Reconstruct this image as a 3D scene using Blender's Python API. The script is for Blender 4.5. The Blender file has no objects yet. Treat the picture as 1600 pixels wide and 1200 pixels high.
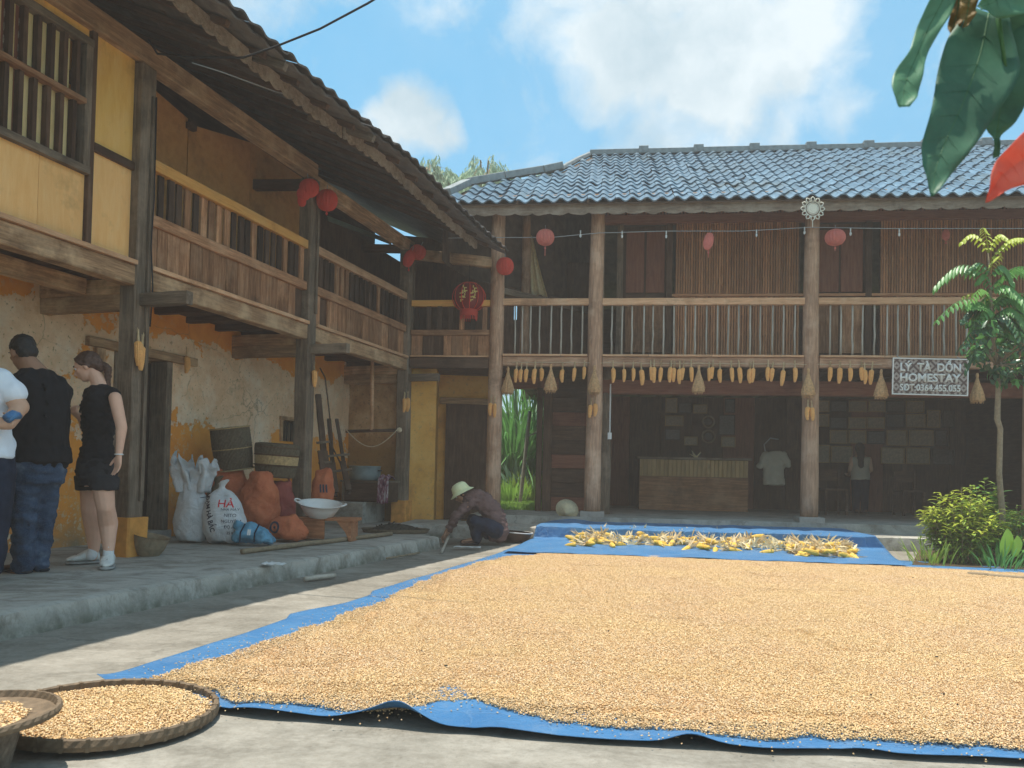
import bpy, bmesh, math, random
import numpy as np
from mathutils import Vector, Matrix, noise as mnoise
R = math.radians
rng = random.Random(7)
sc = bpy.context.scene
col = sc.collection
# ------------------------------------------------------------------ camera
F_PX, HOR = 1250.0, 740.0
PITCH, ROLL, EYE = 1.5, 1.2, 0.9
SH = 107.0
cd = bpy.data.cameras.new('camera'); cam = bpy.data.objects.new('camera', cd); col.objects.link(cam)
cd.sensor_width = 36; cd.lens = 36*F_PX/1600; cd.shift_y = SH/1600; cd.clip_start = .05; cd.clip_end = 900
cd.dof.use_dof = True; cd.dof.focus_distance = 8.5; cd.dof.aperture_fstop = 9
CM = Matrix.Translation((0, 0, EYE)) @ Matrix.Rotation(R(90+PITCH), 4, 'X') @ Matrix.Rotation(R(ROLL), 4, 'Z')
cam.matrix_world = CM; sc.camera = cam
# ------------------------------------------------------------------ world and sun
SUN_DIR = Vector((-0.13, 0.03, 1)).normalized()      # towards the sun
sun_el = math.asin(SUN_DIR.z); sun_az = math.atan2(SUN_DIR.x, SUN_DIR.y)
sd = bpy.data.lights.new('sun', 'SUN'); sd.energy = 2.45; sd.angle = R(.6); sd.color = (1, .94, .84)
so = bpy.data.objects.new('sun', sd); col.objects.link(so); so.rotation_euler = SUN_DIR.to_track_quat('Z', 'Y').to_euler()
vs = sc.view_settings; vs.view_transform = 'Standard'; vs.look = 'None'; vs.gamma = 1; vs.use_curve_mapping = False
vs.exposure = 1.45
sc.cycles.use_denoising = True
sc.cycles.max_bounces = 8; sc.cycles.diffuse_bounces = 5; sc.cycles.transparent_max_bounces = 12
sc.cycles.volume_bounces = 0

def ray(px, py):
    d = Vector(((px-800)/F_PX, -(py-600-SH)/F_PX, -1))
    return (CM.to_3x3() @ d).normalized()
CO = Vector((0, 0, EYE))
def onz(px, py, z=0.0):
    d = ray(px, py); return CO + d*((z-EYE)/d.z)
def ony(px, py, Y):
    d = ray(px, py); return CO + d*(Y/d.y)

class NT:
    """tiny node helper"""
    def __init__(s, nt): s.t = nt; s.n = nt.nodes; s.l = nt.links
    def new(s, ty, **kw):
        n = s.n.new(ty)
        for k, v in kw.items(): setattr(n, k, v)
        return n
    def put(s, node, idx, v):
        if v is None: return
        if isinstance(v, bpy.types.NodeSocket): s.l.new(v, node.inputs[idx])
        else:
            i = node.inputs[idx]
            if i.type == 'RGBA' and len(v) == 3: v = (*v, 1)
            i.default_value = v
    def noise(s, vec=None, scale=5, detail=4, rough=.6, dist=0, out='Fac'):
        n = s.new('ShaderNodeTexNoise'); s.put(n, 'Vector', vec)
        n.inputs['Scale'].default_value = scale; n.inputs['Detail'].default_value = detail
        n.inputs['Roughness'].default_value = rough; n.inputs['Distortion'].default_value = dist
        return n.outputs[out]
    def voro(s, vec=None, scale=5, feature='F1', out='Distance', rand=1):
        n = s.new('ShaderNodeTexVoronoi', feature=feature); s.put(n, 'Vector', vec); n.inputs['Scale'].default_value = scale
        n.inputs['Randomness'].default_value = rand
        return n.outputs[out]
    def ramp(s, fac, stops, interp='LINEAR'):
        n = s.new('ShaderNodeValToRGB'); s.put(n, 'Fac', fac); cr = n.color_ramp; cr.interpolation = interp
        while len(cr.elements) < len(stops): cr.elements.new(.5)
        for e, (p, c) in zip(cr.elements, stops):
            e.position = p; e.color = (c, c, c, 1) if isinstance(c, (int, float)) else (*c, 1)
        return n.outputs['Color']
    def mix(s, f, a, b, mode='MIX'):
        n = s.new('ShaderNodeMix', data_type='RGBA', blend_type=mode)
        s.put(n, 0, f); s.put(n, 6, a); s.put(n, 7, b); return n.outputs[2]
    def math(s, op, a, b=None, c=None, clamp=False):
        n = s.new('ShaderNodeMath', operation=op, use_clamp=clamp); s.put(n, 0, a); s.put(n, 1, b); s.put(n, 2, c); return n.outputs[0]
    def mapr(s, v, a, b, c=0, d=1):
        n = s.new('ShaderNodeMapRange'); s.put(n, 0, v)
        for i, x in zip((1, 2, 3, 4), (a, b, c, d)): n.inputs[i].default_value = x
        return n.outputs[0]
    def vmath(s, op, a, b=None, scale=None):
        n = s.new('ShaderNodeVectorMath', operation=op); s.put(n, 0, a); s.put(n, 1, b)
        if scale is not None: n.inputs['Scale'].default_value = scale
        return n.outputs['Value'] if op in ('DISTANCE', 'LENGTH', 'DOT_PRODUCT') else n.outputs[0]
    def coord(s, kind='Object', sc=(1, 1, 1)):
        if kind == 'World': o = s.new('ShaderNodeNewGeometry').outputs['Position']
        else: o = s.new('ShaderNodeTexCoord').outputs[kind]
        if sc != (1, 1, 1):
            m = s.new('ShaderNodeMapping'); s.l.new(o, m.inputs[0]); m.inputs['Scale'].default_value = sc; o = m.outputs[0]
        return o
    def rnd(s): return s.new('ShaderNodeObjectInfo').outputs['Random']
    def bump(s, h, strength=.3, dist=.01):
        n = s.new('ShaderNodeBump'); s.put(n, 'Height', h); n.inputs['Strength'].default_value = strength
        n.inputs['Distance'].default_value = dist; return n.outputs[0]

w = bpy.data.worlds.new('World'); sc.world = w; w.use_nodes = True; w.node_tree.nodes.clear()
def build_world():
    k = NT(w.node_tree)
    sky = k.new('ShaderNodeTexSky', sky_type='NISHITA', sun_disc=False, sun_elevation=sun_el, sun_rotation=sun_az,
                air_density=1.0, dust_density=2.0, ozone_density=1.2, altitude=900)
    d = k.coord('Generated')
    n1 = k.noise(d, 3.2, 9, .58, .15, 'Color'); n2 = k.noise(d, 11, 6, .6, 0, 'Color')
    off = k.vmath('ADD', k.vmath('SCALE', k.vmath('SUBTRACT', n1, (.5, .5, .5)), scale=.16), k.vmath('SCALE', k.vmath('SUBTRACT', n2, (.5, .5, .5)), scale=.055))
    dd = k.vmath('ADD', d, off)
    dens = None
    for (px, py, r, wgt) in [(985, 55, 150, .85), (1110, 60, 165, .98), (1200, 45, 120, .95), (1060, 175, 150, .55), (1240, 150, 100, .55), (905, 130, 150, .38),
                             (860, 235, 120, .3), (655, 205, 66, .85), (615, 215, 50, .7), (700, 215, 40, .6), (700, 15, 120, .34), (1450, 60, 60, .12),
                             (1000, -120, 260, .8), (300, -300, 300, .8), (-900, 300, 400, .8), (2300, 100, 420, .8), (1900, 350, 250, .5)]:
        c = ray(px, py); rr = r/F_PX
        v = k.math('MULTIPLY', k.mapr(k.vmath('DISTANCE', dd, tuple(c)), rr*1.15, rr*.25, 0, 1), wgt)
        dens = v if dens is None else k.math('MAXIMUM', dens, v)
    for c, rr, wgt in (((.1, -.7, .7), .55, .9), ((.75, .0, .65), .4, .8), ((-.8, -.3, .5), .45, .8), ((.15, -.05, 1), .45, .85), ((-.5, .15, .85), .3, .75), ((.5, -.6, .35), .4, .8), ((-.1, -1, .3), .5, .8)):  # clouds out of view, added to brighten and whiten the ambient light
        dens = k.math('MAXIMUM', dens, k.math('MULTIPLY', k.mapr(k.vmath('DISTANCE', dd, tuple(Vector(c).normalized())), rr*1.15, rr*.25, 0, 1), wgt))
    det = k.noise(d, 8, 12, .66, .35)
    dens = k.math('ADD', dens, k.mapr(det, .3, .7, -.30, .30))
    mask = k.ramp(dens, [(.16, 0), (.40, .42), (.72, .92)])
    wide = k.noise(d, 1.3, 6, .55)
    mask = k.math('MAXIMUM', mask, k.mapr(wide, .50, .78, .0, .25))
    body = k.noise(k.vmath('ADD', dd, (.02, 0, .035)), 5.5, 7, .6)
    ccol = k.mix(k.mapr(body, .36, .62), (.46, .60, .68), (.84, .92, .95))
    skyc = k.mix(.32, sky.outputs[0], (2.6, 5.6, 8.2)); 
    skyc = k.mix(1, skyc, (.22, .43, .455), 'MULTIPLY')
    b1 = k.new('ShaderNodeBackground'); k.l.new(skyc, b1.inputs[0]); b1.inputs[1].default_value = .15
    b2 = k.new('ShaderNodeBackground'); k.l.new(ccol, b2.inputs[0]); b2.inputs[1].default_value = .43
    m = k.new('ShaderNodeMixShader'); k.l.new(mask, m.inputs[0]); k.l.new(b1.outputs[0], m.inputs[1]); k.l.new(b2.outputs[0], m.inputs[2])
    o = k.new('ShaderNodeOutputWorld'); k.l.new(m.outputs[0], o.inputs[0])
build_world()

# ------------------------------------------------------------------ materials
MATS = {}
def newmat(name, rough=.8, spec=.3):
    m = bpy.data.materials.new(name); m.use_nodes = True; k = NT(m.node_tree)
    b = m.node_tree.nodes['Principled BSDF']; b.inputs['Roughness'].default_value = rough; b.inputs['Specular IOR Level'].default_value = spec
    MATS[name] = m; return m, k, b
def setc(k, b, c, normal=None):
    k.put(b, 'Base Color', c)
    if normal is not None: k.l.new(normal, b.inputs['Normal'])
def wood(name, dark, mid, light, grey=(.33, .30, .26), wear=.5, rough=.82, gs=14, tone=.45):
    m, k, b = newmat(name, rough, .25)
    warm = lambda c: (min(.9, c[0]*1.95), min(.85, c[1]*1.5), min(.8, c[2]*1.18)) if name.startswith(('wood', 'bench')) and 'orange' not in name and name != 'wood_red' and name not in ('wood_dark', 'wood_slat') else (c if not name in ('wood_dark', 'wood_slat') else (c[0]*1.7, c[1]*1.3, c[2]*1.05))
    dark, mid, light, grey = [warm(c) for c in (dark, mid, light, grey)]
    rn = k.rnd(); shift = k.vmath('SCALE', k.new('ShaderNodeCombineXYZ').outputs[0], scale=1)
    v = k.coord('Object'); cx = k.new('ShaderNodeCombineXYZ'); k.l.new(k.math('MULTIPLY', rn, 37), cx.inputs[0]); k.l.new(k.math('MULTIPLY', rn, 91), cx.inputs[1])
    v = k.vmath('ADD', v, cx.outputs[0])
    vg = k.vmath('MULTIPLY', v, (1.3, gs, gs))
    g = k.noise(vg, 2.2, 7, .68, .35)
    c = k.ramp(g, [(.28, dark), (.5, mid), (.74, light)])
    fine = k.noise(k.vmath('MULTIPLY', v, (3, 70, 70)), 2, 3, .6)
    c = k.mix(k.mapr(fine, .35, .7, .0, .5), c, dark)
    big = k.noise(v, 2.3, 6, .65)
    c = k.mix(k.math('MULTIPLY', k.mapr(big, .48, .66), wear), c, grey)
    st = k.noise(k.vmath('ADD', v, (9, 3, 1)), 1.6, 5, .7)
    c = k.mix(k.mapr(st, .56, .7, 0, .6), c, tuple(x*.55 for x in dark))
    t = k.mapr(rn, 0, 1, 1-tone, 1+tone*.55)
    cc = k.new('ShaderNodeCombineXYZ')
    for i in range(3): k.l.new(t, cc.inputs[i])
    c = k.mix(1, c, cc.outputs[0], 'MULTIPLY')
    setc(k, b, c, k.bump(k.math('ADD', g, k.math('MULTIPLY', fine, .5)), .55, .006))
    return m
wood('wood_post', (.045, .042, .036), (.10, .096, .085), (.18, .17, .155), (.20, .20, .185), .5, tone=.18)
wood('wood_column', (.13, .095, .075), (.25, .19, .15), (.40, .33, .27), (.40, .36, .32), .5, tone=.12)
wood('wood_beam', (.10, .075, .05), (.24, .18, .12), (.42, .34, .23), (.48, .42, .32), .55, tone=.25)
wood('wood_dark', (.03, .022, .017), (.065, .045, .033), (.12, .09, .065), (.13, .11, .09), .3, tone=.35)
wood('wood_plank', (.10, .06, .038), (.23, .145, .09), (.40, .28, .19), (.36, .29, .22), .4, tone=.42)
wood('wood_slat', (.028, .022, .018), (.055, .042, .034), (.10, .08, .062), (.12, .10, .08), .3, tone=.6)
wood('wood_rail_orange', (.62, .28, .07), (.82, .41, .11), (.90, .52, .18), (.5, .33, .16), .3, tone=.1)
wood('wood_rail', (.22, .15, .10), (.36, .26, .18), (.48, .37, .27), (.4, .35, .28), .5, tone=.15)
wood('wood_red', (.16, .055, .035), (.29, .11, .065), (.38, .16, .095), (.3, .15, .1), .3, tone=.15)
wood('panel_yellow', (.80, .42, .09), (.90, .53, .14), (.93, .60, .20), (.90, .56, .22), .4, gs=5, tone=.07, rough=.6)
wood('panel_pale', (.86, .45, .15), (.93, .53, .20), (.95, .60, .26), (.90, .52, .22), .3, gs=6, tone=.06, rough=.6)
wood('panel_brown', (.52, .25, .08), (.66, .34, .12), (.74, .42, .17), (.6, .33, .14), .3, gs=5, tone=.08)
wood('slat_pale', (.70, .52, .22), (.86, .68, .34), (.92, .78, .45), (.8, .62, .33), .4, gs=4, tone=.12)
wood('fascia', (.16, .12, .09), (.32, .24, .18), (.50, .40, .30), (.52, .44, .35), .7, tone=.15)
wood('bamboo', (.36, .15, .07), (.60, .28, .135), (.74, .40, .21), (.52, .29, .16), .3, gs=10, tone=.35, rough=.55)
wood('bamboo_red', (.28, .09, .05), (.48, .17, .09), (.60, .24, .13), (.4, .17, .11), .3, gs=10, tone=.3, rough=.6)
wood('stick_pale', (.30, .26, .21), (.45, .40, .33), (.58, .53, .45), (.5, .47, .4), .4, gs=8, tone=.15)
wood('counter_cane', (.38, .24, .1), (.58, .38, .18), (.70, .48, .26), (.35, .28, .18), .3, tone=.2)

def simple(name, c, rough=.8, spec=.3, var=.25, scale=8, bump=.15, trans=0, sub=None):
    m, k, b = newmat(name, rough, spec); v = k.coord('Object')
    n = k.noise(v, scale, 5, .6); rn = k.rnd()
    lo = tuple(x*(1-var) for x in c); hi = tuple(min(.95, x*(1+var)) for x in c)
    cc = k.mix(k.mapr(n, .3, .7), lo, hi)
    cc = k.mix(k.mapr(rn, 0, 1, 0, .35), cc, lo)
    setc(k, b, cc, k.bump(k.noise(v, scale*6, 4, .6), bump, .004))
    if trans:
        t = k.new('ShaderNodeBsdfTranslucent'); k.l.new(cc, t.inputs[0]); mx = k.new('ShaderNodeMixShader'); mx.inputs[0].default_value = trans
        o = m.node_tree.nodes['Material Output']; k.l.new(b.outputs[0], mx.inputs[1]); k.l.new(t.outputs[0], mx.inputs[2]); k.l.new(mx.outputs[0], o.inputs[0])
    return m
simple('skin_pale', (.74, .43, .30), .55, .35, .08, 12, .05); simple('skin_tan', (.36, .19, .115), .55, .35, .1, 12, .05)
simple('skin_mid', (.60, .35, .23), .55, .35, .08, 12, .05)
simple('hair_black', (.018, .014, .012), .5, .4, .4, 60, .5); simple('hair_brown', (.085, .04, .025), .5, .4, .45, 60, .5)
simple('cloth_black', (.016, .016, .019), .9, .15, .35, 9, .35); simple('cloth_white', (.80, .84, .90), .85, .2, .05, 9, .3)
simple('cloth_maroon', (.15, .092, .085), .9, .15, .35, 11, .4); simple('cloth_navy', (.02, .028, .05), .9, .15, .35, 9, .3)
simple('shoe_white', (.66, .66, .62), .6, .3, .12, 30, .2); simple('sole_dark', (.03, .03, .035), .7, .3, .3, 30, .2)
simple('leather_brown', (.09, .05, .035), .6, .3, .3, 20, .3); simple('sock', (.74, .74, .74), .9, .1, .08, 40, .3)
simple('hat_cream', (.80, .82, .50), .8, .2, .06, 12, .15); simple('plastic_white', (.74, .72, .68), .4, .5, .08, 6, .05)
simple('plastic_blue', (.16, .42, .60), .35, .5, .4, 9, .4, trans=.25); simple('paper', (.60, .60, .58), .8, .2, .06, 9, .2)
simple('metal_dull', (.20, .24, .24), .45, .5, .2, 8, .1); simple('dark_metal', (.03, .03, .033), .5, .4, .4, 9, .1)
simple('basket_dark', (.13, .10, .065), .85, .2, .4, 40, .5); simple('basket_tan', (.46, .32, .16), .85, .2, .3, 40, .5)
simple('straw', (.60, .36, .18), .85, .2, .35, 40, .6); simple('straw_pale', (.84, .68, .42), .8, .2, .2, 30, .3, trans=.2)
simple('husk', (.70, .55, .33), .75, .25, .25, 25, .3, trans=.25); simple('rope', (.62, .5, .34), .9, .1, .2, 60, .3)
simple('corn_orange', (.86, .41, .13), .5, .4, .18, 30, .2); simple('corn_yellow', (.78, .50, .09), .5, .4, .2, 30, .2)
simple('cloth_charcoal', (.032, .032, .036), .9, .15, .3, 9, .35)
simple('lantern_red', (.82, .09, .06), .6, .3, .12, 9, .1, trans=.4); simple('lantern_deep', (.30, .02, .02), .6, .3, .2, 9, .1, trans=.2)
simple('lantern_pink', (.85, .27, .22), .6, .3, .12, 9, .1, trans=.4); simple('gold', (.72, .52, .14), .4, .6, .1, 9, .05)
simple('wire_black', (.02, .02, .022), .6, .3, .1, 5, .05); simple('wire_grey', (.35, .37, .38), .6, .3, .1, 5, .05); simple('bulb', (.75, .77, .75), .2, .6, .02, 5, .02)
simple('crochet', (.80, .76, .64), .9, .1, .06, 40, .3); simple('plinth_orange', (.74, .33, .08), .9, .15, .25, 9, .4)
simple('stone', (.36, .33, .29), .9, .2, .2, 12, .5); simple('ridge_cement', (.27, .29, .29), .9, .2, .25, 9, .4)
simple('cane_weave', (.16, .13, .10), .85, .2, .5, 30, .6); simple('bark', (.30, .23, .15), .9, .15, .3, 22, .6)
simple('leaf_mid', (.13, .33, .08), .4, .5, .4, 3, .1, trans=.3); simple('leaf_dark', (.045, .13, .05), .3, .55, .4, 3, .1, trans=.2)
simple('leaf_lime', (.46, .52, .06), .45, .45, .25, 3, .1, trans=.35); simple('leaf_far_hazed', (.42, .54, .36), .7, .3, .35, .8, .1, trans=.3)  # far leaves: distance haze is painted into the pale green
simple('leaf_grass', (.28, .48, .08), .6, .3, .3, 1.5, .1, trans=.3); simple('leaf_agave', (.22, .36, .30), .5, .4, .25, 3, .1, trans=.2)
simple('rafter', (.12, .085, .065), .9, .15, .4, 6, .3); simple('frame_dark', (.05, .035, .025), .6, .3, .3, 20, .1)
simple('room_shade_black', (.012, .01, .009), .95, .1, .2, 4, .1); simple('soil', (.10, .07, .045), .95, .1, .35, 8, .6)  # near-black colour stands in for the shade of unlit rooms
simple('dark_debris', (.055, .05, .04), .95, .1, .5, 30, .6); simple('shirt_beige', (.45, .40, .31), .9, .1, .1, 9, .3)
simple('pencil_green', (.30, .42, .36), .5, .4, .2, 5, .1, trans=.3); simple('green_sheet', (.35, .48, .42), .5, .4, .2, 5, .1, trans=.5)

def m_plaster():
    m, k, b = newmat('plaster_peeling', .92, .15); p = k.coord('World')
    sep = k.new('ShaderNodeSeparateXYZ'); k.l.new(p, sep.inputs[0]); z = sep.outputs[2]
    n = k.noise(p, .95, 9, .62, .2); n2 = k.noise(p, 7, 6, .7)
    # cream plaster shows in the middle heights, orange wash above and below
    band = k.math('MULTIPLY', k.mapr(z, .95, 1.55), k.mapr(z, 2.42, 2.12))
    val = k.math('ADD', k.math('ADD', k.math('MULTIPLY', band, .62), k.mapr(n, .3, .7, -.60, .60)), k.mapr(n2, .3, .7, -.14, .14))
    mask = k.mapr(val, .30, .32)
    org = k.mix(k.mapr(k.noise(p, 3, 6, .7), .3, .7), (.74, .26, .04), (.90, .39, .08))
    low = k.noise(p, 2.0, 5, .7)
    org = k.mix(k.math('MULTIPLY', k.mapr(z, .75, .15), k.mapr(low, .3, .65)), org, (.30, .21, .12))
    crm = k.mix(k.mapr(k.noise(p, 5, 8, .75), .3, .72), (.72, .44, .24), (.96, .69, .45))
    crm = k.mix(k.mapr(k.noise(p, 2.1, 7, .7), .5, .66, 0, .6), crm, (.93, .80, .62))
    spk = k.mapr(k.noise(p, 30, 3, .6), .62, .68)
    crm = k.mix(k.math('MULTIPLY', spk, .7), crm, (.34, .22, .10))
    cr = k.voro(k.vmath('ADD', p, k.vmath('SCALE', k.noise(p, 3, 4, .6, 0, 'Color'), scale=.25)), 1.1, 'DISTANCE_TO_EDGE')
    c = k.mix(mask, org, crm)
    c = k.mix(k.math('MULTIPLY', k.mapr(cr, .009, .0, 0, .6), k.mapr(n, .44, .6)), c, (.24, .16, .09))
    rub = k.math('MULTIPLY', k.mapr(k.noise(p, 16, 6, .75), .54, .6), k.mapr(k.noise(p, 1.3, 3, .5), .48, .6))
    c = k.mix(k.math('MULTIPLY', rub, .7), c, (.66, .52, .34))
    h = k.math('ADD', k.math('MULTIPLY', mask, -.6), k.math('MULTIPLY', k.noise(p, 12, 6, .7), .6))
    setc(k, b, c, k.bump(h, .8, .012))
m_plaster()
def m_orange():
    m, k, b = newmat('plaster_orange', .92, .15); p = k.coord('World')
    c = k.ramp(k.noise(p, 2.4, 8, .65), [(.3, (.52, .24, .06)), (.5, (.72, .37, .09)), (.7, (.78, .46, .14))])
    c = k.mix(k.mapr(k.noise(p, 20, 5, .7), .55, .68, 0, .5), c, (.30, .2, .11))
    setc(k, b, c, k.bump(k.noise(p, 14, 6, .7), .5, .01))
    m, k, b = newmat('plaster_brown', .92, .15); p = k.coord('World')
    sep = k.new('ShaderNodeSeparateXYZ'); k.l.new(p, sep.inputs[0])
    c = k.ramp(k.noise(p, 3, 9, .7), [(.3, (.34, .17, .07)), (.5, (.54, .31, .15)), (.68, (.70, .48, .28))])
    c = k.mix(k.mapr(sep.outputs[2], 1.5, 1.2), c, (.36, .19, .06))
    c = k.mix(k.mapr(k.noise(p, 26, 4, .7), .56, .66, 0, .6), c, (.16, .09, .05))
    setc(k, b, c, k.bump(k.noise(p, 14, 6, .7), .6, .012))
m_orange()
def m_concrete():
    for nm, c1, c2, c3 in (('concrete_yard', (.135, .12, .095), (.25, .228, .19), (.385, .352, .30)), ('concrete_porch', (.30, .29, .25), (.42, .40, .355), (.50, .475, .425)), ('concrete_kerb', (.31, .30, .26), (.44, .42, .37), (.52, .50, .45))):
        m, k, b = newmat(nm, .9, .2); p = k.coord('World')
        c = k.ramp(k.noise(p, 1.1, 10, .66, .4), [(.3, c1), (.5, c2), (.68, c3)])
        st = k.noise(k.vmath('MULTIPLY', p, (1, 1.6, 1)), 2.7, 9, .72, .6)
        c = k.mix(k.mapr(st, .46, .62, 0, .65), c, (.13, .115, .09))
        fn = k.noise(p, 38, 6, .7)
        c = k.mix(k.mapr(fn, .35, .7, 0, .30), c, (.44, .42, .37)); c = k.mix(k.mapr(k.noise(k.vmath('MULTIPLY', p, (1, 2.2, 1)), 9, 8, .75), .52, .66, 0, .45), c, (.17, .155, .125)); c = k.mix(k.mapr(k.noise(p, 110, 3, .6), .6, .7, 0, .35), c, (.10, .09, .07))
        pit = k.voro(p, 60); c = k.mix(k.mapr(pit, .16, .08, 0, .35), c, (.14, .13, .11))
        cr = k.voro(k.vmath('ADD', p, k.vmath('SCALE', k.noise(p, 2.2, 6, .65, 0, 'Color'), scale=.5)), .55, 'DISTANCE_TO_EDGE')
        c = k.mix(k.math('MULTIPLY', k.mapr(cr, .008, .001, 0, .6), k.mapr(k.noise(p, .8, 3, .5), .5, .62)), c, (.09, .08, .065))
        if nm == 'concrete_kerb':
            sep = k.new('ShaderNodeSeparateXYZ'); k.l.new(p, sep.inputs[0])
            c = k.mix(k.math('MULTIPLY', k.mapr(sep.outputs[2], .10, .0), k.mapr(k.noise(p, 5, 6, .7), .35, .6)), c, (.15, .15, .115))
        setc(k, b, c, k.bump(k.math('ADD', fn, k.math('MULTIPLY', st, 2)), .5, .008))
m_concrete()
def m_misc():
    m, k, b = newmat('tarp_blue', .42, .45); p = k.coord('World')
    c = k.mix(k.mapr(k.noise(p, 3, 7, .65), .3, .7), (.05, .19, .42), (.08, .26, .52))
    c = k.mix(k.mapr(k.noise(p, 5, 9, .8), .50, .72, 0, .40), c, (.30, .36, .42)); cv = k.voro(k.vmath('ADD', p, k.vmath('SCALE', k.noise(p, 2, 4, .6, 0, 'Color'), scale=.4)), 3.2, 'DISTANCE_TO_EDGE'); c = k.mix(k.mapr(cv, .02, .0, 0, .35), c, (.22, .36, .52))
    wv = k.new('ShaderNodeTexWave'); wv.inputs['Scale'].default_value = 160; k.l.new(p, wv.inputs[0])
    cr = k.noise(k.vmath('MULTIPLY', p, (1, 3, 1)), 6, 6, .7, 1.2)
    setc(k, b, c, k.bump(k.math('ADD', k.math('MULTIPLY', cr, 3), k.math('ADD', k.math('MULTIPLY', wv.outputs[1], .15), k.mapr(cv, .0, .05, 0, .8))), .7, .012))
    m, k, b = newmat('corn_kernels', .55, .35); p = k.coord('World')
    cell = k.voro(p, 135, out='Color'); sepc = k.new('ShaderNodeSeparateColor'); k.l.new(cell, sepc.inputs[0])
    c = k.ramp(sepc.outputs[0], [(0, (.66, .38, .16)), (.3, (.76, .49, .25)), (.75, (.81, .57, .32)), (1, (.86, .69, .49))])
    big = k.noise(p, 1.2, 5, .6); c = k.mix(k.mapr(big, .38, .66, 0, .35), c, (.86, .62, .27))
    c = k.mix(k.mapr(k.noise(p, 9, 4, .6), .55, .75, 0, .28), c, (.55, .28, .07))
    setc(k, b, c, k.bump(k.voro(p, 135), .9, .006))
    m, k, b = newmat('roof_tile', .33, .5); p = k.coord('World'); rn = k.rnd()
    c = k.ramp(k.noise(p, 6, 7, .7), [(.3, (.07, .12, .165)), (.55, (.15, .24, .32)), (.75, (.30, .41, .48))])
    c = k.mix(k.mapr(rn, 0, 1, 0, .55), c, (.055, .08, .105)); c = k.mix(k.mapr(k.noise(p, .9, 6, .7), .52, .68, 0, .55), c, (.12, .13, .11)); c = k.mix(k.mapr(k.noise(p, 17, 5, .7), .6, .72, 0, .6), c, (.34, .36, .33))
    setc(k, b, c, k.bump(k.noise(p, 40, 4, .6), .2, .004))
    m, k, b = newmat('roof_tile_old', .7, .3); p = k.coord('World')
    c = k.ramp(k.noise(p, 6, 7, .7), [(.3, (.07, .062, .056)), (.55, (.13, .115, .105)), (.75, (.20, .18, .165))])
    setc(k, b, c, k.bump(k.noise(p, 40, 4, .6), .4, .004))
    m, k, b = newmat('denim', .9, .15); p = k.coord('World')
    c = k.ramp(k.noise(p, 5, 5, .6), [(.34, (.022, .04, .075)), (.55, (.045, .075, .13)), (.7, (.15, .2, .27))])
    cw = k.noise(p, 120, 2, .5); c = k.mix(k.mapr(cw, .4, .7, 0, .3), c, (.12, .16, .22))
    setc(k, b, c, k.bump(k.noise(k.vmath('MULTIPLY', p, (1, 1, 3)), 16, 4, .6), .6, .012))
    for nm, a, c_ in (('sack_orange', (.50, .115, .045), (.72, .23, .10)), ('sack_white', (.60, .60, .60), (.80, .80, .80)), ('sack_red', (.30, .06, .05), (.44, .11, .08))):
        m, k, b = newmat(nm, .6, .35); p = k.coord('World')
        c = k.mix(k.mapr(k.noise(p, 8, 7, .7), .3, .7), a, c_)
        c = k.mix(k.mapr(k.noise(k.vmath('MULTIPLY', p, (1, 1, 4)), 40, 3, .6), .5, .7, 0, .35), c, a)
        wvx = k.new('ShaderNodeTexWave'); wvx.inputs['Scale'].default_value = 55; wvx.inputs['Distortion'].default_value = 1.5; k.l.new(p, wvx.inputs[0]); c = k.mix(k.mapr(wvx.outputs[1], .3, .8, 0, .22), c, a); c = k.mix(k.mapr(k.noise(p, 4, 7, .7), .52, .68, 0, .45), c, tuple(x*.55 for x in a)); setc(k, b, c, k.bump(k.math('ADD', k.noise(p, 9, 6, .7, 1.5), k.math('MULTIPLY', wvx.outputs[1], .06)), .9, .03))
    m, k, b = newmat('grass_ground', .95, .1); p = k.coord('World')
    c = k.ramp(k.noise(p, 2.5, 9, .7), [(.3, (.05, .10, .02)), (.5, (.11, .21, .035)), (.7, (.22, .34, .06))])
    setc(k, b, c, k.bump(k.noise(p, 30, 5, .7), .8, .03))
    m, k, b = newmat('hill_green', .95, .1); p = k.coord('World')
    c = k.ramp(k.noise(p, .35, 9, .7), [(.3, (.03, .06, .02)), (.5, (.06, .11, .035)), (.7, (.12, .18, .06))])
    setc(k, b, c, k.bump(k.noise(p, 2, 8, .8), 1, .5))
    m, k, b = newmat('sign_pattern', .6, .3); v = k.coord('Object')
    sp = k.new('ShaderNodeSeparateXYZ'); k.l.new(v, sp.inputs[0])
    def tri(e, s): return k.math('PINGPONG', k.math('MULTIPLY', e, s), 1)
    s = k.math('ADD', tri(sp.outputs[0], 13.5), tri(sp.outputs[1], 13.5))
    band = k.math('PINGPONG', k.math('MULTIPLY', s, 2.0), 1)
    c = k.mix(k.mapr(band, .42, .58), (.13, .085, .078), (.40, .335, .30))
    setc(k, b, c)
    m, k, b = newmat('cloth_mixed', .9, .2); p = k.coord('World')
    c = k.ramp(k.noise(k.vmath('MULTIPLY', p, (1, 1, .3)), 40, 4, .6), [(.35, (.06, .02, .04)), (.5, (.25, .1, .14)), (.65, (.5, .45, .45))]); setc(k, b, c)
    m, k, b = newmat('bract_coral', .45, .4); v = k.coord('World')
    c = k.mix(k.mapr(k.noise(v, 30, 4, .5), .3, .7), (.85, .13, .07), (.92, .22, .13)); setc(k, b, c)
    t = k.new('ShaderNodeBsdfTranslucent'); k.l.new(c, t.inputs[0]); mx = k.new('ShaderNodeMixShader'); mx.inputs[0].default_value = .35
    k.l.new(b.outputs[0], mx.inputs[1]); k.l.new(t.outputs[0], mx.inputs[2]); k.l.new(mx.outputs[0], m.node_tree.nodes['Material Output'].inputs[0])
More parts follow.
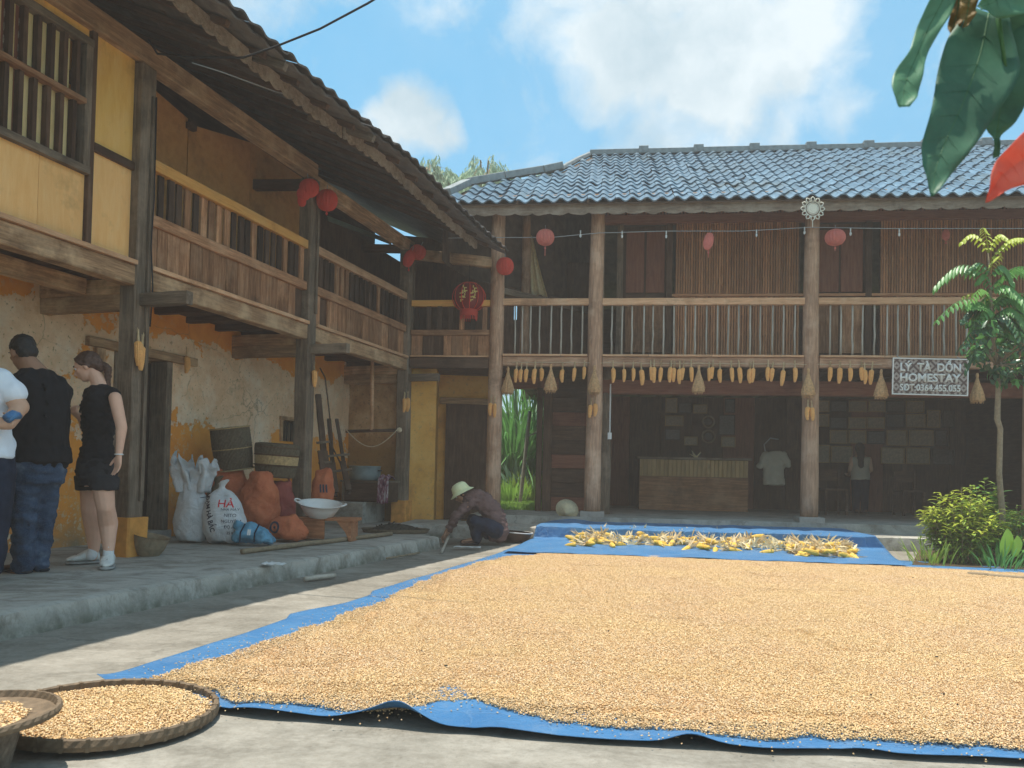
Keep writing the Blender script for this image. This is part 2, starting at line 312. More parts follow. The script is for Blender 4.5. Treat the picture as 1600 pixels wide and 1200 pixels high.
m_misc()

# ------------------------------------------------------------------ mesh builder
class MB:
    def __init__(s): s.v = []; s.f = []
    def add(s, vs_, fs): o = len(s.v); s.v += [tuple(x) for x in vs_]; s.f += [tuple(i+o for i in f) for f in fs]; return s
    def box(s, c, h, m=None):
        vs_ = [Vector((c[0]+h[0]*a, c[1]+h[1]*b, c[2]+h[2]*d)) for a in (-1, 1) for b in (-1, 1) for d in (-1, 1)]
        if m: vs_ = [m @ x for x in vs_]
        return s.add(vs_, [(0, 1, 3, 2), (4, 6, 7, 5), (0, 4, 5, 1), (2, 3, 7, 6), (0, 2, 6, 4), (1, 5, 7, 3)])
    def tube(s, pts, rad, seg=8, caps=True, sx=1, sy=1):
        pts = [Vector(p) for p in pts]; n = len(pts)
        if not isinstance(rad, (list, tuple)): rad = [rad]*n
        vs_ = []; ref = None
        for i, p in enumerate(pts):
            t = (pts[min(i+1, n-1)]-pts[max(i-1, 0)]).normalized()
            if t.length == 0: t = Vector((0, 0, 1))
            if ref is None:
                ref = Vector((1, 0, 0)) if abs(t.x) < .8 else Vector((0, 1, 0))
            a = (ref - t*ref.dot(t)).normalized(); b = t.cross(a); ref = a
            for j in range(seg):
                g = 2*math.pi*j/seg; vs_.append(p + a*(rad[i]*sx*math.cos(g)) + b*(rad[i]*sy*math.sin(g)))
        fs = [(i*seg+j, i*seg+(j+1) % seg, (i+1)*seg+(j+1) % seg, (i+1)*seg+j) for i in range(n-1) for j in range(seg)]
        if caps: fs += [tuple(range(seg))[::-1], tuple((n-1)*seg+j for j in range(seg))]
        return s.add(vs_, fs)
    def ell(s, c, r, seg=12, rings=8, m=None):
        c = Vector(c); r = (r, r, r) if isinstance(r, (int, float)) else r; vs_ = []
        for i in range(1, rings):
            t = math.pi*i/rings
            for j in range(seg):
                g = 2*math.pi*j/seg; q = Vector((r[0]*math.sin(t)*math.cos(g), r[1]*math.sin(t)*math.sin(g), r[2]*math.cos(t)))
                vs_.append(c + (m @ q if m else q))
        for q in (Vector((0, 0, r[2])), Vector((0, 0, -r[2]))): vs_.append(c + (m @ q if m else q))
        T = len(vs_)-2; B = T+1
        fs = [(i*seg+j, (i+1)*seg+j, (i+1)*seg+(j+1) % seg, i*seg+(j+1) % seg) for i in range(rings-2) for j in range(seg)]
        fs += [(T, j, (j+1) % seg) for j in range(seg)] + [(B, (rings-2)*seg+(j+1) % seg, (rings-2)*seg+j) for j in range(seg)]
        return s.add(vs_, fs)
    def cap(s, a, b, ra, rb, seg=12):
        s.tube([a, b], [ra, rb], seg); s.ell(a, ra, seg, 8); s.ell(b, rb, seg, 8); return s
    def chain(s, pts, rad, seg=12):
        for i in range(len(pts)-1): s.cap(pts[i], pts[i+1], rad[i], rad[i+1], seg)
        return s
    def rings(s, secs, seg=20, caps=True):
        """secs: (centre, ax, ay) with ax, ay half-axis vectors"""
        vs_ = []
        for c, a, b in secs:
            c = Vector(c); a = Vector(a); b = Vector(b)
            for j in range(seg):
                g = 2*math.pi*j/seg; vs_.append(c + a*math.cos(g) + b*math.sin(g))
        n = len(secs); fs = [(i*seg+j, i*seg+(j+1) % seg, (i+1)*seg+(j+1) % seg, (i+1)*seg+j) for i in range(n-1) for j in range(seg)]
        if caps: fs += [tuple(range(seg))[::-1], tuple((n-1)*seg+j for j in range(seg))]
        return s.add(vs_, fs)
    def lathe(s, prof, seg=24, m=None, rfun=None):
        vs_ = []
        for i, (r, z) in enumerate(prof):
            for j in range(seg):
                g = 2*math.pi*j/seg; rr = r*(rfun(g, i) if rfun else 1); q = Vector((rr*math.cos(g), rr*math.sin(g), z)); vs_.append(m @ q if m else q)
        n = len(prof); fs = [(i*seg+j, i*seg+(j+1) % seg, (i+1)*seg+(j+1) % seg, (i+1)*seg+j) for i in range(n-1) for j in range(seg)]
        return s.add(vs_, fs)
    def grid(s, fn, nu, nv):
        o = [fn(i/(nu), j/(nv)) for j in range(nv+1) for i in range(nu+1)]
        fs = [(j*(nu+1)+i, j*(nu+1)+i+1, (j+1)*(nu+1)+i+1, (j+1)*(nu+1)+i) for j in range(nv) for i in range(nu)]
        return s.add(o, fs)
    def mesh(s, name, m=None, smooth=False):
        me = bpy.data.meshes.new(name); me.from_pydata(s.v, [], s.f); me.update()
        if m: me.materials.append(MATS[m] if isinstance(m, str) else m)
        if smooth: me.shade_smooth()
        return me
    def build(s, name, m=None, parent=None, smooth=False, mw=None):
        return link(name, s.mesh(name, m, smooth), parent, mw)
WM = {}
def link(name, me, parent=None, mw=None):
    o = bpy.data.objects.new(name, me); col.objects.link(o)
    mw = Matrix(mw) if mw is not None else Matrix.Identity(4)
    WM[o.name] = mw
    if parent is not None:
        o.parent = parent; o.matrix_parent_inverse = WM[parent.name].inverted()
    o.matrix_basis = mw
    return o
def tag(o, label=None, cat=None, group=None, kind=None):
    if label: o['label'] = label
    if cat: o['category'] = cat
    if group: o['group'] = group
    if kind: o['kind'] = kind
    return o
def thing(name, label, cat, loc=(0, 0, 0), group=None, mw=None):
    return tag(link(name, None, None, mw if mw is not None else Matrix.Translation(loc)), label, cat, group)
def copy_tree(o, mw=None, label=None, parent=None):
    c = o.copy(); col.objects.link(c)
    if parent is not None: c.parent = parent
    else: c.parent = None
    if mw is not None: c.matrix_basis = mw; WM[c.name] = Matrix(mw)
    if label: c['label'] = label
    for ch in list(o.children):
        if ch.name in col.objects: copy_tree(ch, None, None, c)
    return c
def solid(o, t):
    md = o.modifiers.new('s', 'SOLIDIFY'); md.thickness = t; md.offset = 0; return o

class Frame:
    """vertical frame: u along, n out towards the courtyard, z up"""
    def __init__(s, o, u):
        s.o = Vector((o[0], o[1], 0)); s.u = Vector((u[0], u[1], 0)).normalized(); s.n = Vector((s.u.y, -s.u.x, 0))
        s.z = Vector((0, 0, 1)); s.m3 = Matrix((s.u, s.n, s.z)).transposed()
    def P(s, u, n, z): return s.o + s.u*u + s.n*n + s.z*z
    def inv(s, px, py, n=0.0):
        d = ray(px, py); o = s.o + s.n*n
        t = (o-CO).dot(s.n)/d.dot(s.n); p = CO+d*t
        return (p-s.o).dot(s.u), p.z
    def U(s, px, py, n=0.0): return s.inv(px, py, n)[0]
    def Z(s, px, py, n=0.0): return s.inv(px, py, n)[1]
UNIT = {}
def boxmesh(size, m, jit=0, nseg=1, bev=0):
    key = (tuple(round(x, 3) for x in size), m, jit, nseg, rng.randrange(3) if jit else 0)
    if key in UNIT: return UNIT[key]
    L, W, H = [x/2 for x in size]; b = MB(); secs = []
    c = min(W, H)*(.12 if min(W, H) > .02 else .0)
    prof = [(-W+c, -H), (W-c, -H), (W, -H+c), (W, H-c), (W-c, H), (-W+c, H), (-W, H-c), (-W, -H+c)] if c else [(-W, -H), (W, -H), (W, H), (-W, H)]
    vs_ = []
    for i in range(nseg+1):
        x = -L+2*L*i/nseg; dy, dz = (rng.uniform(-jit, jit), rng.uniform(-jit, jit)) if 0 < i < nseg else (0, 0); sc_ = 1+rng.uniform(-jit, jit)*4
        vs_ += [(x, y*sc_+dy, z*sc_+dz) for y, z in prof]
    q = len(prof)
    fs = [(i*q+j, i*q+(j+1) % q, (i+1)*q+(j+1) % q, (i+1)*q+j) for i in range(nseg) for j in range(q)] + [tuple(range(q))[::-1], tuple(nseg*q+j for j in range(q))]
    me = b.add(vs_, fs).mesh('piece', m); UNIT[key] = me; return me
def beam(name, a, b, w_, h, m, parent=None, up=(0, 0, 1), jit=0, nseg=1):
    """box from a to b; local X along, w_ sideways, h along up"""
    a = Vector(a); b = Vector(b); x = (b-a); L = x.length; x.normalize(); up = Vector(up)
    if abs(x.dot(up)) > .98: up = Vector((0, 1, 0)) if abs(x.y) < .9 else Vector((1, 0, 0))
    y = up.cross(x).normalized(); z = x.cross(y)
    mw = Matrix((x, y, z)).transposed().to_4x4(); mw.translation = (a+b)/2
    o = link(name, boxmesh((L, w_, h), m, jit, nseg), parent, mw); return o
def fbox(fr, name, u0, u1, n0, n1, z0, z1, m, parent=None, vert=None, jit=0, nseg=1):
    """box in a frame; grain along the longest side (vert=True: along z)"""
    c = fr.P((u0+u1)/2, (n0+n1)/2, (z0+z1)/2); du, dn, dz = abs(u1-u0), abs(n1-n0), abs(z1-z0)
    if vert is None: vert = dz > du and dz > dn
    if vert: x, y, z, size = fr.z, fr.u, fr.n, (dz, du, dn); z = x.cross(y)
    elif dn > du: x, y, z, size = fr.n, fr.z.cross(fr.n), fr.z, (dn, du, dz)
    else: x, y, z, size = fr.u, fr.z.cross(fr.u), fr.z, (du, dn, dz)
    mw = Matrix((x, y, z)).transposed().to_4x4(); mw.translation = c
    return link(name, boxmesh(size, m, jit, nseg), parent, mw)
# ------------------------------------------------------------------ the two house frames
u_l = Vector((.306, 1, 0)).normalized()
LP = onz(198, 868, .13)
def on_left(px):
    # point on the post line seen at pixel column px (at mid height)
    t = Frame(LP, u_l); return t.inv(px, 650)[0]
LF = Frame(LP, u_l)
LU = [0.0, on_left(475), on_left(631)]
ZF_L = 2.63
p4 = ony(775, 553, 12.0); c2 = ony(930, 553, 11.86); c3 = ony(1267, 554, 11.5)
FF = Frame(p4, (c3-p4))
FU = [0.0, (c2-p4).dot(FF.u), (c3-p4).dot(FF.u)]; FU.append(FU[2]+(FU[2]-FU[1])*.97)
print('LEFT', LP, LU, 'FRONT', p4, c2, c3, FU, FF.u)
# ================================================================== SETTING
def poly_prism(name, pts, z0, z1, m, kind='structure', parent=None, sub=0, noise_amp=0):
    b = MB(); n = len(pts)
    b.add([(p[0], p[1], z1) for p in pts] + [(p[0], p[1], z0) for p in pts], [tuple(range(n))] + [(i, (i+1) % n, n+(i+1) % n, n+i) for i in range(n)] + [tuple(range(n, 2*n))[::-1]])
    o = b.build(name, m, parent)
    if kind: o['kind'] = kind
    return o
def fp(fr, u, n): p = fr.P(u, n, 0); return (p.x, p.y)
# far ground with a hill behind the houses
def ground_fn(a, b_):
    x = -160+320*a; y = -30+330*b_
    d = max(0, y-34); z = -.06 + 9*(1-math.exp(-d/60)) + (1.6*mnoise.noise(Vector((x*.03, y*.03, 0))) if d > 0 else 0)*min(1, d/30)
    return (x, y, z)
o = MB().grid(ground_fn, 60, 60).build('ground', 'hill_green', smooth=True); o['kind'] = 'structure'
yard = [(-12, -4), (13, -4), (13, 12.4), (-12, 13.5)]
def yard_fn(a, b_):
    x = -12+25*a; y = -4+16.6*b_; return (x, y, .012*mnoise.noise(Vector((x*.5, y*.5, 3))) - .012)
o = MB().grid(yard_fn, 100, 70).build('courtyard', 'concrete_yard', smooth=True); o['kind'] = 'structure'
# raised porch slab of the left house, worn kerb edge
KN = .36
def slab(name, line_fn, back_fn, n, z, m, drop=.02, dn=None):
    b = MB(); vs_ = []
    rows = []
    for i in range(n+1):
        a = i/n; e = Vector(line_fn(a)); k_ = Vector(back_fn(a)); d = dn or (e-k_).normalized()
        w1 = .022*mnoise.noise(Vector((a*40, 1, 0))) + .012*mnoise.noise(Vector((a*150, 5, 0))); w2 = .02*mnoise.noise(Vector((a*60, 9, 0)))
        rows.append([(k_.x, k_.y, z), ((e-d*.06).x+d.x*w1, (e-d*.06).y+d.y*w1, z-.001), (e.x+d.x*(w1-.012), e.y+d.y*(w1-.012), z-drop*(1+4*abs(w2)*10)*.6), (e.x+d.x*(w2), e.y+d.y*w2, z*.45), (e.x+d.x*(.02+w2), e.y+d.y*(.02+w2), -.05)])
    for r_ in rows: vs_ += r_
    q = 5; fs = [(i*q+j, i*q+j+1, (i+1)*q+j+1, (i+1)*q+j) for i in range(n) for j in range(q-1)]
    o = b.add(vs_, fs).build(name, m); o['kind'] = 'structure'; return o
kp0, kp1, kp2 = onz(0, 958, .13), onz(400, 887, .13), onz(640, 846, .13); kd = (kp0-kp1).normalized()
def kerb_line(a):
    t = a*3.2
    if t < 1.6: return (kp0+kd*3.5).lerp(kp1, t/1.6)
    return kp1.lerp(kp2+(kp2-kp1)*.30, (t-1.6)/1.6)
slab('porch', kerb_line, lambda a: LF.P(-8+12.9*a, -3.2, 0), 260, .13, 'concrete_kerb', dn=LF.n)
print('KERB n', [round((k_-LF.o).dot(LF.n), 2) for k_ in (kp0, kp1, kp2)])
j = LF.P(4.75, KN, 0)
# terrace in front of the right-hand house, joins the porch
slab('terrace', lambda a: FF.P(-1.2+11*a, .90, 0), lambda a: FF.P(-1.2+11*a, -.1, 0), 160, .17, 'concrete_kerb')
corner = [fp(LF, 4.7, -3.0), (kerb_line(.97)-LF.n*.06).to_tuple()[:2], fp(FF, -.9, .82), fp(FF, -.6, -.6), fp(FF, -.9, -3.0)]
poly_prism('porch_corner', corner, -.05, .125, 'concrete_porch')
poly_prism('house_floor', [fp(FF, -.3, .2), fp(FF, 10.5, .2), fp(FF, 10.5, -7), fp(FF, -.3, -7)], -.05, .29, 'concrete_porch')
poly_prism('lawn', [fp(FF, -8, -3.2), fp(FF, .62, -3.2), fp(FF, .62, -7.05), fp(FF, 10.5, -7.05), fp(FF, 10.5, -22), fp(FF, -14, -22)], -.05, .27, 'grass_ground')

# ================================================================== LEFT HOUSE
LH = thing('timber_house', 'old two-storey timber house on the left with orange peeling plaster walls and plank balcony', 'house', LF.P(0, -1, 0))
WN = -1.0
def Lz(px, py, n=0): return LF.Z(px, py, n)
def Lu(px, py, n=0): return LF.U(px, py, n)
# --- lower earth wall with a doorway and a small barred window
du0, du1 = Lu(176, 700, WN), Lu(266, 700, WN); dz = Lz(220, 556, WN)
wu0, wu1 = Lu(440, 670, WN), Lu(473, 670, WN); wz1, wz0 = Lz(440, 656, WN), Lz(440, 689, WN)
END = LU[2]+.10
def wall_piece(fr, u0, u1, z0, z1, n, m, parent, th=.3, name='wall', amp=.02):
    nu = max(1, int(abs(u1-u0)/.12)); nz = max(1, int((z1-z0)/.12))
    b = MB()
    def fn(a, c):
        u = u0+(u1-u0)*a; z = z0+(z1-z0)*c; e = 0 if a in (0, 1) or c in (0, 1) else amp
        return fr.P(u, n + e*mnoise.noise(Vector((u*1.7, z*1.7, n))) + e*.35*mnoise.noise(Vector((u*8, z*8, 0))), z)
    b.grid(fn, nu, nz)
    b.grid(lambda a, c: fr.P(u0+(u1-u0)*(1-a), n-th, z0+(z1-z0)*c), 1, 1)
    for (ua, ub, za, zb) in ((u0, u0, z0, z1), (u1, u1, z0, z1)):
        b.add([fr.P(ua, n, za), fr.P(ua, n-th, za), fr.P(ua, n-th, zb), fr.P(ua, n, zb)], [(0, 1, 2, 3)])
    for zz in (z0, z1): b.add([fr.P(u0, n, zz), fr.P(u1, n, zz), fr.P(u1, n-th, zz), fr.P(u0, n-th, zz)], [(0, 1, 2, 3)])
    return b.build(name, m, parent, smooth=False)
for a, b_, c, d in ((-9, du0, .1, 2.6), (du0, du1, dz, 2.6), (du1, wu0, .1, 2.6), (wu0, wu1, .1, wz0), (wu0, wu1, wz1, 2.6), (wu1, END+.6, .1, 2.6)):
    wall_piece(LF, a, b_, c, d, WN, 'plaster_peeling', LH)
# doorway: dark room behind, lintel, jambs, half-open plank door
dr = fbox(LF, 'door', du0+.04, du1-.04, WN-.26, WN-.21, .13, dz-.02, 'wood_dark', LH)
for i in range(5):
    uu = du0+.05+(du1-du0-.1)*i/5; fbox(LF, 'plank', uu+.004, uu+(du1-du0-.1)/5-.004, WN-.208, WN-.192, .15, dz-.04, 'wood_slat', dr)
lu0, lu1 = Lu(133, 530, WN), Lu(303, 560, WN)
fbox(LF, 'lintel', lu0, lu1, WN-.05, WN+.055, dz-.005, dz+.085, 'wood_beam', LH, jit=.004, nseg=8)
for uu in (du0, du1-.09): fbox(LF, 'door_jamb', uu-.02, uu+.07, WN-.2, WN+.02, .13, dz-.006, 'wood_post', LH)
fbox(LF, 'lintel_stub', Lu(146, 560, WN), Lu(160, 560, WN), WN-.03, WN+.045, dz-.30, dz-.008, 'wood_beam', LH)
fbox(LF, 'door_sill', du0, du1, WN-.2, WN+.05, .125, .21, 'stone', LH)
# small barred window
wf = fbox(LF, 'window', wu0-.04, wu1+.05, WN-.12, WN-.09, wz0, wz1, 'room_shade_black', LH)  # near-black sheet painted as the shade behind the bars
fbox(LF, 'frame', wu0-.06, wu1+.08, WN-.06, WN+.035, wz1, wz1+.05, 'wood_beam', wf)
fbox(LF, 'frame', wu0-.05, wu0-.005, WN-.06, WN+.03, wz0, wz1-.003, 'wood_beam', wf)
for i in range(6): uu = wu0+.03+(wu1-wu0)*(i/5.5); fbox(LF, 'bar', uu, uu+.018, WN-.05, WN-.02, wz0, wz1-.003, 'wood_post', wf)
# --- nook beyond post 3: cross wall, orange return wall, recess wall
NU = LU[2]+.12
CF = Frame(LF.P(NU, WN-.1, 0), LF.n)       # along n of the left house, faces the camera
def cu(px, py=650): return CF.U(px, py)
wall_piece(CF, 0, cu(638), .1, 2.62, 0, 'plaster_brown', LH, amp=.015)
q0 = CF.P(cu(636), .02, 0); q1 = ony(680, 700, q0.y+.15); q2 = ony(684, 700, q1.y+.75); q3 = ony(772, 700, q2.y+.1)
OF = Frame(q0, q1-q0); wall_piece(OF, 0, (q1-q0).xy.length, .1, 2.66, 0, 'plaster_orange', LH, amp=.012)
O2 = Frame(q2, q3-q2); wall_piece(O2, -.1, (q3-q2).xy.length, .1, 2.66, 0, 'plaster_orange', LH, amp=.012)
O3 = Frame(q1, q2-q1); wall_piece(O3, 0, (q2-q1).xy.length, .1, 2.66, 0, 'plaster_orange', LH, amp=.005, th=.1)
# recess door, dark
fbox(O2, 'door', .12, .85, .03, .08, .13, 2.02, 'wood_dark', LH)
fbox(O2, 'lintel', .02, .95, .02, .10, 2.02, 2.12, 'wood_beam', LH)
# low ledge in the nook
lz = CF.Z(600, 786, .75)
fbox(CF, 'ledge', cu(528), cu(606)-.0, .03, .75, .1, max(.3, lz), 'concrete_kerb', LH)
# --- posts
PT = 3.52+.9
for i, uu in enumerate(LU):
    pz = .46 if i != 1 else .2
    pl = fbox(LF, 'plinth', uu-.12, uu+.12, -.13, .12, .12, pz, 'plinth_orange' if i != 1 else 'stone', LH, jit=.004, nseg=3)
    fbox(LF, 'post', uu-.085, uu+.085, -.09, .08, pz-.01, 4.35, 'wood_post', LH, jit=.004, nseg=10)
    fbox(LF, 'post_strip', uu+.02, uu+.06, .083, .105, 2.75 if i else .6, 4.1, 'wood_post', LH)
# --- cross beams
for i, uu in enumerate(LU):
    fbox(LF, 'cross_beam', uu-.05, uu+.05, WN-.1, -.088, 2.375, 2.51, 'wood_beam', LH, jit=.003, nseg=6)
    fbox(LF, 'cross_beam', uu-.045, uu+.045, WN-.1, -.089, 2.235, 2.372, 'wood_beam', LH, jit=.003, nseg=6)
    fbox(LF, 'cross_beam', uu-.04, uu+.04, .082, .56, 2.265, 2.375, 'wood_post', LH, jit=.003, nseg=4)
# --- upper floor: joists, boards, edge beam
for i in range(26):
    uu = -7.6+i*.5
    if uu > LU[2]: break
    fbox(LF, 'joist', uu-.04, uu+.04, WN-.1, -.08, 2.512, 2.58, 'wood_dark', LH)
for i in range(9):
    n0 = WN-.1+i*.115; fbox(LF, 'floor_board', -8, LU[2]+.1, n0, n0+.111, 2.582, 2.61, 'wood_dark', LH)
bays = [(-8.0, LU[0]-.09), (LU[0]+.09, LU[1]-.09), (LU[1]+.09, LU[2]-.09)]
for i, (a, b_) in enumerate(bays):
    fbox(LF, 'edge_beam', a, b_, -.06, .07, 2.43, 2.60, 'wood_beam', LH, jit=.004, nseg=10)
    fbox(LF, 'edge_trim', a, b_, -.07, .10, 2.603, 2.64, 'wood_rail', LH, jit=.002, nseg=6)
fbox(LF, 'floor_beam', -8, -.1, -.55, -.43, 2.37, 2.51, 'wood_beam', LH, jit=.003, nseg=6)
# --- balcony bays 1 and 2
def parapet(fr, u0, u1, npl, nsl, rail_m, dark=(), z0=2.642, zr0=3.01, zr1=3.11, zh0=3.49, zh1=3.60, n=0., pl_m='wood_plank', miss=()):
    pr = fbox(fr, 'balcony_parapet', u0, u1, n-.025, n+.045, zr0, zr1, 'wood_plank', LH, jit=.002, nseg=6)
    L = u1-u0; us = [0]
    ws = [rng.uniform(.75, 1.25) for _ in range(npl)]; tot = sum(ws); x = u0
    for i in range(npl):
        wd = L*ws[i]/tot
        if i not in miss:
            dk = i in dark; dn = -.03 if dk else rng.uniform(-.006, .006)
            fbox(fr, 'plank', x+.003, x+wd-.003, n-.012+dn, n+.012+dn, z0, zr0-.002, 'wood_dark' if dk else pl_m, pr)
        x += wd
    rl = fbox(fr, 'balcony_railing', u0, u1, n-.035, n+.05, zh0+.01, zh1, rail_m, LH, jit=.002, nseg=6)
    for i in range(nsl):
        x = u0+L*(i+.5)/nsl + rng.uniform(-.008, .008); wd = rng.uniform(.030, .042)
        fbox(fr, 'slat', x-wd, x+wd, n-.014, n+.010+rng.uniform(-.004, .004), zr1+.002, zh0+rng.uniform(-.0, .012), 'wood_slat' if rng.random() < .72 else 'wood_plank', rl)
parapet(LF, bays[1][0], bays[1][1], 15, 22, 'wood_rail_orange', dark=(14,))
parapet(LF, bays[2][0], bays[2][1], 13, 20, 'wood_rail', dark=(1,))
# diagonal corner bay to the shared post
d0 = LF.P(LU[2], 0, 0); DF = Frame(d0, FF.P(0, 0, 0)-d0); DL = (FF.P(0, 0, 0)-d0).xy.length
parapet(DF, .09, DL-.1, 8, 7, 'wood_rail_orange', dark=(1, 2), z0=2.66, zr0=2.97, zr1=3.05, zh0=3.40, zh1=3.50, pl_m='wood_plank')
fbox(DF, 'edge_beam', .09, DL-.1, -.06, .06, 2.47, 2.63, 'wood_dark', LH)
fbox(DF, 'edge_trim', .09, DL-.1, -.07, .09, 2.633, 2.655, 'wood_rail', LH, jit=.002, nseg=5)
# floor of corner bay
b = MB(); cpts = [LF.P(LU[2], WN, 0), LF.P(LU[2], -.05, 0), DF.P(DL, -.05, 0), FF.P(0, -1.6, 0), LF.P(LU[2]+2, WN, 0)]
b.add([(p.x, p.y, 2.60) for p in cpts]+[(p.x, p.y, 2.5) for p in cpts], [(0, 1, 2, 3, 4), (9, 8, 7, 6, 5)]+[(i, (i+1) % 5, 5+(i+1) % 5, 5+i) for i in range(5)])
b.build('floor_slab', 'wood_dark', LH)
# --- upper inner wall (brown boards) behind the balcony
u29, u47 = Lu(291, 200, -.8), Lu(482, 290, -.8)
za, zb_, zc = Lz(235, 128, -.8), Lz(292, 190, -.8), Lz(480, 285, -.8)
def slope_panel(ua, ub, z_a, z_b, m):
    b = MB(); vs_ = [LF.P(u, n, z) for n in (-.77, -.80) for u, z in ((ua, 2.62), (ub, 2.62), (ub, z_b), (ua, z_a))]
    b.add(vs_, [(0, 1, 2, 3), (7, 6, 5, 4), (0, 4, 5, 1), (1, 5, 6, 2), (2, 6, 7, 3), (3, 7, 4, 0)]); return b.build('wall_panel', m, LH)
slope_panel(u29-1.6, u29-.012, za+.1, zb_+.02, 'panel_brown'); slope_panel(u29+.004, u29+1.1, zb_-.03, Lz(390, 224, -.8), 'panel_brown'); slope_panel(u29+1.104, u47, Lz(390, 224, -.8), zc, 'panel_brown')
fbox(LF, 'wall_panel', u47+.01, LU[2]+1.6, -.80, -.77, 2.62, 4.5, 'wood_dark', LH, vert=True)
fbox(LF, 'inner_wall', 0, LU[2]+1.6, -1.42, -1.38, 2.62, 5.33, 'wood_dark', LH)
fbox(LF, 'wall_post', u29-.05, u29+.05, -.765, -.70, zb_-.1, 4.6, 'wood_dark', LH); fbox(LF, 'wall_post', u47-.05, u47+.05, -.765, -.70, 2.62, 4.45, 'wood_dark', LH)
ga, gb = LF.inv(512, 341, -.74), LF.inv(611, 379, -.74); beam('sheet', LF.P(ga[0], -.74, ga[1]), LF.P(gb[0], -.74, gb[1]), .01, .07, 'green_sheet', LH)
# --- yellow panelled bay at the left
PN = -.02
su0, su1 = Lu(143, 100, .02), Lu(151, 100, .02)
fbox(LF, 'stile', su0, su1, -.05, .03, 2.645, 4.42, 'wood_dark', LH)
fbox(LF, 'wall_panel', su1, LU[0]-.088, -.03, -.005, 2.645, 3.42, 'panel_pale', LH, vert=True)
fbox(LF, 'wall_panel', su1, LU[0]-.088, -.03, -.005, 3.49, 4.40, 'panel_yellow', LH, vert=True)
zr = Lz(180, 184, 0)
fbox(LF, 'rail', su1+.002, LU[0]-.089, -.04, .03, 3.42, 3.488, 'wood_dark', LH)
wz_b, wz_t = Lz(137, 262, .02), Lz(147, 78, .02); wl = su0-1.62
x = su0-.003
for i in range(9):
    fbox(LF, 'wall_panel', x-.42, x-.004, -.03, -.005, 2.645, wz_b-.06, 'panel_pale', LH, vert=True)
    fbox(LF, 'wall_panel', x-.42, x-.004, -.03, -.005, wz_t+.06, 4.42, 'panel_yellow', LH, vert=True); x -= .42
win = fbox(LF, 'window', wl, su0-.004, -.05, .05, wz_b-.06, wz_b, 'wood_post', LH)
fbox(LF, 'frame', wl, su0-.004, -.05, .05, wz_t, wz_t+.06, 'wood_post', win)
fbox(LF, 'frame', su0-.07, su0-.004, -.06, .045, wz_b+.002, wz_t-.002, 'wood_post', win)
zm = (wz_b+wz_t)/2+.02
fbox(LF, 'frame', wl, su0-.072, -.02, .06, zm-.02, zm+.02, 'wood_plank', win)
nb = 12; bw = (su0-.07-wl)
for i in range(nb):
    uu = su0-.07-.055-i*.118
    for (za, zb, off) in ((wz_b+.002, zm-.022, -.02), (zm+.022, wz_t-.002, 0)): fbox(LF, 'bar', uu+off-.018, uu+off+.018, -.03, .02, za, zb, 'wood_dark', win)
for i in range(9):
    uu = su0-.16-i*.16
    fbox(LF, 'shutter_board', uu-.157, uu, -.050, -.034, wz_b, wz_t, 'slat_pale', win, vert=True)
for pa_, pb_ in ((26, 40), (4, 15)):
    fbox(LF, 'carved_frame', Lu(pa_, 110, 0), Lu(pb_, 110, 0), -.032, -.0305, wz_b+.003, wz_t-.003, 'wood_red', win)
    for q in range(9): MB().ell(LF.P((Lu(pa_, 110, 0)+Lu(pb_, 110, 0))/2, -.032, wz_b+.08+q*(wz_t-wz_b-.1)/9), (.022, .012, .045), 8, 6).build('carving', 'fascia', win, True)
fbox(LF, 'window_shade_sheet', wl, su0, -.30, -.25, wz_b, wz_t, 'room_shade_black', LH)  # dark sheet in place of the unlit room behind the shutters
# --- roof
ev = [('A', ony(347, 0, 5.9)), ('B', ony(640, 247, 8.68)), ('C', ony(790, 392, 11.6))]
A, B_, C_ = [p for _, p in ev]; A0 = A - LF.u*5.0; A0.z = A.z
def eave(t):
    """t metres along the eave from A (negative towards the camera)"""
    d1 = (B_-A).length; d2 = (C_-B_).length
    if t < 0: return A + (A0-A)*(-t/(A0-A).length)
    if t < d1: a = t/d1; p = A.lerp(B_, a); p.z += -.03*math.sin(math.pi*a); return p
    a = min(1, (t-d1)/d2); p = B_.lerp(C_, a); p.z += -.03*math.sin(math.pi*a); return p
T0 = -(A0-A).length; T1 = (B_-A).length+(C_-B_).length
SLO = .45; ni = LF.n
def roofpt(t, s, dz=0):      # s = distance inwards from tile edge
    p = eave(t); q = p - ni*s; q.z = p.z + SLO*s + dz; return q
nT = int((T1-T0)/.02)
def rf(a, c):
    t = T0+(T1-T0)*a; return roofpt(t, 3.6*c, -.03+.014*math.sin((t)/.205*2*math.pi))
rb = MB().grid(rf, int((T1-T0)/.04), 8); rb.grid(lambda a, c: roofpt(T0+(T1-T0)*(1-a), 3.6+3.2*c, 0) - Vector((0, 0, 2*SLO*3.2*c)), 30, 4)
roof = rb.build('roof', 'roof_tile_old', LH, smooth=True)
solid(roof, .018)
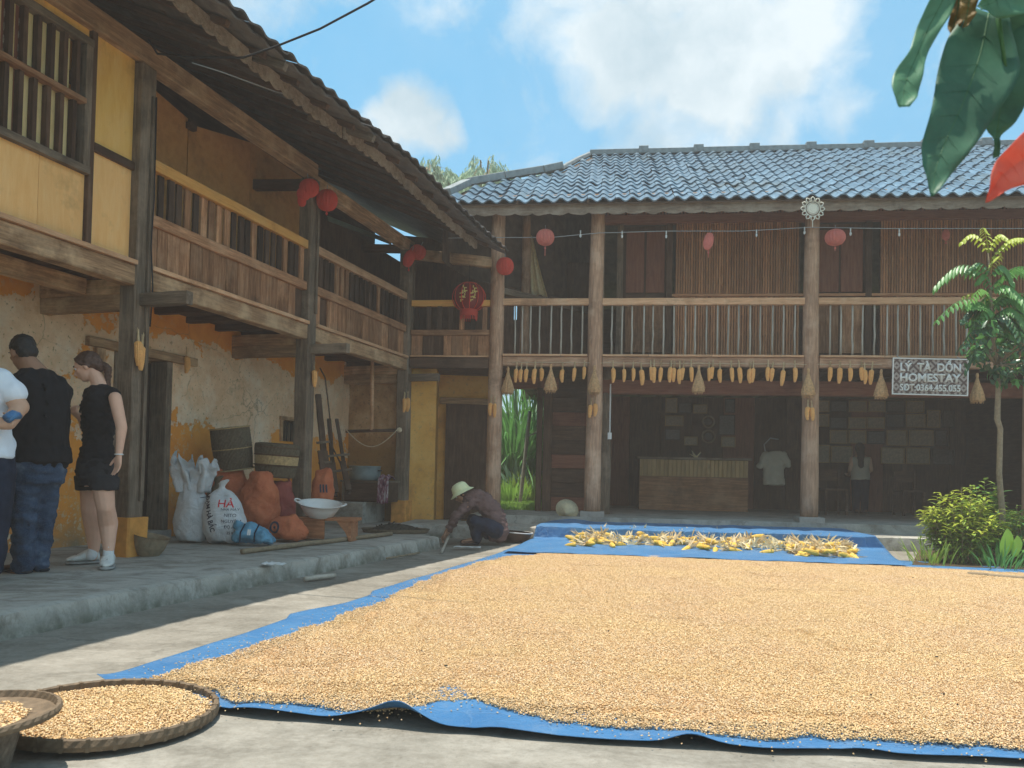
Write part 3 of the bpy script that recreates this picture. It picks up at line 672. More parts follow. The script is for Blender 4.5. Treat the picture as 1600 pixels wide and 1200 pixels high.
# edge course of tiles, one by one
tb = MB()
def tile_fn(a, c): return (-.105+.21*a, -.17+.34*c, .014*math.sin(a*2*math.pi)-.0+.012*(1-c))
tb.grid(tile_fn, 8, 1); tb.grid(lambda a, c: (-.105+.21*(1-a), -.17, .014*math.sin((1-a)*2*math.pi)+.012-.016*c), 8, 1)
tile_me = tb.mesh('tile', 'roof_tile_old', True)
t = T0+.1
while t < T1:
    p = roofpt(t, .10, .012); q = roofpt(t, .4, .012); e = eave(t+.05)-eave(t-.05)
    xx = e.normalized(); yy = (q-p).normalized(); yy = (yy-xx*yy.dot(xx)).normalized(); zz = xx.cross(yy)
    if zz.z < 0: xx = -xx; zz = xx.cross(yy)
    mw = Matrix((xx, yy, zz)).transposed().to_4x4() @ Matrix.Rotation(rng.uniform(-.03, .03), 4, 'Z'); mw.translation = p+Vector((0, 0, rng.uniform(-.004, .008)))
    link('roof_tile', tile_me, roof, mw); t += .205
# rafters and battens seen from below
t = T0+.2
while t < T1-.05:
    beam('rafter', roofpt(t, .16, -.075), roofpt(t, 3.0, -.075), .05, .05, 'wood_dark', roof); t += .46
for s in (.45, .8, 1.15, 1.5, 1.9, 2.3):
    for (ta, tb_) in ((T0, 0), (0, (B_-A).length), ((B_-A).length, T1)):
        beam('batten', roofpt(ta, s, -.042), roofpt(tb_, s, -.042), .04, .018, 'rafter', roof)
# tile undersides, fish scale (cane mat ceiling near the camera)
# fascia boards with a carved lower edge
def fascia(ta, tb_, s=.30, h=.16, drop=.02, parent=roof, fn=roofpt, m='fascia', per=.15, amp=.035):
    L = tb_-ta; n = max(4, int(L/.012)); bb = MB(); vs_ = []
    for i in range(n+1):
        t = ta+L*i/n; ph = ((t+.03*mnoise.noise(Vector((t*1.7, 4, 1))))/per) % 1; k_ = abs(math.sin(math.pi*ph))**.7; top = fn(t, s, -.055-drop); lo = Vector(top); lo.z -= h*.62 + amp*k_ + .014*mnoise.noise(Vector((t*9, 0, 1))) + .006*mnoise.noise(Vector((t*40, 0, 1)))
        off = (fn(t, s+.022, 0)-fn(t, s, 0)); off.z = 0
        vs_ += [top, lo, lo+off, top+off]
    fs = [(i*4+j, i*4+(j+1) % 4, (i+1)*4+(j+1) % 4, (i+1)*4+j) for i in range(n) for j in range(4)]+[(0, 1, 2, 3), (n*4+3, n*4+2, n*4+1, n*4)]
    return bb.add(vs_, fs).build('fascia_board', m, parent)
d1 = (B_-A).length
fascia(T0, .55*d1-.9); fascia(.55*d1-.9, d1-.8, s=.33); fascia(d1-.8, T1-.35, s=.30); 
# brackets poking out under the eave
for t in (.55*d1-.86, d1-.76): beam('bracket', roofpt(t, .75, -.12), roofpt(t, .0, -.09), .05, .07, 'wood_post', LH)
# the roof runs on behind the corner
rx = MB().grid(lambda a, c: roofpt(T1, 1.15+2.45*c, -.03)+LF.u*(2.4*a), 6, 6).build('roof_extension', 'roof_tile_old', roof); solid(rx, .03)
wall_piece(Frame(LF.P(LU[2]+2.3, -5.2, 0), LF.n), 0, 4.2, .1, 4.6, 0, 'wood_dark', LH, amp=0)
DW = Frame(LF.P(LU[2]+1.55, -.8, 0), FF.P(.0, -2.3, 0)-LF.P(LU[2]+1.55, -.8, 0)); fbox(DW, 'back_wall', 0, (FF.P(.0, -2.3, 0)-LF.P(LU[2]+1.55, -.8, 0)).xy.length, -.03, .03, 2.62, 5.0, 'wood_dark', LH)
# wall plates / purlins on the posts
fbox(LF, 'wall_plate', -8, LU[1]+.05, -.07, .07, 4.37, 4.55, 'wood_beam', LH, jit=.004, nseg=10)
fbox(LF, 'wall_plate', LU[1]+.06, LU[2]+.1, -.07, .07, 4.26, 4.42, 'wood_beam', LH, jit=.004, nseg=8)
beam('wall_plate', DF.P(.05, 0, 4.22), DF.P(DL+.0, 0, 4.06), .12, .15, 'wood_beam', LH, jit=.003, nseg=6)
for uu in LU: beam('tie_beam', LF.P(uu, -1.6, 4.42), LF.P(uu, -.08, 4.30), .09, .12, 'wood_dark', LH, jit=.003, nseg=5)
# gable end and back wall so that it is a whole house
wall_piece(LF, -9, LU[2]+2.0, .1, 4.6, -5.2, 'plaster_orange', LH, amp=0)

# ================================================================== FRONT HOUSE
FH = thing('tiled_house', 'two-storey timber house facing the courtyard with blue-grey tiled roof and bamboo walls', 'house', FF.P(4, -2, 0))
FLOOR = 2.66
def Fz(px, py, n=0): return FF.Z(px, py, n)
def Fu(px, py, n=0): return FF.U(px, py, n)
# columns: round, slightly tapering, on stone blocks
def column(fr, u, n, z0, z1, r0, r1, m, parent, name='column', stone=True):
    pts = []; ra = []
    for i in range(15):
        a = i/14; p = fr.P(u+.012*mnoise.noise(Vector((u, a*4, 1))), n+.012*mnoise.noise(Vector((u, a*4, 7))), 0); pts.append((z0+(z1-z0)*a, p.x, p.y)); ra.append((r0+(r1-r0)*a)*(1+.03*mnoise.noise(Vector((u, a*9, 3)))))
    # local X = up, so that the grain runs along the trunk
    mw = Matrix(((0, 0, 1), (0, 1, 0), (-1, 0, 0))).to_4x4()
    mw = Matrix(((0, 1, 0), (0, 0, 1), (1, 0, 0))).to_4x4()
    b = MB().tube([Vector(p) for p in pts], ra, 14)
    c = b.build(name, m, parent, smooth=True, mw=mw)
    if stone: fbox(fr, 'plinth', u-r0-.05, u+r0+.05, n-r0-.05, n+r0+.05, z0-.11, z0-.002, 'stone', c)
    return c
CT = Fz(940, 322)
for i, uu in enumerate(FU):
    column(FF, uu, 0, .29 if i == 0 else .37, CT+.1, .125 if i else .115, .10, 'wood_column', FH)
column(FF, Fu(945, 700, -.35), -.75, .30, 2.55, .10, .10, 'wood_post', FH, stone=False)
# floor edge beam and lower beam
U0, U9 = 0.0, FU[3]+1.2
for i in range(4):
    a = FU[i]+.11; b_ = (FU[i+1]-.11) if i < 3 else U9
    fbox(FF, 'edge_beam', a, b_, -.06, .06, FLOOR-.15, FLOOR-.01, 'wood_column', FH, jit=.003, nseg=8)
    x = a
    while x < b_:
        L = min(rng.uniform(.5, 1.2), b_-x); fbox(FF, 'deck_strip', x, x+L-.008, -.08, .10, FLOOR-.006, FLOOR+.022, 'wood_rail', FH); x += L
for i in range(10): n0 = -1.25+i*.117; fbox(FF, 'floor_board', 0, U9, n0, n0+.114, FLOOR-.03, FLOOR, 'wood_dark', FH)
for i in range(30):
    uu = .25+i*.36
    if uu < U9: fbox(FF, 'joist', uu-.04, uu+.04, -6.8, -.07, FLOOR-.13, FLOOR-.032, 'wood_dark', FH)
fbox(FF, 'ceiling', 0, U9, -6.9, -1.26, FLOOR-.03, FLOOR, 'wood_dark', FH)
fbox(FF, 'lower_beam', FU[1]+.1, U9, -.85, -.65, 2.18, 2.40, 'wood_red', FH, jit=.003, nseg=6)
# gallery railing: top rail, thin stick balusters
zrt = Fz(850, 467); zrb = zrt-.10
bal_me = {}
def baluster(k):
    if k not in bal_me:
        pts = [(i/5*(zrb-FLOOR), .012*mnoise.noise(Vector((k*3, i*.7, 0))), .012*mnoise.noise(Vector((k*3, i*.7, 5)))) for i in range(6)]
        bal_me[k] = MB().tube(pts, [.017, .014, .015, .014, .013, .014], 6).mesh('baluster', 'stick_pale', True)
    return bal_me[k]
xs = [[795+0, 816, 840, 856, 877, 893, 910], [956, 972, 987.5, 1006, 1020, 1037, 1053, 1071, 1086, 1104, 1121, 1138, 1154, 1172, 1188, 1207, 1224, 1242],
      [1297, 1314, 1332, 1348, 1366, 1386, 1403, 1420, 1438, 1457, 1475, 1494, 1511, 1530, 1548, 1566, 1583], []]
xs[0] = [805, 816, 829, 843, 861, 877, 893, 910]
for i in range(4):
    a = FU[i]+.09; b_ = (FU[i+1]-.09) if i < 3 else U9
    rl = fbox(FF, 'gallery_railing', a, b_, -.045, .045, zrb, zrt, 'wood_rail', FH, jit=.002, nseg=8)
    ul = [Fu(x, 510) for x in xs[i]] if i < 3 else [a+.18*j for j in range(1, 8)]
    for uu in ul:
        mw = Matrix(((0, 1, 0), (0, 0, 1), (1, 0, 0))).to_4x4() @ Matrix.Rotation(rng.uniform(-.012, .012), 4, 'Y') @ Matrix.Rotation(rng.uniform(0, 6), 4, 'X'); mw.translation = FF.P(uu, 0, FLOOR+.02)
        link('baluster', baluster(rng.randrange(7)), rl, mw)
# upper wall with bamboo canes, doors
UW = -1.15
uz0, uz1 = FLOOR, Fz(1100, 349, UW)
cane_me = {}
def cane(u, z0, z1, n, r, m, parent):
    key = (round(z1-z0, 2), m, rng.randrange(4))
    if key not in cane_me:
        L = z1-z0; pts = []; ra = []; x = 0; nd = rng.uniform(.1, .3)
        while x < L: pts.append((x, 0, 0)); ra.append(.0185); pts.append((min(L, x+nd*.9), .002, 0)); ra.append(.0175); pts.append((min(L, x+nd*.95), 0, 0)); ra.append(.0215); x += nd; nd = .33
        pts.append((L, 0, 0)); ra.append(.018)
        pts2, ra2 = [pts[0]], [ra[0]]
        for p, q in zip(pts[1:], ra[1:]):
            if p[0] > pts2[-1][0]+.003: pts2.append(p); ra2.append(q)
        cane_me[key] = MB().tube(pts2, ra2, 6, caps=False).mesh('cane', m, True)
    mw = Matrix(((0, 1, 0), (0, 0, 1), (1, 0, 0))).to_4x4() @ Matrix.Rotation(rng.uniform(-.004, .004), 4, 'Y'); mw.translation = FF.P(u, n+rng.uniform(-.003, .003), z0)
    return link('cane', cane_me[key], parent, mw)
def cane_panel(u0, u1, z0, z1, n, m='bamboo', pitch=.040, name='bamboo_wall'):
    bk = fbox(FF, name, u0, u1, n-.06, n-.025, z0, z1, 'wood_dark', FH)
    x = u0+pitch/2
    while x < u1-pitch/3: cane(x, z0, z1, n, .02, m, bk); x += pitch*rng.uniform(.96, 1.05)
    return bk
bu = [Fu(x, 450, UW) for x in (962, 973, 1040, 1050, 1262, 1288, 1361, 1372)]; UE = U9
zb2 = Fz(1100, 461, UW)
cane_panel(bu[3]+.05, FU[2]+.12, zb2+.02, uz1, UW); cane_panel(bu[3]+.05, FU[2]+.12, uz0, zb2-.03, UW)
cane_panel(bu[7]+.03, FU[3]+.7, zb2+.02, uz1, UW); cane_panel(bu[7]+.03, FU[3]+.7, uz0, zb2-.03, UW)
fbox(FF, 'rail', bu[3], FU[3]+.8, UW-.02, UW+.045, zb2-.03, zb2+.01, 'bamboo', FH)
def door2(u0, u1):
    z1 = uz1-.02; d = fbox(FF, 'door', u0, u1, UW-.10, UW-.06, uz0, z1, 'wood_dark', FH)
    mid = (u0+u1)/2
    for a, b_ in ((u0+.05, mid-.005), (mid+.03, u1-.02)):
        fbox(FF, 'door_leaf', a, b_, UW-.055, UW-.03, zb2+.05, z1-.10, 'wood_red', d, vert=True)
        fbox(FF, 'door_leaf', a, b_, UW-.055, UW-.03, uz0+.25, zb2-.12, 'wood_plank', d, vert=True)
        fbox(FF, 'door_rail', a, b_, UW-.05, UW-.015, zb2-.10, zb2+.03, 'wood_dark', d)
    fbox(FF, 'door_frame', u0-.10, u0, UW-.06, UW+.06, uz0, z1, 'wood_post', FH)
    fbox(FF, 'door_frame', u1+.0, u1+.10, UW-.06, UW+.05, uz0, z1, 'wood_dark', FH)
door2(bu[1], bu[2]); door2(bu[5]-.15, bu[6]-.1)
fbox(FF, 'wall_beam', FU[1]+.05, UE, UW-.05, UW+.07, uz1+.0, uz1+.14, 'wood_red', FH, jit=.003, nseg=8)
# redder short canes above the beam, up to the roof
zt = CT+.45
cane_panel(FU[1]+.08, FU[3]+.7, uz1+.145, zt, UW+.01, 'bamboo_red', .052)
# left gallery bay: open, dark back wall, inner post
fbox(FF, 'wall_post', FU[1]-.02, FU[1]+.12, UW-.05, UW+.05, FLOOR, CT+.4, 'wood_post', FH)
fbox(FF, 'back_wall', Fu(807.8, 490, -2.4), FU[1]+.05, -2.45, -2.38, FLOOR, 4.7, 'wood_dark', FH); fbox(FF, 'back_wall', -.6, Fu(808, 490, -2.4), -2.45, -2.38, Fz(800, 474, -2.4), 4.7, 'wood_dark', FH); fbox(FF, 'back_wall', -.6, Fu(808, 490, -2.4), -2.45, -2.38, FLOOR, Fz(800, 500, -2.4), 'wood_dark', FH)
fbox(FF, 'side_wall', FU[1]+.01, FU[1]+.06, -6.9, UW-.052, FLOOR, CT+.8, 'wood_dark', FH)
column(FF, Fu(822, 420, -1.2), -1.2, FLOOR, CT+.25, .075, .07, 'wood_column', FH, name='inner_post', stone=False)
beam('gallery_beam', FF.P(0, -.3, 3.72), FF.P(FU[1], -2.3, 3.78), .09, .1, 'wood_post', FH)
# hanging drape in the open bay
dp = [Fu(826, 380, -1.25), Fu(851, 460, -1.25)]
def drape(a, c):
    u = dp[0]+.05*c+(dp[1]-dp[0])*a*(.25+.75*c**1.2); return FF.P(u, -1.28+.05*math.sin(a*14)*(.3+c*.7), Fz(826, 372, -1.25)-c*1.0+.05*math.sin(a*3))
tag(solid(MB().grid(drape, 24, 10).build('hanging_cloth', 'straw_pale', smooth=True), .004), 'pale rolled cloth hanging from the thin inner post of the open gallery corner', 'cloth')
# ---- lower storey: back walls
dl, drr = Fu(783, 700, -1.35), Fu(838, 700, -1.35); dtop = Fz(810, 607, -1.35)
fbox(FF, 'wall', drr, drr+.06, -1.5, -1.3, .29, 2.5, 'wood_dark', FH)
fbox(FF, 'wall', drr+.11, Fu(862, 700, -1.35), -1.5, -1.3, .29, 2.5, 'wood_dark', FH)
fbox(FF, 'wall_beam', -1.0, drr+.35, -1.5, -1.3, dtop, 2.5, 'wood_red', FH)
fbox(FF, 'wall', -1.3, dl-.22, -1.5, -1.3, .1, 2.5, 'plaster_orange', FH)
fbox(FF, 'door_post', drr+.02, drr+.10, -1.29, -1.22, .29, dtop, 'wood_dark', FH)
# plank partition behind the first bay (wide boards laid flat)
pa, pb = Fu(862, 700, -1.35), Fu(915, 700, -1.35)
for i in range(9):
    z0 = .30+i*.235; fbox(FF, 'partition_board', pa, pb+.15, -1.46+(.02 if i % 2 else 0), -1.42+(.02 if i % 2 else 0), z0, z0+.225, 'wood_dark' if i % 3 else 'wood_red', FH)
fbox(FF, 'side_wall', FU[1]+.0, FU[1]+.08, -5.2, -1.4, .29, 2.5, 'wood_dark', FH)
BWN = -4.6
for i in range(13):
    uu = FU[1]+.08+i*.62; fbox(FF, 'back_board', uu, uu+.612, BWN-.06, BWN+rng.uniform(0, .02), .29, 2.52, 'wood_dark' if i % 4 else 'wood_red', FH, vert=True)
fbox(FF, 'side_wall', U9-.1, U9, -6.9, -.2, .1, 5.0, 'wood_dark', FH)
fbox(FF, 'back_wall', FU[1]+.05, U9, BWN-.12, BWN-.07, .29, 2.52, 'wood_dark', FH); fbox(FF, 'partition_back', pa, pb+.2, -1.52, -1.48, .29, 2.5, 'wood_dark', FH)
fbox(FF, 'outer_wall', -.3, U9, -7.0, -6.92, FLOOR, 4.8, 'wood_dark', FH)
# ---- roof
RE_N = .50; zE = Fz(1100, 312, RE_N)   # tile edge
zR_px = FF.inv(925, 243, -3.6)[1]; RUN = 4.1; RISE = zR_px-zE; SL = math.hypot(RUN, RISE)
rdir = (FF.n*(-RUN)+Vector((0, 0, RISE))).normalized(); rnor = FF.u.cross(rdir).normalized()
if rnor.z < 0: rnor = -rnor
rO = FF.P(0, RE_N, zE)
def rp(u, s, h=0): return rO + FF.u*u + rdir*s + rnor*h
def rinv(px, py):
    d = ray(px, py); t = (rO-CO).dot(rnor)/d.dot(rnor); p = CO+d*t-rO; return p.dot(FF.u), p.dot(rdir)
hip = [rinv(*p) for p in ((702, 309), (735, 293), (790, 283), (850, 273), (880, 266), (905, 252), (925, 243))]
def hipu(s):
    if s <= hip[0][1]: return hip[0][0]
    for (ua, sa), (ub, sb) in zip(hip, hip[1:]):
        if s <= sb: return ua+(ub-ua)*(s-sa)/(sb-sa)
    return hip[-1][0]
print('HIP', hip, SL)
U8 = U9+.8
def rsh(a, c): s = .02+(SL-.02)*c; u = hipu(s); return rp(u+(U8-u)*a, s, -.03)
rb = MB().grid(rsh, 20, 16); rb.grid(lambda a, c: rp(hip[-1][0]+(U8-hip[-1][0])*(1-a), SL, -.03) + FF.n*(-4.2*c) - Vector((0, 0, RISE*c)), 10, 1)
# hip end plane, falling away to the left and back
hl = [rp(hipu(s_), s_, -.03) for s_ in [SL*i/12 for i in range(13)]]
back = hl[-1]+FF.n*(-4.2)-Vector((0, 0, RISE))-FF.u*2.2
lo_ = [Vector((p.x, p.y, 4.0)) for p in hl]; rb.add(hl+lo_, [(i, i+1, 14+i, 13+i) for i in range(12)])
roof2 = rb.build('roof', 'rafter', FH); solid(roof2, .02)
# S-profile tiles
rows = 14; rh = SL/rows; tw = .205
def tm(a, c): return (-tw/2+tw*a, -rh*.56+rh*1.12*c, .026*math.sin(a*2*math.pi+.6)+.022*(1-c))
tb = MB().grid(tm, 10, 1); tb.grid(lambda a, c: (-tw/2+tw*(1-a), -rh*.56, .026*math.sin((1-a)*2*math.pi+.6)+.022-.02*c), 10, 1)
t2 = tb.mesh('roof_tile', 'roof_tile', True); rest = MB(); cells = []
for r_ in range(rows):
    s = rh*(r_+.5); u = hipu(s)+tw*.4
    u = math.ceil(u/tw)*tw
    while u < U8: cells.append((r_, u, s)); u += tw
vis = [c for c in cells if True]
vis.sort(key=lambda c: c[2]*1.0+abs(c[1]-4)*.04)
base = Matrix((FF.u, rdir, rnor)).transposed().to_4x4()
if FF.u.cross(rdir).dot(rnor) < 0: base = Matrix((-FF.u, rdir, rnor)).transposed().to_4x4()
for i, (r_, u, s) in enumerate(vis):
    mw = base @ Matrix.Rotation(rng.gauss(0, .018), 4, 'Z') @ Matrix.Rotation(rng.gauss(0, .016), 4, 'X'); mw.translation = rp(u+rng.gauss(0, .005), s+rng.gauss(0, .010), .012+abs(rng.gauss(0, .004)))
    if i < 298: link('roof_tile', t2, roof2, mw)
    else: rest.add([mw @ v.co for v in t2.vertices], [tuple(p.vertices) for p in t2.polygons])
o = rest.build('upper_roof_tiles', 'roof_tile', FH, smooth=True); o['kind'] = 'stuff'
# ridge and hip capping of cement
def capping(pts, wd, h, L):
    for a, b_ in zip(pts, pts[1:]):
        n = max(1, round((b_-a).length/L)); 
        for i in range(n):
            p, q = a.lerp(b_, i/n), a.lerp(b_, (i+1)/n); d = (q-p).normalized()*.012
            beam('ridge_cap', p+d, q-d, wd, h+rng.uniform(-.008, .008), 'ridge_cement', roof2, jit=.002, nseg=3)
            if pts is ridge: beam('ridge_block', q-(q-p).normalized()*.09+Vector((0, 0, .03)), q+(q-p).normalized()*.09+Vector((0, 0, .03)), wd+.03, h+.04, 'ridge_cement', roof2)
ridge = [rp(hip[-1][0]-.05, SL, .03), rp(U8, SL, .03)]
capping(ridge, .2, .10, 1.05)
h2 = [rp(hipu(SL*i/14)-.06, SL*i/14, .07) for i in (0, 2, 4, 6)]
h2b = [rp(u-.05, s, .08) for u, s in hip]
capping(h2b[:5], .16, .11, 1.0); 
bb = MB().tube([rp(u-.03, s, .03) for u, s in hip[3:]], .05, 6).build('hip_cap', 'ridge_cement', roof2)
# rafters + battens below
u = hip[0][0]+.4
while u < U8:
    beam('rafter', rp(max(u, hipu(.1)), .12, -.085), rp(u, 3.2, -.085), .045, .05, 'wood_dark', roof2); u += .42
for s in (.35, .7, 1.05, 1.4, 1.8): beam('batten', rp(hipu(s)+.1, s, -.05), rp(U8, s, -.05), .04, .016, 'wood_dark', roof2)
fascia(hip[0][0]+.2, U8, s=.12, h=.20, parent=roof2, fn=lambda t, s, dz: rp(t, s, 0)+Vector((0, 0, dz+.02)), m='fascia', per=.27, amp=.032)
fbox(FF, 'wall_plate', 0, U9, -.07, .07, CT+.02, CT+.16, 'wood_column', FH)
fbox(FF, 'wall_plate', -1.5, 0, -.3, -.18, CT+.02, CT+.14, 'wood_dark', FH)
# ================================================================== TARPS AND CORN
def plerp(pts, a):
    """point at fraction a of a polyline by length"""
    L = [0]
    for p, q in zip(pts, pts[1:]): L.append(L[-1]+(q-p).length)
    t = a*L[-1]
    for i in range(len(pts)-1):
        if t <= L[i+1] or i == len(pts)-2: return pts[i].lerp(pts[i+1], (t-L[i])/max(1e-6, L[i+1]-L[i]))
G = lambda l, z=.0: [onz(x, y, z) for x, y in l]
Npts = G([(150, 1066), (250, 1092), (335, 1110), (500, 1124), (600, 1131), (700, 1142), (760, 1146), (900, 1157), (1100, 1168), (1340, 1178), (1600, 1191), (2150, 1215)])
Fpts = G([(792, 861), (1000, 861), (1200, 866), (1430, 878), (1700, 895), (1950, 905)])
Lpts = G([(150, 1066), (240, 1036), (300, 1017), (385, 990), (448, 968), (452, 962), (540, 943), (578, 932), (582, 925), (700, 890), (792, 861)])
def bumpf(x, c, w_): return math.exp(-((x-c)/w_)**2)
def tarp_fn(a, c):
    c = c**1.8; n_, f_, l_ = plerp(Npts, a), plerp(Fpts, a), plerp(Lpts, c)
    p = n_.lerp(f_, c) + (l_-n_.lerp(f_, c)*1.0)*0
    p += (l_-Npts[0].lerp(Fpts[0], c))*max(0, 1-a*2.2)
    x = p.x; e = math.exp(-c/.012)
    z = .008 + .006*mnoise.noise(Vector((p.x*2.5, p.y*2.5, 0)))
    z += e*(.006+.05*max(0, mnoise.noise(Vector((x*3.1, 2.2, 1)))) + .06*bumpf(x, -.37, .10) + .03*bumpf(x, .62, .08)) + .012*bumpf(x, -.23, .12)*bumpf(c, .06, .03)
    d = .02*mnoise.noise(Vector((x*4, 8, 0)))*e; p.y += d
    p.z = max(.004, z); return p
tp = MB().grid(tarp_fn, 260, 90).build('tarpaulin', 'tarp_blue', smooth=True); solid(tp, .0025)
tag(tp, 'large blue tarpaulin spread over the courtyard under the drying corn kernels', 'tarpaulin')
# second tarp going over the terrace step
rowsT = [((884, 809.5), (1288, 820), .235), ((864, 813.5), (1312, 825.5), .22), ((845, 818.5), (1338, 831.5), .20), ((838, 823.5), (1368, 839), .192), ((833, 842), (1385, 859), .035), ((812, 852), (1398, 872), .02), ((786, 862), (1420, 885), .028)]
RT = [(onz(*l, z), onz(*r_, z)) for l, r_, z in rowsT]
def tarp2(a, c):
    t = c*(len(RT)-1); i = min(len(RT)-2, int(t)); f = t-i
    l = RT[i][0].lerp(RT[i+1][0], f); r_ = RT[i][1].lerp(RT[i+1][1], f); p = l.lerp(r_, a)
    fold = mnoise.noise(Vector((p.x*2.2, p.y*.8, 4))); p.z += .008*fold + .008
    p.z += .05*bumpf(a, .07, .05)*bumpf(c, .12, .12)
    p.z += .018*mnoise.noise(Vector((a*22, c*3, 6)))*(1 if .3 < c < .8 else .4)
    p.y += .05*mnoise.noise(Vector((a*5, 1, c)))*(1-c); return p
t2o = MB().grid(tarp2, 120, 70).build('tarpaulin', 'tarp_blue', smooth=True); solid(t2o, .003)
tag(t2o, 'smaller blue tarpaulin draped over the terrace step under the heap of unshelled cobs', 'tarpaulin')
# kernels
KP = [Vector((p.x, p.y)) for p in G([(226, 1066), (262, 1052), (306, 1037), (350, 1024), (394, 1008), (450, 992), (503, 975), (560, 951), (600, 936), (656, 910), (700, 893), (745, 881), (800, 867), (835, 863), (1020, 868), (1300, 880), (1600, 896), (1900, 908), (2060, 1185), (1800, 1186), (1600, 1175), (1480, 1162), (1350, 1154), (1256, 1151), (1162, 1150), (1050, 1143), (937, 1134), (869, 1122), (790, 1108), (735, 1096), (681, 1095), (640, 1106), (600, 1111), (560, 1110), (512, 1100), (440, 1100), (372, 1096), (324, 1080), (270, 1072)], .02)]
KA = np.array([(p.x, p.y) for p in KP])
def inside(P):
    x, y = P[:, 0], P[:, 1]; c = np.zeros(len(P), bool); n = len(KA)
    for i in range(n):
        (x1, y1), (x2, y2) = KA[i], KA[(i+1) % n]
        k_ = ((y1 > y) != (y2 > y)) & (x < (x2-x1)*(y-y1)/((y2-y1) or 1e-9)+x1); c ^= k_
    return c
def edist(P):
    d = np.full(len(P), 9.0); n = len(KA)
    for i in range(n):
        a = KA[i]; b = KA[(i+1) % n]; ab = b-a; t = np.clip(((P-a)@ab)/(ab@ab), 0, 1); q = a+t[:, None]*ab
        d = np.minimum(d, np.linalg.norm(P-q, axis=1))
    return d
def kernel_verts(n, seed, pos, zr=(.0, .012), size=.0040):
    r = np.random.RandomState(seed)
    base = np.array([(1.15, 0, 0), (-.75, .75, 0), (-.75, -.75, 0), (0, 0, .62), (0, 0, -.62), (.55, .7, 0), (.55, -.7, 0)])
    fs = np.array([(0, 5, 3), (5, 1, 3), (1, 2, 3), (2, 6, 3), (6, 0, 3), (5, 0, 4), (1, 5, 4), (2, 1, 4), (6, 2, 4), (0, 6, 4)])
    a = r.rand(n)*6.283; tx = (r.rand(n)-.5)*.9; ty = (r.rand(n)-.5)*.9
    s = size*(.85+.35*r.rand(n)); V = np.zeros((n, 7, 3))
    bx, by, bz = base[:, 0], base[:, 1], base[:, 2]
    X = bx[None]*np.cos(ty)[:, None]+bz[None]*np.sin(ty)[:, None]; Z = -bx[None]*np.sin(ty)[:, None]+bz[None]*np.cos(ty)[:, None]
    Y = by[None]*np.cos(tx)[:, None]-Z*np.sin(tx)[:, None]; Z = by[None]*np.sin(tx)[:, None]+Z*np.cos(tx)[:, None]
    ca, sa = np.cos(a)[:, None], np.sin(a)[:, None]
    V[:, :, 0] = (X*ca-Y*sa)*s[:, None]+pos[:, 0:1]; V[:, :, 1] = (X*sa+Y*ca)*s[:, None]+pos[:, 1:2]
    zz = zr[0]+(zr[1]-zr[0])*r.rand(n); V[:, :, 2] = Z*s[:, None]+(zz+(pos[:, 2] if pos.shape[1] > 2 else 0))[:, None]
    Fc = (fs[None]+7*np.arange(n)[:, None, None]).reshape(-1, 3); return V.reshape(-1, 3), Fc
def np_mesh(name, V, Fc, m):
    me = bpy.data.meshes.new(name); me.vertices.add(len(V)); me.vertices.foreach_set('co', np.asarray(V, np.float32).ravel())
    me.loops.add(Fc.size); me.loops.foreach_set('vertex_index', Fc.ravel().astype(np.int32)); me.polygons.add(len(Fc))
    me.polygons.foreach_set('loop_start', np.arange(0, Fc.size, 3, dtype=np.int32)); me.update(calc_edges=True); me.validate(); me.materials.append(MATS[m]); return me
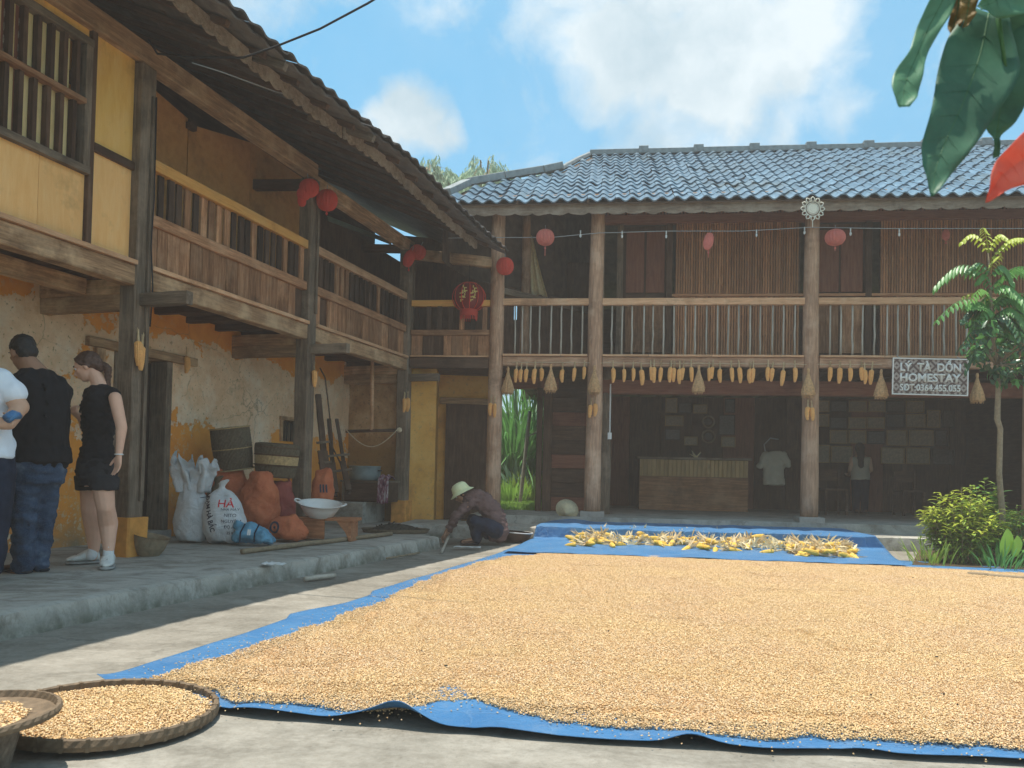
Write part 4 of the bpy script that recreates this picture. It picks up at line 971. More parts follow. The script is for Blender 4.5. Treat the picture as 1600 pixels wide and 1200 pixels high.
def kernels():
    r = np.random.RandomState(3); PS = .3
    stp, fe = PS*.92, .07; hb = stp/2+fe/2; pos = (r.rand(int((2*hb)**2*33000), 2)-.5)*2*hb; wt = np.clip((hb-np.abs(pos))/fe, 0, 1).prod(1); pos = pos[r.rand(len(pos)) < wt]; n = len(pos); V1, F1 = kernel_verts(n, 5, pos, (.0, .006))
    # loose kernels along the ragged margin
    mn, mx = KA.min(0), KA.max(0); 
    cand = r.rand(2200000, 2)*(mx-mn+.4)+mn-.2
    vis = (cand[:, 1] < 8.5) & (np.abs(cand[:, 0]) < cand[:, 1]*.72+.1); cand = cand[vis]
    ins = inside(cand); 
    d = np.zeros(len(cand)); d = edist(cand)
    nz = np.array([mnoise.noise(Vector((x*4, y*4, 0)))+.6*mnoise.noise(Vector((x*13, y*13, 3))) for x, y in cand])
    sd_ = np.where(ins, d, -d)+nz*.055
    dens = 2200000/((mx-mn+.4).prod()); band = (sd_ > 0) & (ins & (d < .30) | ~ins); stray = (sd_ <= 0) & (sd_ > -.16) & (r.rand(len(cand)) < .030*np.exp(sd_*14))
    P2 = cand[band | stray]; V2, F2 = kernel_verts(len(P2), 9, np.c_[P2, np.full(len(P2), .016)], (.0, .012))
    gx, gy = np.meshgrid(np.arange(mn[0], mx[0], PS*.92), np.arange(mn[1], mx[1], PS*.92)); C = np.c_[gx.ravel(), gy.ravel()]
    C = C[inside(C)]; C = C[edist(C) > .15]
    # sheet below them
    g = .06; nx, ny = int((mx[0]-mn[0])/g), int((mx[1]-mn[1])/g); b = MB(); 
    xs_ = mn[0]+g*np.arange(nx+1); ys_ = mn[1]+g*np.arange(ny+1); XX, YY = np.meshgrid(xs_, ys_); PP = np.c_[XX.ravel(), YY.ravel()]
    ok = inside(PP) & (edist(PP) > .10); Z = np.array([.020+.004*mnoise.noise(Vector((x*2.2, y*2.2, 1)))+.003*math.sin((x*.35+y)*14) for x, y in PP])
    Vs = np.c_[PP, Z]; quads = []
    for j_ in range(ny):
        for i_ in range(nx):
            q = j_*(nx+1)+i_; ids = (q, q+1, q+nx+2, q+nx+1)
            if ok[list(ids)].all(): quads += [(ids[0], ids[1], ids[2]), (ids[0], ids[2], ids[3])]
    F0 = np.array(quads)
    zc = np.array([.026+.0012*math.sin((x*.5+y*.87)*21+3*mnoise.noise(Vector((x*1.1, y*1.1, 5))))+.004*mnoise.noise(Vector((x*2.2, y*2.2, 1)))+.0 for x, y in C])
    V3 = np.c_[C, zc]; V = np.r_[Vs, V2, V1, V3]
    o0, o1 = len(Vs), len(Vs)+len(V2); Fc = np.r_[F0, F2+o0, F1+o1]
    me = bpy.data.meshes.new('kernels'); me.vertices.add(len(V)); me.vertices.foreach_set('co', V.astype(np.float32).ravel())
    me.loops.add(Fc.size); me.loops.foreach_set('vertex_index', Fc.ravel().astype(np.int32)); me.polygons.add(len(Fc))
    me.polygons.foreach_set('loop_start', np.arange(0, Fc.size, 3, dtype=np.int32)); me.update(calc_edges=True)
    at = me.attributes.new('part_id', 'INT', 'POINT'); at.data.foreach_set('value', np.r_[np.zeros(o1), np.ones(len(V1)), np.full(len(V3), 2)].astype(np.int32))
    me.materials.append(MATS['corn_kernels'])
    o = link('corn_kernels', me); tag(o, 'wide sheet of yellow corn kernels drying in the sun on the tarpaulin', None, None, 'stuff')
    ng = bpy.data.node_groups.new('spread', 'GeometryNodeTree'); ng.interface.new_socket('Geometry', in_out='INPUT', socket_type='NodeSocketGeometry'); ng.interface.new_socket('Geometry', in_out='OUTPUT', socket_type='NodeSocketGeometry')
    N = ng.nodes; L = ng.links; gi = N.new('NodeGroupInput'); go = N.new('NodeGroupOutput')
    na = N.new('GeometryNodeInputNamedAttribute'); na.data_type = 'INT'; na.inputs[0].default_value = 'part_id'
    def cmp(v):
        c = N.new('FunctionNodeCompare'); c.data_type = 'INT'; c.operation = 'EQUAL'; L.new(na.outputs[0], c.inputs[2]); c.inputs[3].default_value = v; return c.outputs[0]
    def sep(v):
        s = N.new('GeometryNodeSeparateGeometry'); L.new(gi.outputs[0], s.inputs[0]); L.new(cmp(v), s.inputs[1]); return s.outputs[0]
    ins_ = N.new('GeometryNodeInstanceOnPoints'); L.new(sep(2), ins_.inputs['Points']); L.new(sep(1), ins_.inputs['Instance'])
    rv = N.new('FunctionNodeRandomValue'); rv.data_type = 'INT'; rv.inputs[4].default_value = 0; rv.inputs[5].default_value = 3
    mu = N.new('ShaderNodeMath'); mu.operation = 'MULTIPLY'; mu.inputs[1].default_value = math.pi/2; L.new(rv.outputs[2], mu.inputs[0])
    cx = N.new('ShaderNodeCombineXYZ'); L.new(mu.outputs[0], cx.inputs[2]); L.new(cx.outputs[0], ins_.inputs['Rotation'])
    jn = N.new('GeometryNodeJoinGeometry'); L.new(sep(0), jn.inputs[0]); L.new(ins_.outputs[0], jn.inputs[0]); L.new(jn.outputs[0], go.inputs[0])
    o.modifiers.new('spread', 'NODES').node_group = ng
kernels()
# ================================================================== CORN COBS
def cob_mesh(L=.2, r=.03, m='corn_orange', seed=0, hang=True):
    rr = random.Random(seed); b = MB(); rows_, seg = 20, 24
    def rad(a): return r*(min(1, (a*9)**.5) if a < .11 else 1)*(1-.55*max(0, (a-.45)/.55)**2.2)
    bend = rr.uniform(-.012, .012); vs_ = []
    for i in range(rows_+1):
        a = i/rows_
        for j_ in range(seg):
            g = 2*math.pi*j_/seg; k_ = 1+(.05 if (j_ % 2 == 0) else -.05)+(.03 if i % 2 else -.02); q = max(.002, rad(a))*k_
            vs_.append((q*math.cos(g)+bend*math.sin(a*3.14), q*math.sin(g), -a*L))
    fs = [(i*seg+j_, (i+1)*seg+j_, (i+1)*seg+(j_+1) % seg, i*seg+(j_+1) % seg) for i in range(rows_) for j_ in range(seg)]+[tuple(range(seg)), tuple(rows_*seg+j_ for j_ in range(seg))[::-1]]
    return b.add(vs_, fs).mesh('cob', m, False)
def husk_mesh(seed, up=.10, spread=.02, n=7, wd=.007, m='husk'):
    rr = random.Random(seed); b = MB()
    for i in range(n):
        g = rr.uniform(0, 6.28); s = rr.uniform(.3, 1)*spread; p0 = Vector((.012*math.cos(g), .012*math.sin(g), -.02)); h = up*rr.uniform(.7, 1.15)
        p1 = Vector((s*math.cos(g)*.5, s*math.sin(g)*.5, h*.5)); p2 = Vector((s*math.cos(g), s*math.sin(g), h)); ww = wd*rr.uniform(.6, 1.3)
        t = Vector((-math.sin(g), math.cos(g), 0)); d_ = [p0, p0.lerp(p1, .6)*1.02, p1, p1.lerp(p2, .6)+Vector((0, 0, .004)), p2]
        vs_ = [x for q, k_ in zip(d_, (1, 1, .8, .6, .15)) for x in (q-t*ww*k_, q+t*ww*k_)]
        b.add(vs_, [(2*k_, 2*k_+1, 2*k_+3, 2*k_+2) for k_ in range(4)])
    return b.mesh('husk', m, True)
COBS = [cob_mesh(rng.uniform(.19, .215), rng.uniform(.028, .033), 'corn_orange', s) for s in range(4)]
COBY = [cob_mesh(rng.uniform(.19, .215), rng.uniform(.026, .031), 'corn_yellow', s) for s in range(4, 8)]
HUSK = [husk_mesh(s) for s in range(4)]
FLAIR = [husk_mesh(s+20, .14, .12, 9, .013) for s in range(6)]
def cob(mw, label, group=None, mats=COBS, husk=HUSK, cat='corn cob', sc_=1):
    o = link('corn_cob', mats[rng.randrange(4)], None, mw @ Matrix.Scale(sc_, 4)); tag(o, label, cat, group)
    h = link('husk', husk[rng.randrange(len(husk))], o, WM[o.name]); return o
ORD = ['first', 'second', 'third', 'fourth', 'fifth', 'sixth', 'seventh', 'eighth', 'ninth', 'tenth', 'eleventh', 'twelfth', 'thirteenth', 'fourteenth', 'fifteenth', 'sixteenth', 'seventeenth', 'eighteenth', 'nineteenth', 'twentieth', 'twenty-first', 'twenty-second', 'twenty-third', 'twenty-fourth', 'twenty-fifth', 'twenty-sixth']
rowsC = [('in the narrow left bay', [807, 814.5, 823, 836, 846, 879, 898, 913]),
         ('in the wide middle bay', [958, 975, 989.5, 1002, 1017, 1022, 1033, 1048, 1053.5, 1062, 1067.5, 1080, 1108, 1113.5, 1125, 1143, 1155, 1172, 1177, 1200, 1207, 1224, 1242]),
         ('between right column and sign', [1297, 1312, 1328, 1346, 1351, 1362])]
for where, xs_ in rowsC:
    for i, px in enumerate(xs_):
        yy = 574+(px-950)*.002+rng.uniform(-2, 3.5); u, z = FF.inv(px, yy, .09)
        mw = Matrix.Translation(FF.P(u, .095, z)) @ Matrix.Rotation(rng.uniform(0, 6.28), 4, 'Z') @ Matrix.Rotation(rng.uniform(-.12, .12), 4, 'X')
        cob(mw, ORD[i]+' hanging orange corn cob from the left '+where, 'corn cobs hung in a row under the gallery', sc_=rng.uniform(.9, 1.12))
u0, z0 = FF.inv(800, 566, .075); u1, z1 = FF.inv(1378, 570, .075)
st = MB().tube([FF.P(u0+(u1-u0)*i/60, .075, z0+(z1-z0)*i/60+.01*mnoise.noise(Vector((i*.7, 0, 0)))) for i in range(61)], .005, 5).build('string', 'rope')
tag(st, 'thin twine strung under the gallery floor holding the row of corn cobs', 'string')
PC = [(LF, .12, 216, 532, 'left cob of the pair tied to the nearest post by the woman', 1), (LF, .13, 222, 540, 'right cob of the pair tied to the nearest post by the woman', 1), (LF, WN+.09, 292, 556, 'corn cob hanging at the right end of the door lintel on the peeling wall', 1),
      (LF, .12, 491, 578, 'single corn cob tied to the second post above the basin', .95), (LF, .12, 632, 622, 'left cob of the pair tied to the third post beside the nook', 1), (LF, .12, 637, 621, 'right cob of the pair tied to the third post beside the nook', 1),
      (O2, .16, 683.5, 634, 'corn cob hanging by the recessed door in the orange corner', 1), (FF, .16, 767, 629, 'left cob of the pair on the corner post left of the garden doorway', 1), (FF, .16, 773, 630, 'right cob of the pair on the corner post left of the garden doorway', 1),
      (FF, .16, 923, 632, 'left cob of the pair tied halfway up the first thick column', 1), (FF, .16, 930, 630, 'right cob of the pair tied halfway up the first thick column', 1), (FF, .16, 1262.5, 635, 'left cob of the pair tied halfway up the column nearest the sign', 1), (FF, .16, 1268.5, 636, 'right cob of the pair tied halfway up the column nearest the sign', 1)]
for fr, n, px, py, lab, s in PC:
    u, z = fr.inv(px, py, n); cob(Matrix.Translation(fr.P(u, n, z)) @ Matrix.Rotation(rng.uniform(0, 6.28), 4, 'Z') @ Matrix.Rotation(rng.uniform(-.08, .08), 4, 'X'), lab, 'corn cobs tied to posts and walls', sc_=s)
# woven drop-shaped bundles
def bundle_mesh(seed):
    rr = random.Random(seed); b = MB(); prof = [(.012, .0), (.02, -.03), (.016, -.07), (.03, -.13), (.06, -.22), (.083, -.30), (.09, -.35), (.082, -.39), (.06, -.40)]
    b.lathe(prof, 30, rfun=lambda g, i: 1+.07*math.sin(g*11+i*.8)+.05*rr.uniform(-1, 1))
    for i in range(70):
        g = rr.uniform(0, 6.28); r0 = rr.uniform(.04, .085); h = rr.uniform(.03, .075); p = Vector((r0*math.cos(g), r0*math.sin(g), -.36))
        b.tube([p, p+Vector((.006*rr.uniform(-1, 1), .006*rr.uniform(-1, 1), -h))], [.005, .003], 4)
    for i in range(60):
        g = rr.uniform(0, 6.28); z = rr.uniform(-.36, -.14); k_ = np.interp(-z, [.07, .13, .22, .30, .36], [.016, .03, .06, .083, .09]); p = Vector((k_*math.cos(g), k_*math.sin(g), z))
        b.tube([p*1.0, Vector((p.x*1.18, p.y*1.18, p.z-.035))], [.004, .002], 4)
    return b.mesh('bundle', 'straw', False)
BM_ = [bundle_mesh(s) for s in range(3)]
for px, py, n, lab in ((794, 573, .10, 'in front of the corner post above the garden doorway'), (861, 569, .10, 'right of the garden doorway in the narrow bay'), (929, 571, .20, 'on the front of the first thick column'), (1092, 570, .10, 'alone in the middle of the wide bay'),
                       (1263, 575, .20, 'on the front of the second thick column'), (1377, 577, .10, 'just left of the homestay sign'), (1527, 583, .10, 'right of the homestay sign beside the sapling trunk')):
    u, z = FF.inv(px, py, n); o = link('straw_bundle', BM_[rng.randrange(3)], None, Matrix.Translation(FF.P(u, n, z)) @ Matrix.Rotation(rng.uniform(0, 6), 4, 'Z')); tag(o, 'drop-shaped dry straw bundle hanging '+lab, 'straw bundle', 'straw bundles hung under the gallery')
# heap of unshelled cobs on the second tarp
hp = [(900, 846), (925, 845), (955, 848), (985, 847), (1015, 848), (1040, 849), (1070, 851), (1100, 853), (1130, 855), (1160, 856), (1190, 858), (1220, 860), (1250, 862), (1280, 864), (1305, 866), (1325, 868)]
k = 0
for i in range(165):
    a = rng.random(); t = a*(len(hp)-1); q = int(t); px = hp[q][0]+(t-q)*30; py = (hp[q][1] if q < len(hp) else 868)+rng.uniform(-7, 7)
    if 1042 < px < 1052: continue
    lift = max(0, rng.gauss(.03, .04)) if abs(py-hp[q][1]) < 4 else 0
    p = onz(px, py, .035); p.z = .055+lift
    up = rng.random() < .62
    mw = Matrix.Translation(p) @ Matrix.Rotation(rng.uniform(0, 6.28), 4, 'Z') @ Matrix.Rotation(R(90)+rng.uniform(-.25, .25) if not up else R(180-rng.uniform(25, 80))*0+R(rng.uniform(60, 110)), 4, 'X')
    o = cob(mw, 'unshelled corn cob with pale husk lying in the long heap on the blue tarp', 'corn cobs heaped on the blue tarpaulin', COBY, FLAIR if up else HUSK, sc_=rng.uniform(.85, 1.05))
lc = onz(1340, 870, .04); cob(Matrix.Translation(lc) @ Matrix.Rotation(R(80), 4, 'Z') @ Matrix.Rotation(R(90), 4, 'X'), 'lone corn cob lying apart at the right end of the heap', None, COBY)
def husk_pile():
    b = MB(); rr = random.Random(5)
    for i in range(1500):
        t = rr.random()*(len(hp)-1); q = int(t); px = hp[q][0]+(t-q)*30; py = hp[q][1]+rr.uniform(-8, 6)
        p = onz(px, py, .03); p.z = .05+abs(rr.gauss(0, .035)); g = rr.uniform(0, 6.28); el = rr.uniform(-.1, 1.2); L = rr.uniform(.05, .15); d = Vector((math.cos(g)*math.cos(el), math.sin(g)*math.cos(el), math.sin(el)))
        s = d.cross(Vector((rr.uniform(-1, 1), rr.uniform(-1, 1), .3))).normalized()*rr.uniform(.006, .016); q1 = p+d*L*.55+Vector((0, 0, .01)); q2 = p+d*L
        b.add([p-s*.4, p+s*.4, q1+s, q1-s, q2+s*.15, q2-s*.15], [(0, 1, 2, 3), (3, 2, 4, 5)])
    o = b.build('loose_husks', 'straw_pale'); tag(o, 'loose pale corn husks scattered through the heap of cobs', None, None, 'stuff')
husk_pile()
# ================================================================== TRAYS AND BASKETS IN THE FOREGROUND
def weave_lathe(name, prof, m, parent, mw, seg=48, amp=.012):
    return MB().lathe(prof, seg, rfun=lambda g, i: 1+amp*(1 if (int(g/6.283*seg)+i) % 2 else -1)).build(name, m, parent, mw=mw)
simple('rattan', (.17, .12, .075), .7, .35, .35, 30, .5)
def kernel_fill(name, r, z, parent, mw, n, seed, dome=.01):
    rs = np.random.RandomState(seed); g = rs.rand(n)*6.283; q = np.sqrt(rs.rand(n))*r*(1+.04*np.sin(g*5)); zz = z+dome*(1-(q/r)**2)
    V, Fc = kernel_verts(int(n), seed, np.c_[q*np.cos(g), q*np.sin(g), zz], (0, .007), .0048); o = link(name, np_mesh('kernels', V, Fc, 'corn_kernels'), parent, mw); o['kind'] = 'stuff'
    MBb = MB().lathe([(r*.985, z-.004), (r*.6, z+dome*.6), (.001, z+dome)], 32); d = MBb.build('kernel_bed', 'corn_kernels', parent, True, mw=mw); return o
tc = onz(168, 1122, .0); mw = Matrix.Translation((tc.x, tc.y, 0)) @ Matrix.Rotation(R(1.5), 4, 'Y')
TR = thing('winnowing_tray', 'large round rattan tray full of corn kernels on the ground at the near left', 'tray', mw=mw)
r = .365
weave_lathe('tray_base', [(.01, .008), (.15, .008), (.30, .010), (r-.01, .014)], 'rattan', TR, mw, 60, .0)
weave_lathe('rim', [(r-.012, .006), (r+.004, .006), (r+.009, .022), (r+.005, .042), (r-.003, .047), (r-.012, .042), (r-.013, .018)], 'rattan', TR, mw, 120, .003)
for i in range(30):
    g = i/30*6.283; q = mw @ Matrix.Rotation(g, 4, 'Z') @ Matrix.Translation((r-.0045, 0, .0255)); MB().box((0, 0, 0), (.0115, .006, .021)).build('binding', 'rattan', TR, mw=q)
kernel_fill('kernels', r-.016, .018, TR, mw, 9500, 31)
bc = Vector((-1.575, 2.33, -.0)); mw = Matrix.Translation(bc)
BK = thing('woven_basket', 'dark woven bamboo basket standing in the near left corner under a small tray', 'basket', mw=mw)
weave_lathe('basket_wall', [(.09, .0), (.125, .004), (.135, .05), (.143, .08), (.148, .11), (.151, .125), (.156, .13), (.156, .14), (.147, .14), (.143, .11), (.13, .02), (.01, .015)], 'cane_weave', BK, mw, 70, .01)
weave_lathe('rim', [(.149, .124), (.162, .126), (.164, .14), (.153, .143), (.147, .136)], 'rattan', BK, mw, 70, .01)
mw = Matrix.Translation(bc+Vector((0, 0, .146))) @ Matrix.Rotation(R(-2), 4, 'Y')
T3 = thing('winnowing_tray', 'smaller round rattan tray resting on the dark basket in the near left corner', 'tray', mw=mw)
weave_lathe('tray_base', [(.01, .004), (.15, .004), (.245, .010)], 'rattan', T3, mw, 60, 0)
weave_lathe('rim', [(.24, .004), (.254, .006), (.258, .018), (.254, .028), (.244, .029), (.238, .010)], 'rattan', T3, mw, 100, .004)
kernel_fill('kernels', .17, .010, T3, mw, 900, 33, .004)
# pebbles, bits of leaf among the kernels
db = MB(); rr = random.Random(4)
for i in range(16):
    px = rr.uniform(300, 1580); py = rr.uniform(880, 1135); 
    if py < 870+ (1600-px)*.0: continue
    p = onz(px, py, .04)
    if not inside(np.array([[p.x, p.y]]))[0]: continue
    p.z = .040; s = rr.uniform(.003, .007); db.ell(p, (s*rr.uniform(.7, 1.6), s, s*.6), 6, 4)
o = db.build('chaff', 'dark_debris'); tag(o, 'dark bits of chaff and husk scattered over the kernels', None, None, 'stuff')
# ================================================================== HELPERS FOR SOFT THINGS
from mathutils.bvhtree import BVHTree
def remesh(b, name, m, parent, voxel=.012, smooth=4, fac=.5, disp=0, dscale=9, mw=None, dvec=(1, 1, 1)):
    me = b.mesh('tmp'); o = bpy.data.objects.new('tmp', me); col.objects.link(o)
    md = o.modifiers.new('r', 'REMESH'); md.mode = 'VOXEL'; md.voxel_size = voxel
    s = o.modifiers.new('s', 'SMOOTH'); s.iterations = smooth; s.factor = fac
    dg = bpy.context.evaluated_depsgraph_get(); dg.update(); new = bpy.data.meshes.new_from_object(o.evaluated_get(dg)); bpy.data.objects.remove(o); bpy.data.meshes.remove(me)
    if disp:
        for v in new.vertices:
            c = v.co; q = Vector((c.x*dscale*dvec[0], c.y*dscale*dvec[1], c.z*dscale*dvec[2])); v.co = c + v.normal*disp*(mnoise.noise(q)+.5*mnoise.noise(q*2.3))
    new.materials.clear(); new.materials.append(MATS[m]); new.shade_smooth(); new.name = name
    return link(name, new, parent, mw)
FONT = None
def text_mesh(txt, size, bold=0.0):
    c = bpy.data.curves.new('t', 'FONT'); c.body = txt; c.size = size; c.align_x = 'CENTER'; c.align_y = 'CENTER'; c.offset = bold; c.resolution_u = 3
    o = bpy.data.objects.new('t', c); col.objects.link(o); dg = bpy.context.evaluated_depsgraph_get(); dg.update()
    me = bpy.data.meshes.new_from_object(o.evaluated_get(dg)); bpy.data.objects.remove(o); return me
simple('ink_red', (.65, .04, .05), .7, .2, .1); simple('ink_dark', (.06, .06, .09), .7, .2, .2); simple('ink_white', (.80, .78, .74), .6, .3, .04)
def print_on(target, txt, size, c, right, up, m, parent, bold=.0, sx=1.0):
    """print text on the front of a soft thing, seen from the courtyard"""
    me = text_mesh(txt, size, bold); bm = bmesh.new(); bm.from_mesh(me)
    bmesh.ops.triangulate(bm, faces=bm.faces[:]); bmesh.ops.subdivide_edges(bm, edges=[e for e in bm.edges if e.calc_length() > .02], cuts=1)
    tm_ = target.data; bvh = BVHTree.FromPolygons([v.co for v in tm_.vertices], [tuple(p.vertices) for p in tm_.polygons])
    right = Vector(right).normalized(); up = Vector(up).normalized(); d = up.cross(right).normalized()
    if d.y < 0: d = -d
    inv = WM[target.name].inverted()
    for v in bm.verts:
        p = Vector(c)+right*v.co.x*sx+up*v.co.y; hit = bvh.ray_cast(inv @ (p-d*.8), inv.to_3x3() @ d)
        v.co = (WM[target.name] @ hit[0]) - d*.004 if hit[0] else p
    bm.to_mesh(me); bm.free(); me.materials.clear(); me.materials.append(MATS[m]); return link('print', me, parent)
def sack(px, py, wpx, hpx, Y, m, label, lean=0, tilt=0, top='tied', seed=0, group='filled sacks piled against the peeling wall', depth=.8, flop=0):
    """px,py = bottom centre; wpx,hpx = size in photo pixels at depth Y"""
    k_ = Y/F_PX; base = ony(px, py, Y); w_ = wpx*k_/2; h = hpx*k_; rr = random.Random(seed); b = MB()
    root = thing('sack', label, 'sack', base, group)
    secs = []; N = 9
    for i in range(N):
        a = i/(N-1); prof = ([.80, .98, 1.04, 1.02, .97, .92, .84, .70, .42] if top == 'round' else [.72, .92, 1.0, 1.02, .99, .93, .82, .62, .30 if top == 'tied' else .5])[i]
        c = Vector((base.x+lean*h*a**1.4, base.y+tilt*h*a, base.z+.005+h*a)); secs.append((c, (w_*prof, 0, 0), (0, w_*prof*depth, 0)))
    b.rings(secs, 18)
    if top == 'tied':
        c = secs[-1][0]; b.rings([(c-Vector((0, 0, .02)), (.035, 0, 0), (0, .035, 0)), (c+Vector((0, 0, .03)), (.03, 0, 0), (0, .03, 0)), (c+Vector((.02, 0, .09)), (.07, 0, .02), (0, .03, 0))], 12)
    if top == 'round': b.ell(secs[-1][0]+Vector((w_*.42, 0, -.03)), (.055, .05, .06)); b.ell(secs[-1][0]+Vector((-w_*.38, 0, -.04)), (.05, .045, .045))
    body = remesh(b, 'sack_body', m, root, .018, 5, .5, disp=.034 if top == 'round' else .024, dscale=7.5, dvec=(1, 1, .7)); return root, body, base, w_, h
WY = 8.2
rt, bd, bs, w_, h = sack(298, 846, 54, 92, 8.15, 'sack_white', 'plain white sack with a crumpled open top beside the dark doorway', top='open', seed=1)
b = MB()   # crumpled open neck
c0 = bs+Vector((0, 0, h))
def neck(cx, a0, a1, hh, lx):
    def fn(a, c):
        g = a0+(a1-a0)*a; r_ = .10*(1-.35*c)+.035*math.sin(g*5+c*3)+.03*c*c; return Vector((c0.x+cx+lx*c+r_*math.cos(g), c0.y+r_*.7*math.sin(g), c0.z-.10+hh*c+.05*math.sin(g*3)*c)) + Vector((mnoise.noise(Vector((g*1.5, c*3, cx*20))), mnoise.noise(Vector((g*1.5, c*3, 7+cx*20))), mnoise.noise(Vector((g*2, c*4, 3)))))*.075*c
    return fn
b.grid(neck(-.05, 0, 6.283, .34, -.06), 40, 14); b.grid(neck(.05, 0, 6.283, .30, .10), 40, 14)
nk = b.build('sack_neck', 'sack_white', rt, True); solid(nk, .004)
rt, bd, bs, w_, h = sack(352, 848, 66, 82, 8.1, 'sack_white', 'white printed fertiliser sack with red lettering leaning beside the plain one', lean=-.10, seed=2)
cc = bs+Vector((-.02, -.2, h*.8)); rgt = (1, .05, -.03)
print_on(bd, 'HÀ', .105, cc+Vector((.06, 0, -.03)), rgt, (0, 0, 1), 'ink_red', rt, .001)
for i, (t, s) in enumerate((('NHÀ MÁY', .035), ('NITO', .045), ('NGUYÊN', .042), ('ĐỘ ẨM', .04), ('25 KG', .036))):
    print_on(bd, t, s, cc+Vector((.10+.008*i, 0, -.085-.058*i)), rgt, (0, 0, 1), 'ink_dark', rt, .0)
print_on(bd, 'ĐẠM HÀ BẮC', .075, cc+Vector((-.10, 0, -.13)), (.28, 0, -1), (.95, 0, .28), 'ink_dark', rt, .002, .8)
sack(352, 800, 66, 72, 8.9, 'sack_orange', 'orange sack lying at the back behind the printed white sack', seed=3, tilt=.1, top='round')
sack(338, 810, 40, 52, 8.6, 'basket_dark', 'dark grey bundle wedged behind the white sacks', seed=31, group=None)
rt, bd, bs, w_, h = sack(402, 832, 64, 92, 8.75, 'sack_orange', 'tall orange sack bulging in the middle of the pile', top='round', lean=.04, seed=4)
sack(438, 832, 46, 80, 9.0, 'sack_red', 'dull red sack squeezed between the tall orange sack and the post', top='round', seed=5)
rt, bd, bs, w_, h = sack(452, 842, 60, 34, 8.45, 'sack_orange', 'low orange sack with a round dark emblem lying at the front of the pile', top='round', seed=6, depth=.7, lean=-.2)
ring = MB()
print_on(bd, 'ʘ', .16, bs+Vector((-.13, -.2, h*.5)), (1, 0, 0), (0, 0, 1), 'ink_dark', rt, .004)
rt, bd, bs, w_, h = sack(503, 800, 36, 66, 9.7, 'sack_orange', 'orange sack with dark printed stripes standing right of the second post', seed=7, top='round')
for i in range(3): print_on(bd, 'l', .13, bs+Vector((-.0+.035*i, -.2, h*.55)), (1, 0, .1), (-.1, 0, 1), 'ink_dark', rt, .004)
# light blue plastic bag
bs = ony(394, 850, 7.95); b = MB(); bgr = thing('plastic_bag', 'light blue plastic bag with dark straps lying in front of the white sacks', 'bag', bs)
b.rings([(bs+Vector((-.20, 0, .04)), (0, .05, 0), (0, 0, .03)), (bs+Vector((-.12, 0, .10)), (0, .11, 0), (0, 0, .09)), (bs+Vector((0, 0, .11)), (0, .12, 0), (0, 0, .10)), (bs+Vector((.12, 0, .07)), (0, .11, 0), (.02, 0, .065)), (bs+Vector((.21, 0, .03)), (0, .08, 0), (.0, 0, .02))], 16)
b.ell(bs+Vector((-.15, 0, .17)), (.05, .05, .05)); bb = remesh(b, 'bag_body', 'plastic_blue', bgr, .013, 3, .5, disp=.03, dscale=11)
for dx in (-.08, .06): MB().tube([bs+Vector((dx, -.13, .03)), bs+Vector((dx, -.12, .12)), bs+Vector((dx+.02, -.05, .2))], .008, 6).build('strap', 'cloth_navy', bgr)
print_on(bb, 'II', .07, bs+Vector((-.0, -.2, .12)), (1, 0, 0), (0, 0, 1), 'ink_white', bgr, .004)
# square woven back panel and round drum basket
c = ony(371, 700, 9.0); bp = thing('tall_basket', 'dark tall woven bamboo basket leaning on the sacks against the wall', 'basket', c)
mwp = Matrix.Translation(c-Vector((.02, 0, .24))) @ Matrix.Rotation(R(-7), 4, 'Y') @ Matrix.Rotation(R(6), 4, 'X')
weave_lathe('basket_wall', [(.19+.012*math.sin(i/18*3.1)+.018*i/18, i*.026) for i in range(19)]+[(.01, .48)], 'basket_dark', bp, mwp, 72, .016)
for z in (.0, .235, .468): MB().lathe([(.205+.01*z, z-.008), (.222+.01*z, z), (.205+.01*z, z+.008)], 40).build('hoop', 'basket_tan', bp, True, mw=mwp)
c = ony(430, 746, 9.0); mw = Matrix.Translation(c) @ Matrix.Rotation(R(3), 4, 'Y')
db_ = thing('drum_basket', 'round drum-shaped woven basket with a tan band on top of the sacks', 'basket', mw=mw)
weave_lathe('lower_band', [(.17, 0), (.205, .01), (.225, .09), (.226, .135)], 'basket_dark', db_, mw, 80, .012)
weave_lathe('middle_band', [(.228, .136), (.232, .16), (.236, .2), (.238, .25)], 'basket_tan', db_, mw, 80, .012)
weave_lathe('upper_band', [(.242, .251), (.246, .30), (.246, .36), (.236, .375), (.18, .385), (.01, .37)], 'basket_dark', db_, mw, 80, .012)
for z in (.136, .25, .335): MB().lathe([(.238+.02*z, z-.008), (.246+.02*z, z), (.238+.02*z, z+.008)], 40).build('hoop', 'wood_dark', db_, True, mw=mw)
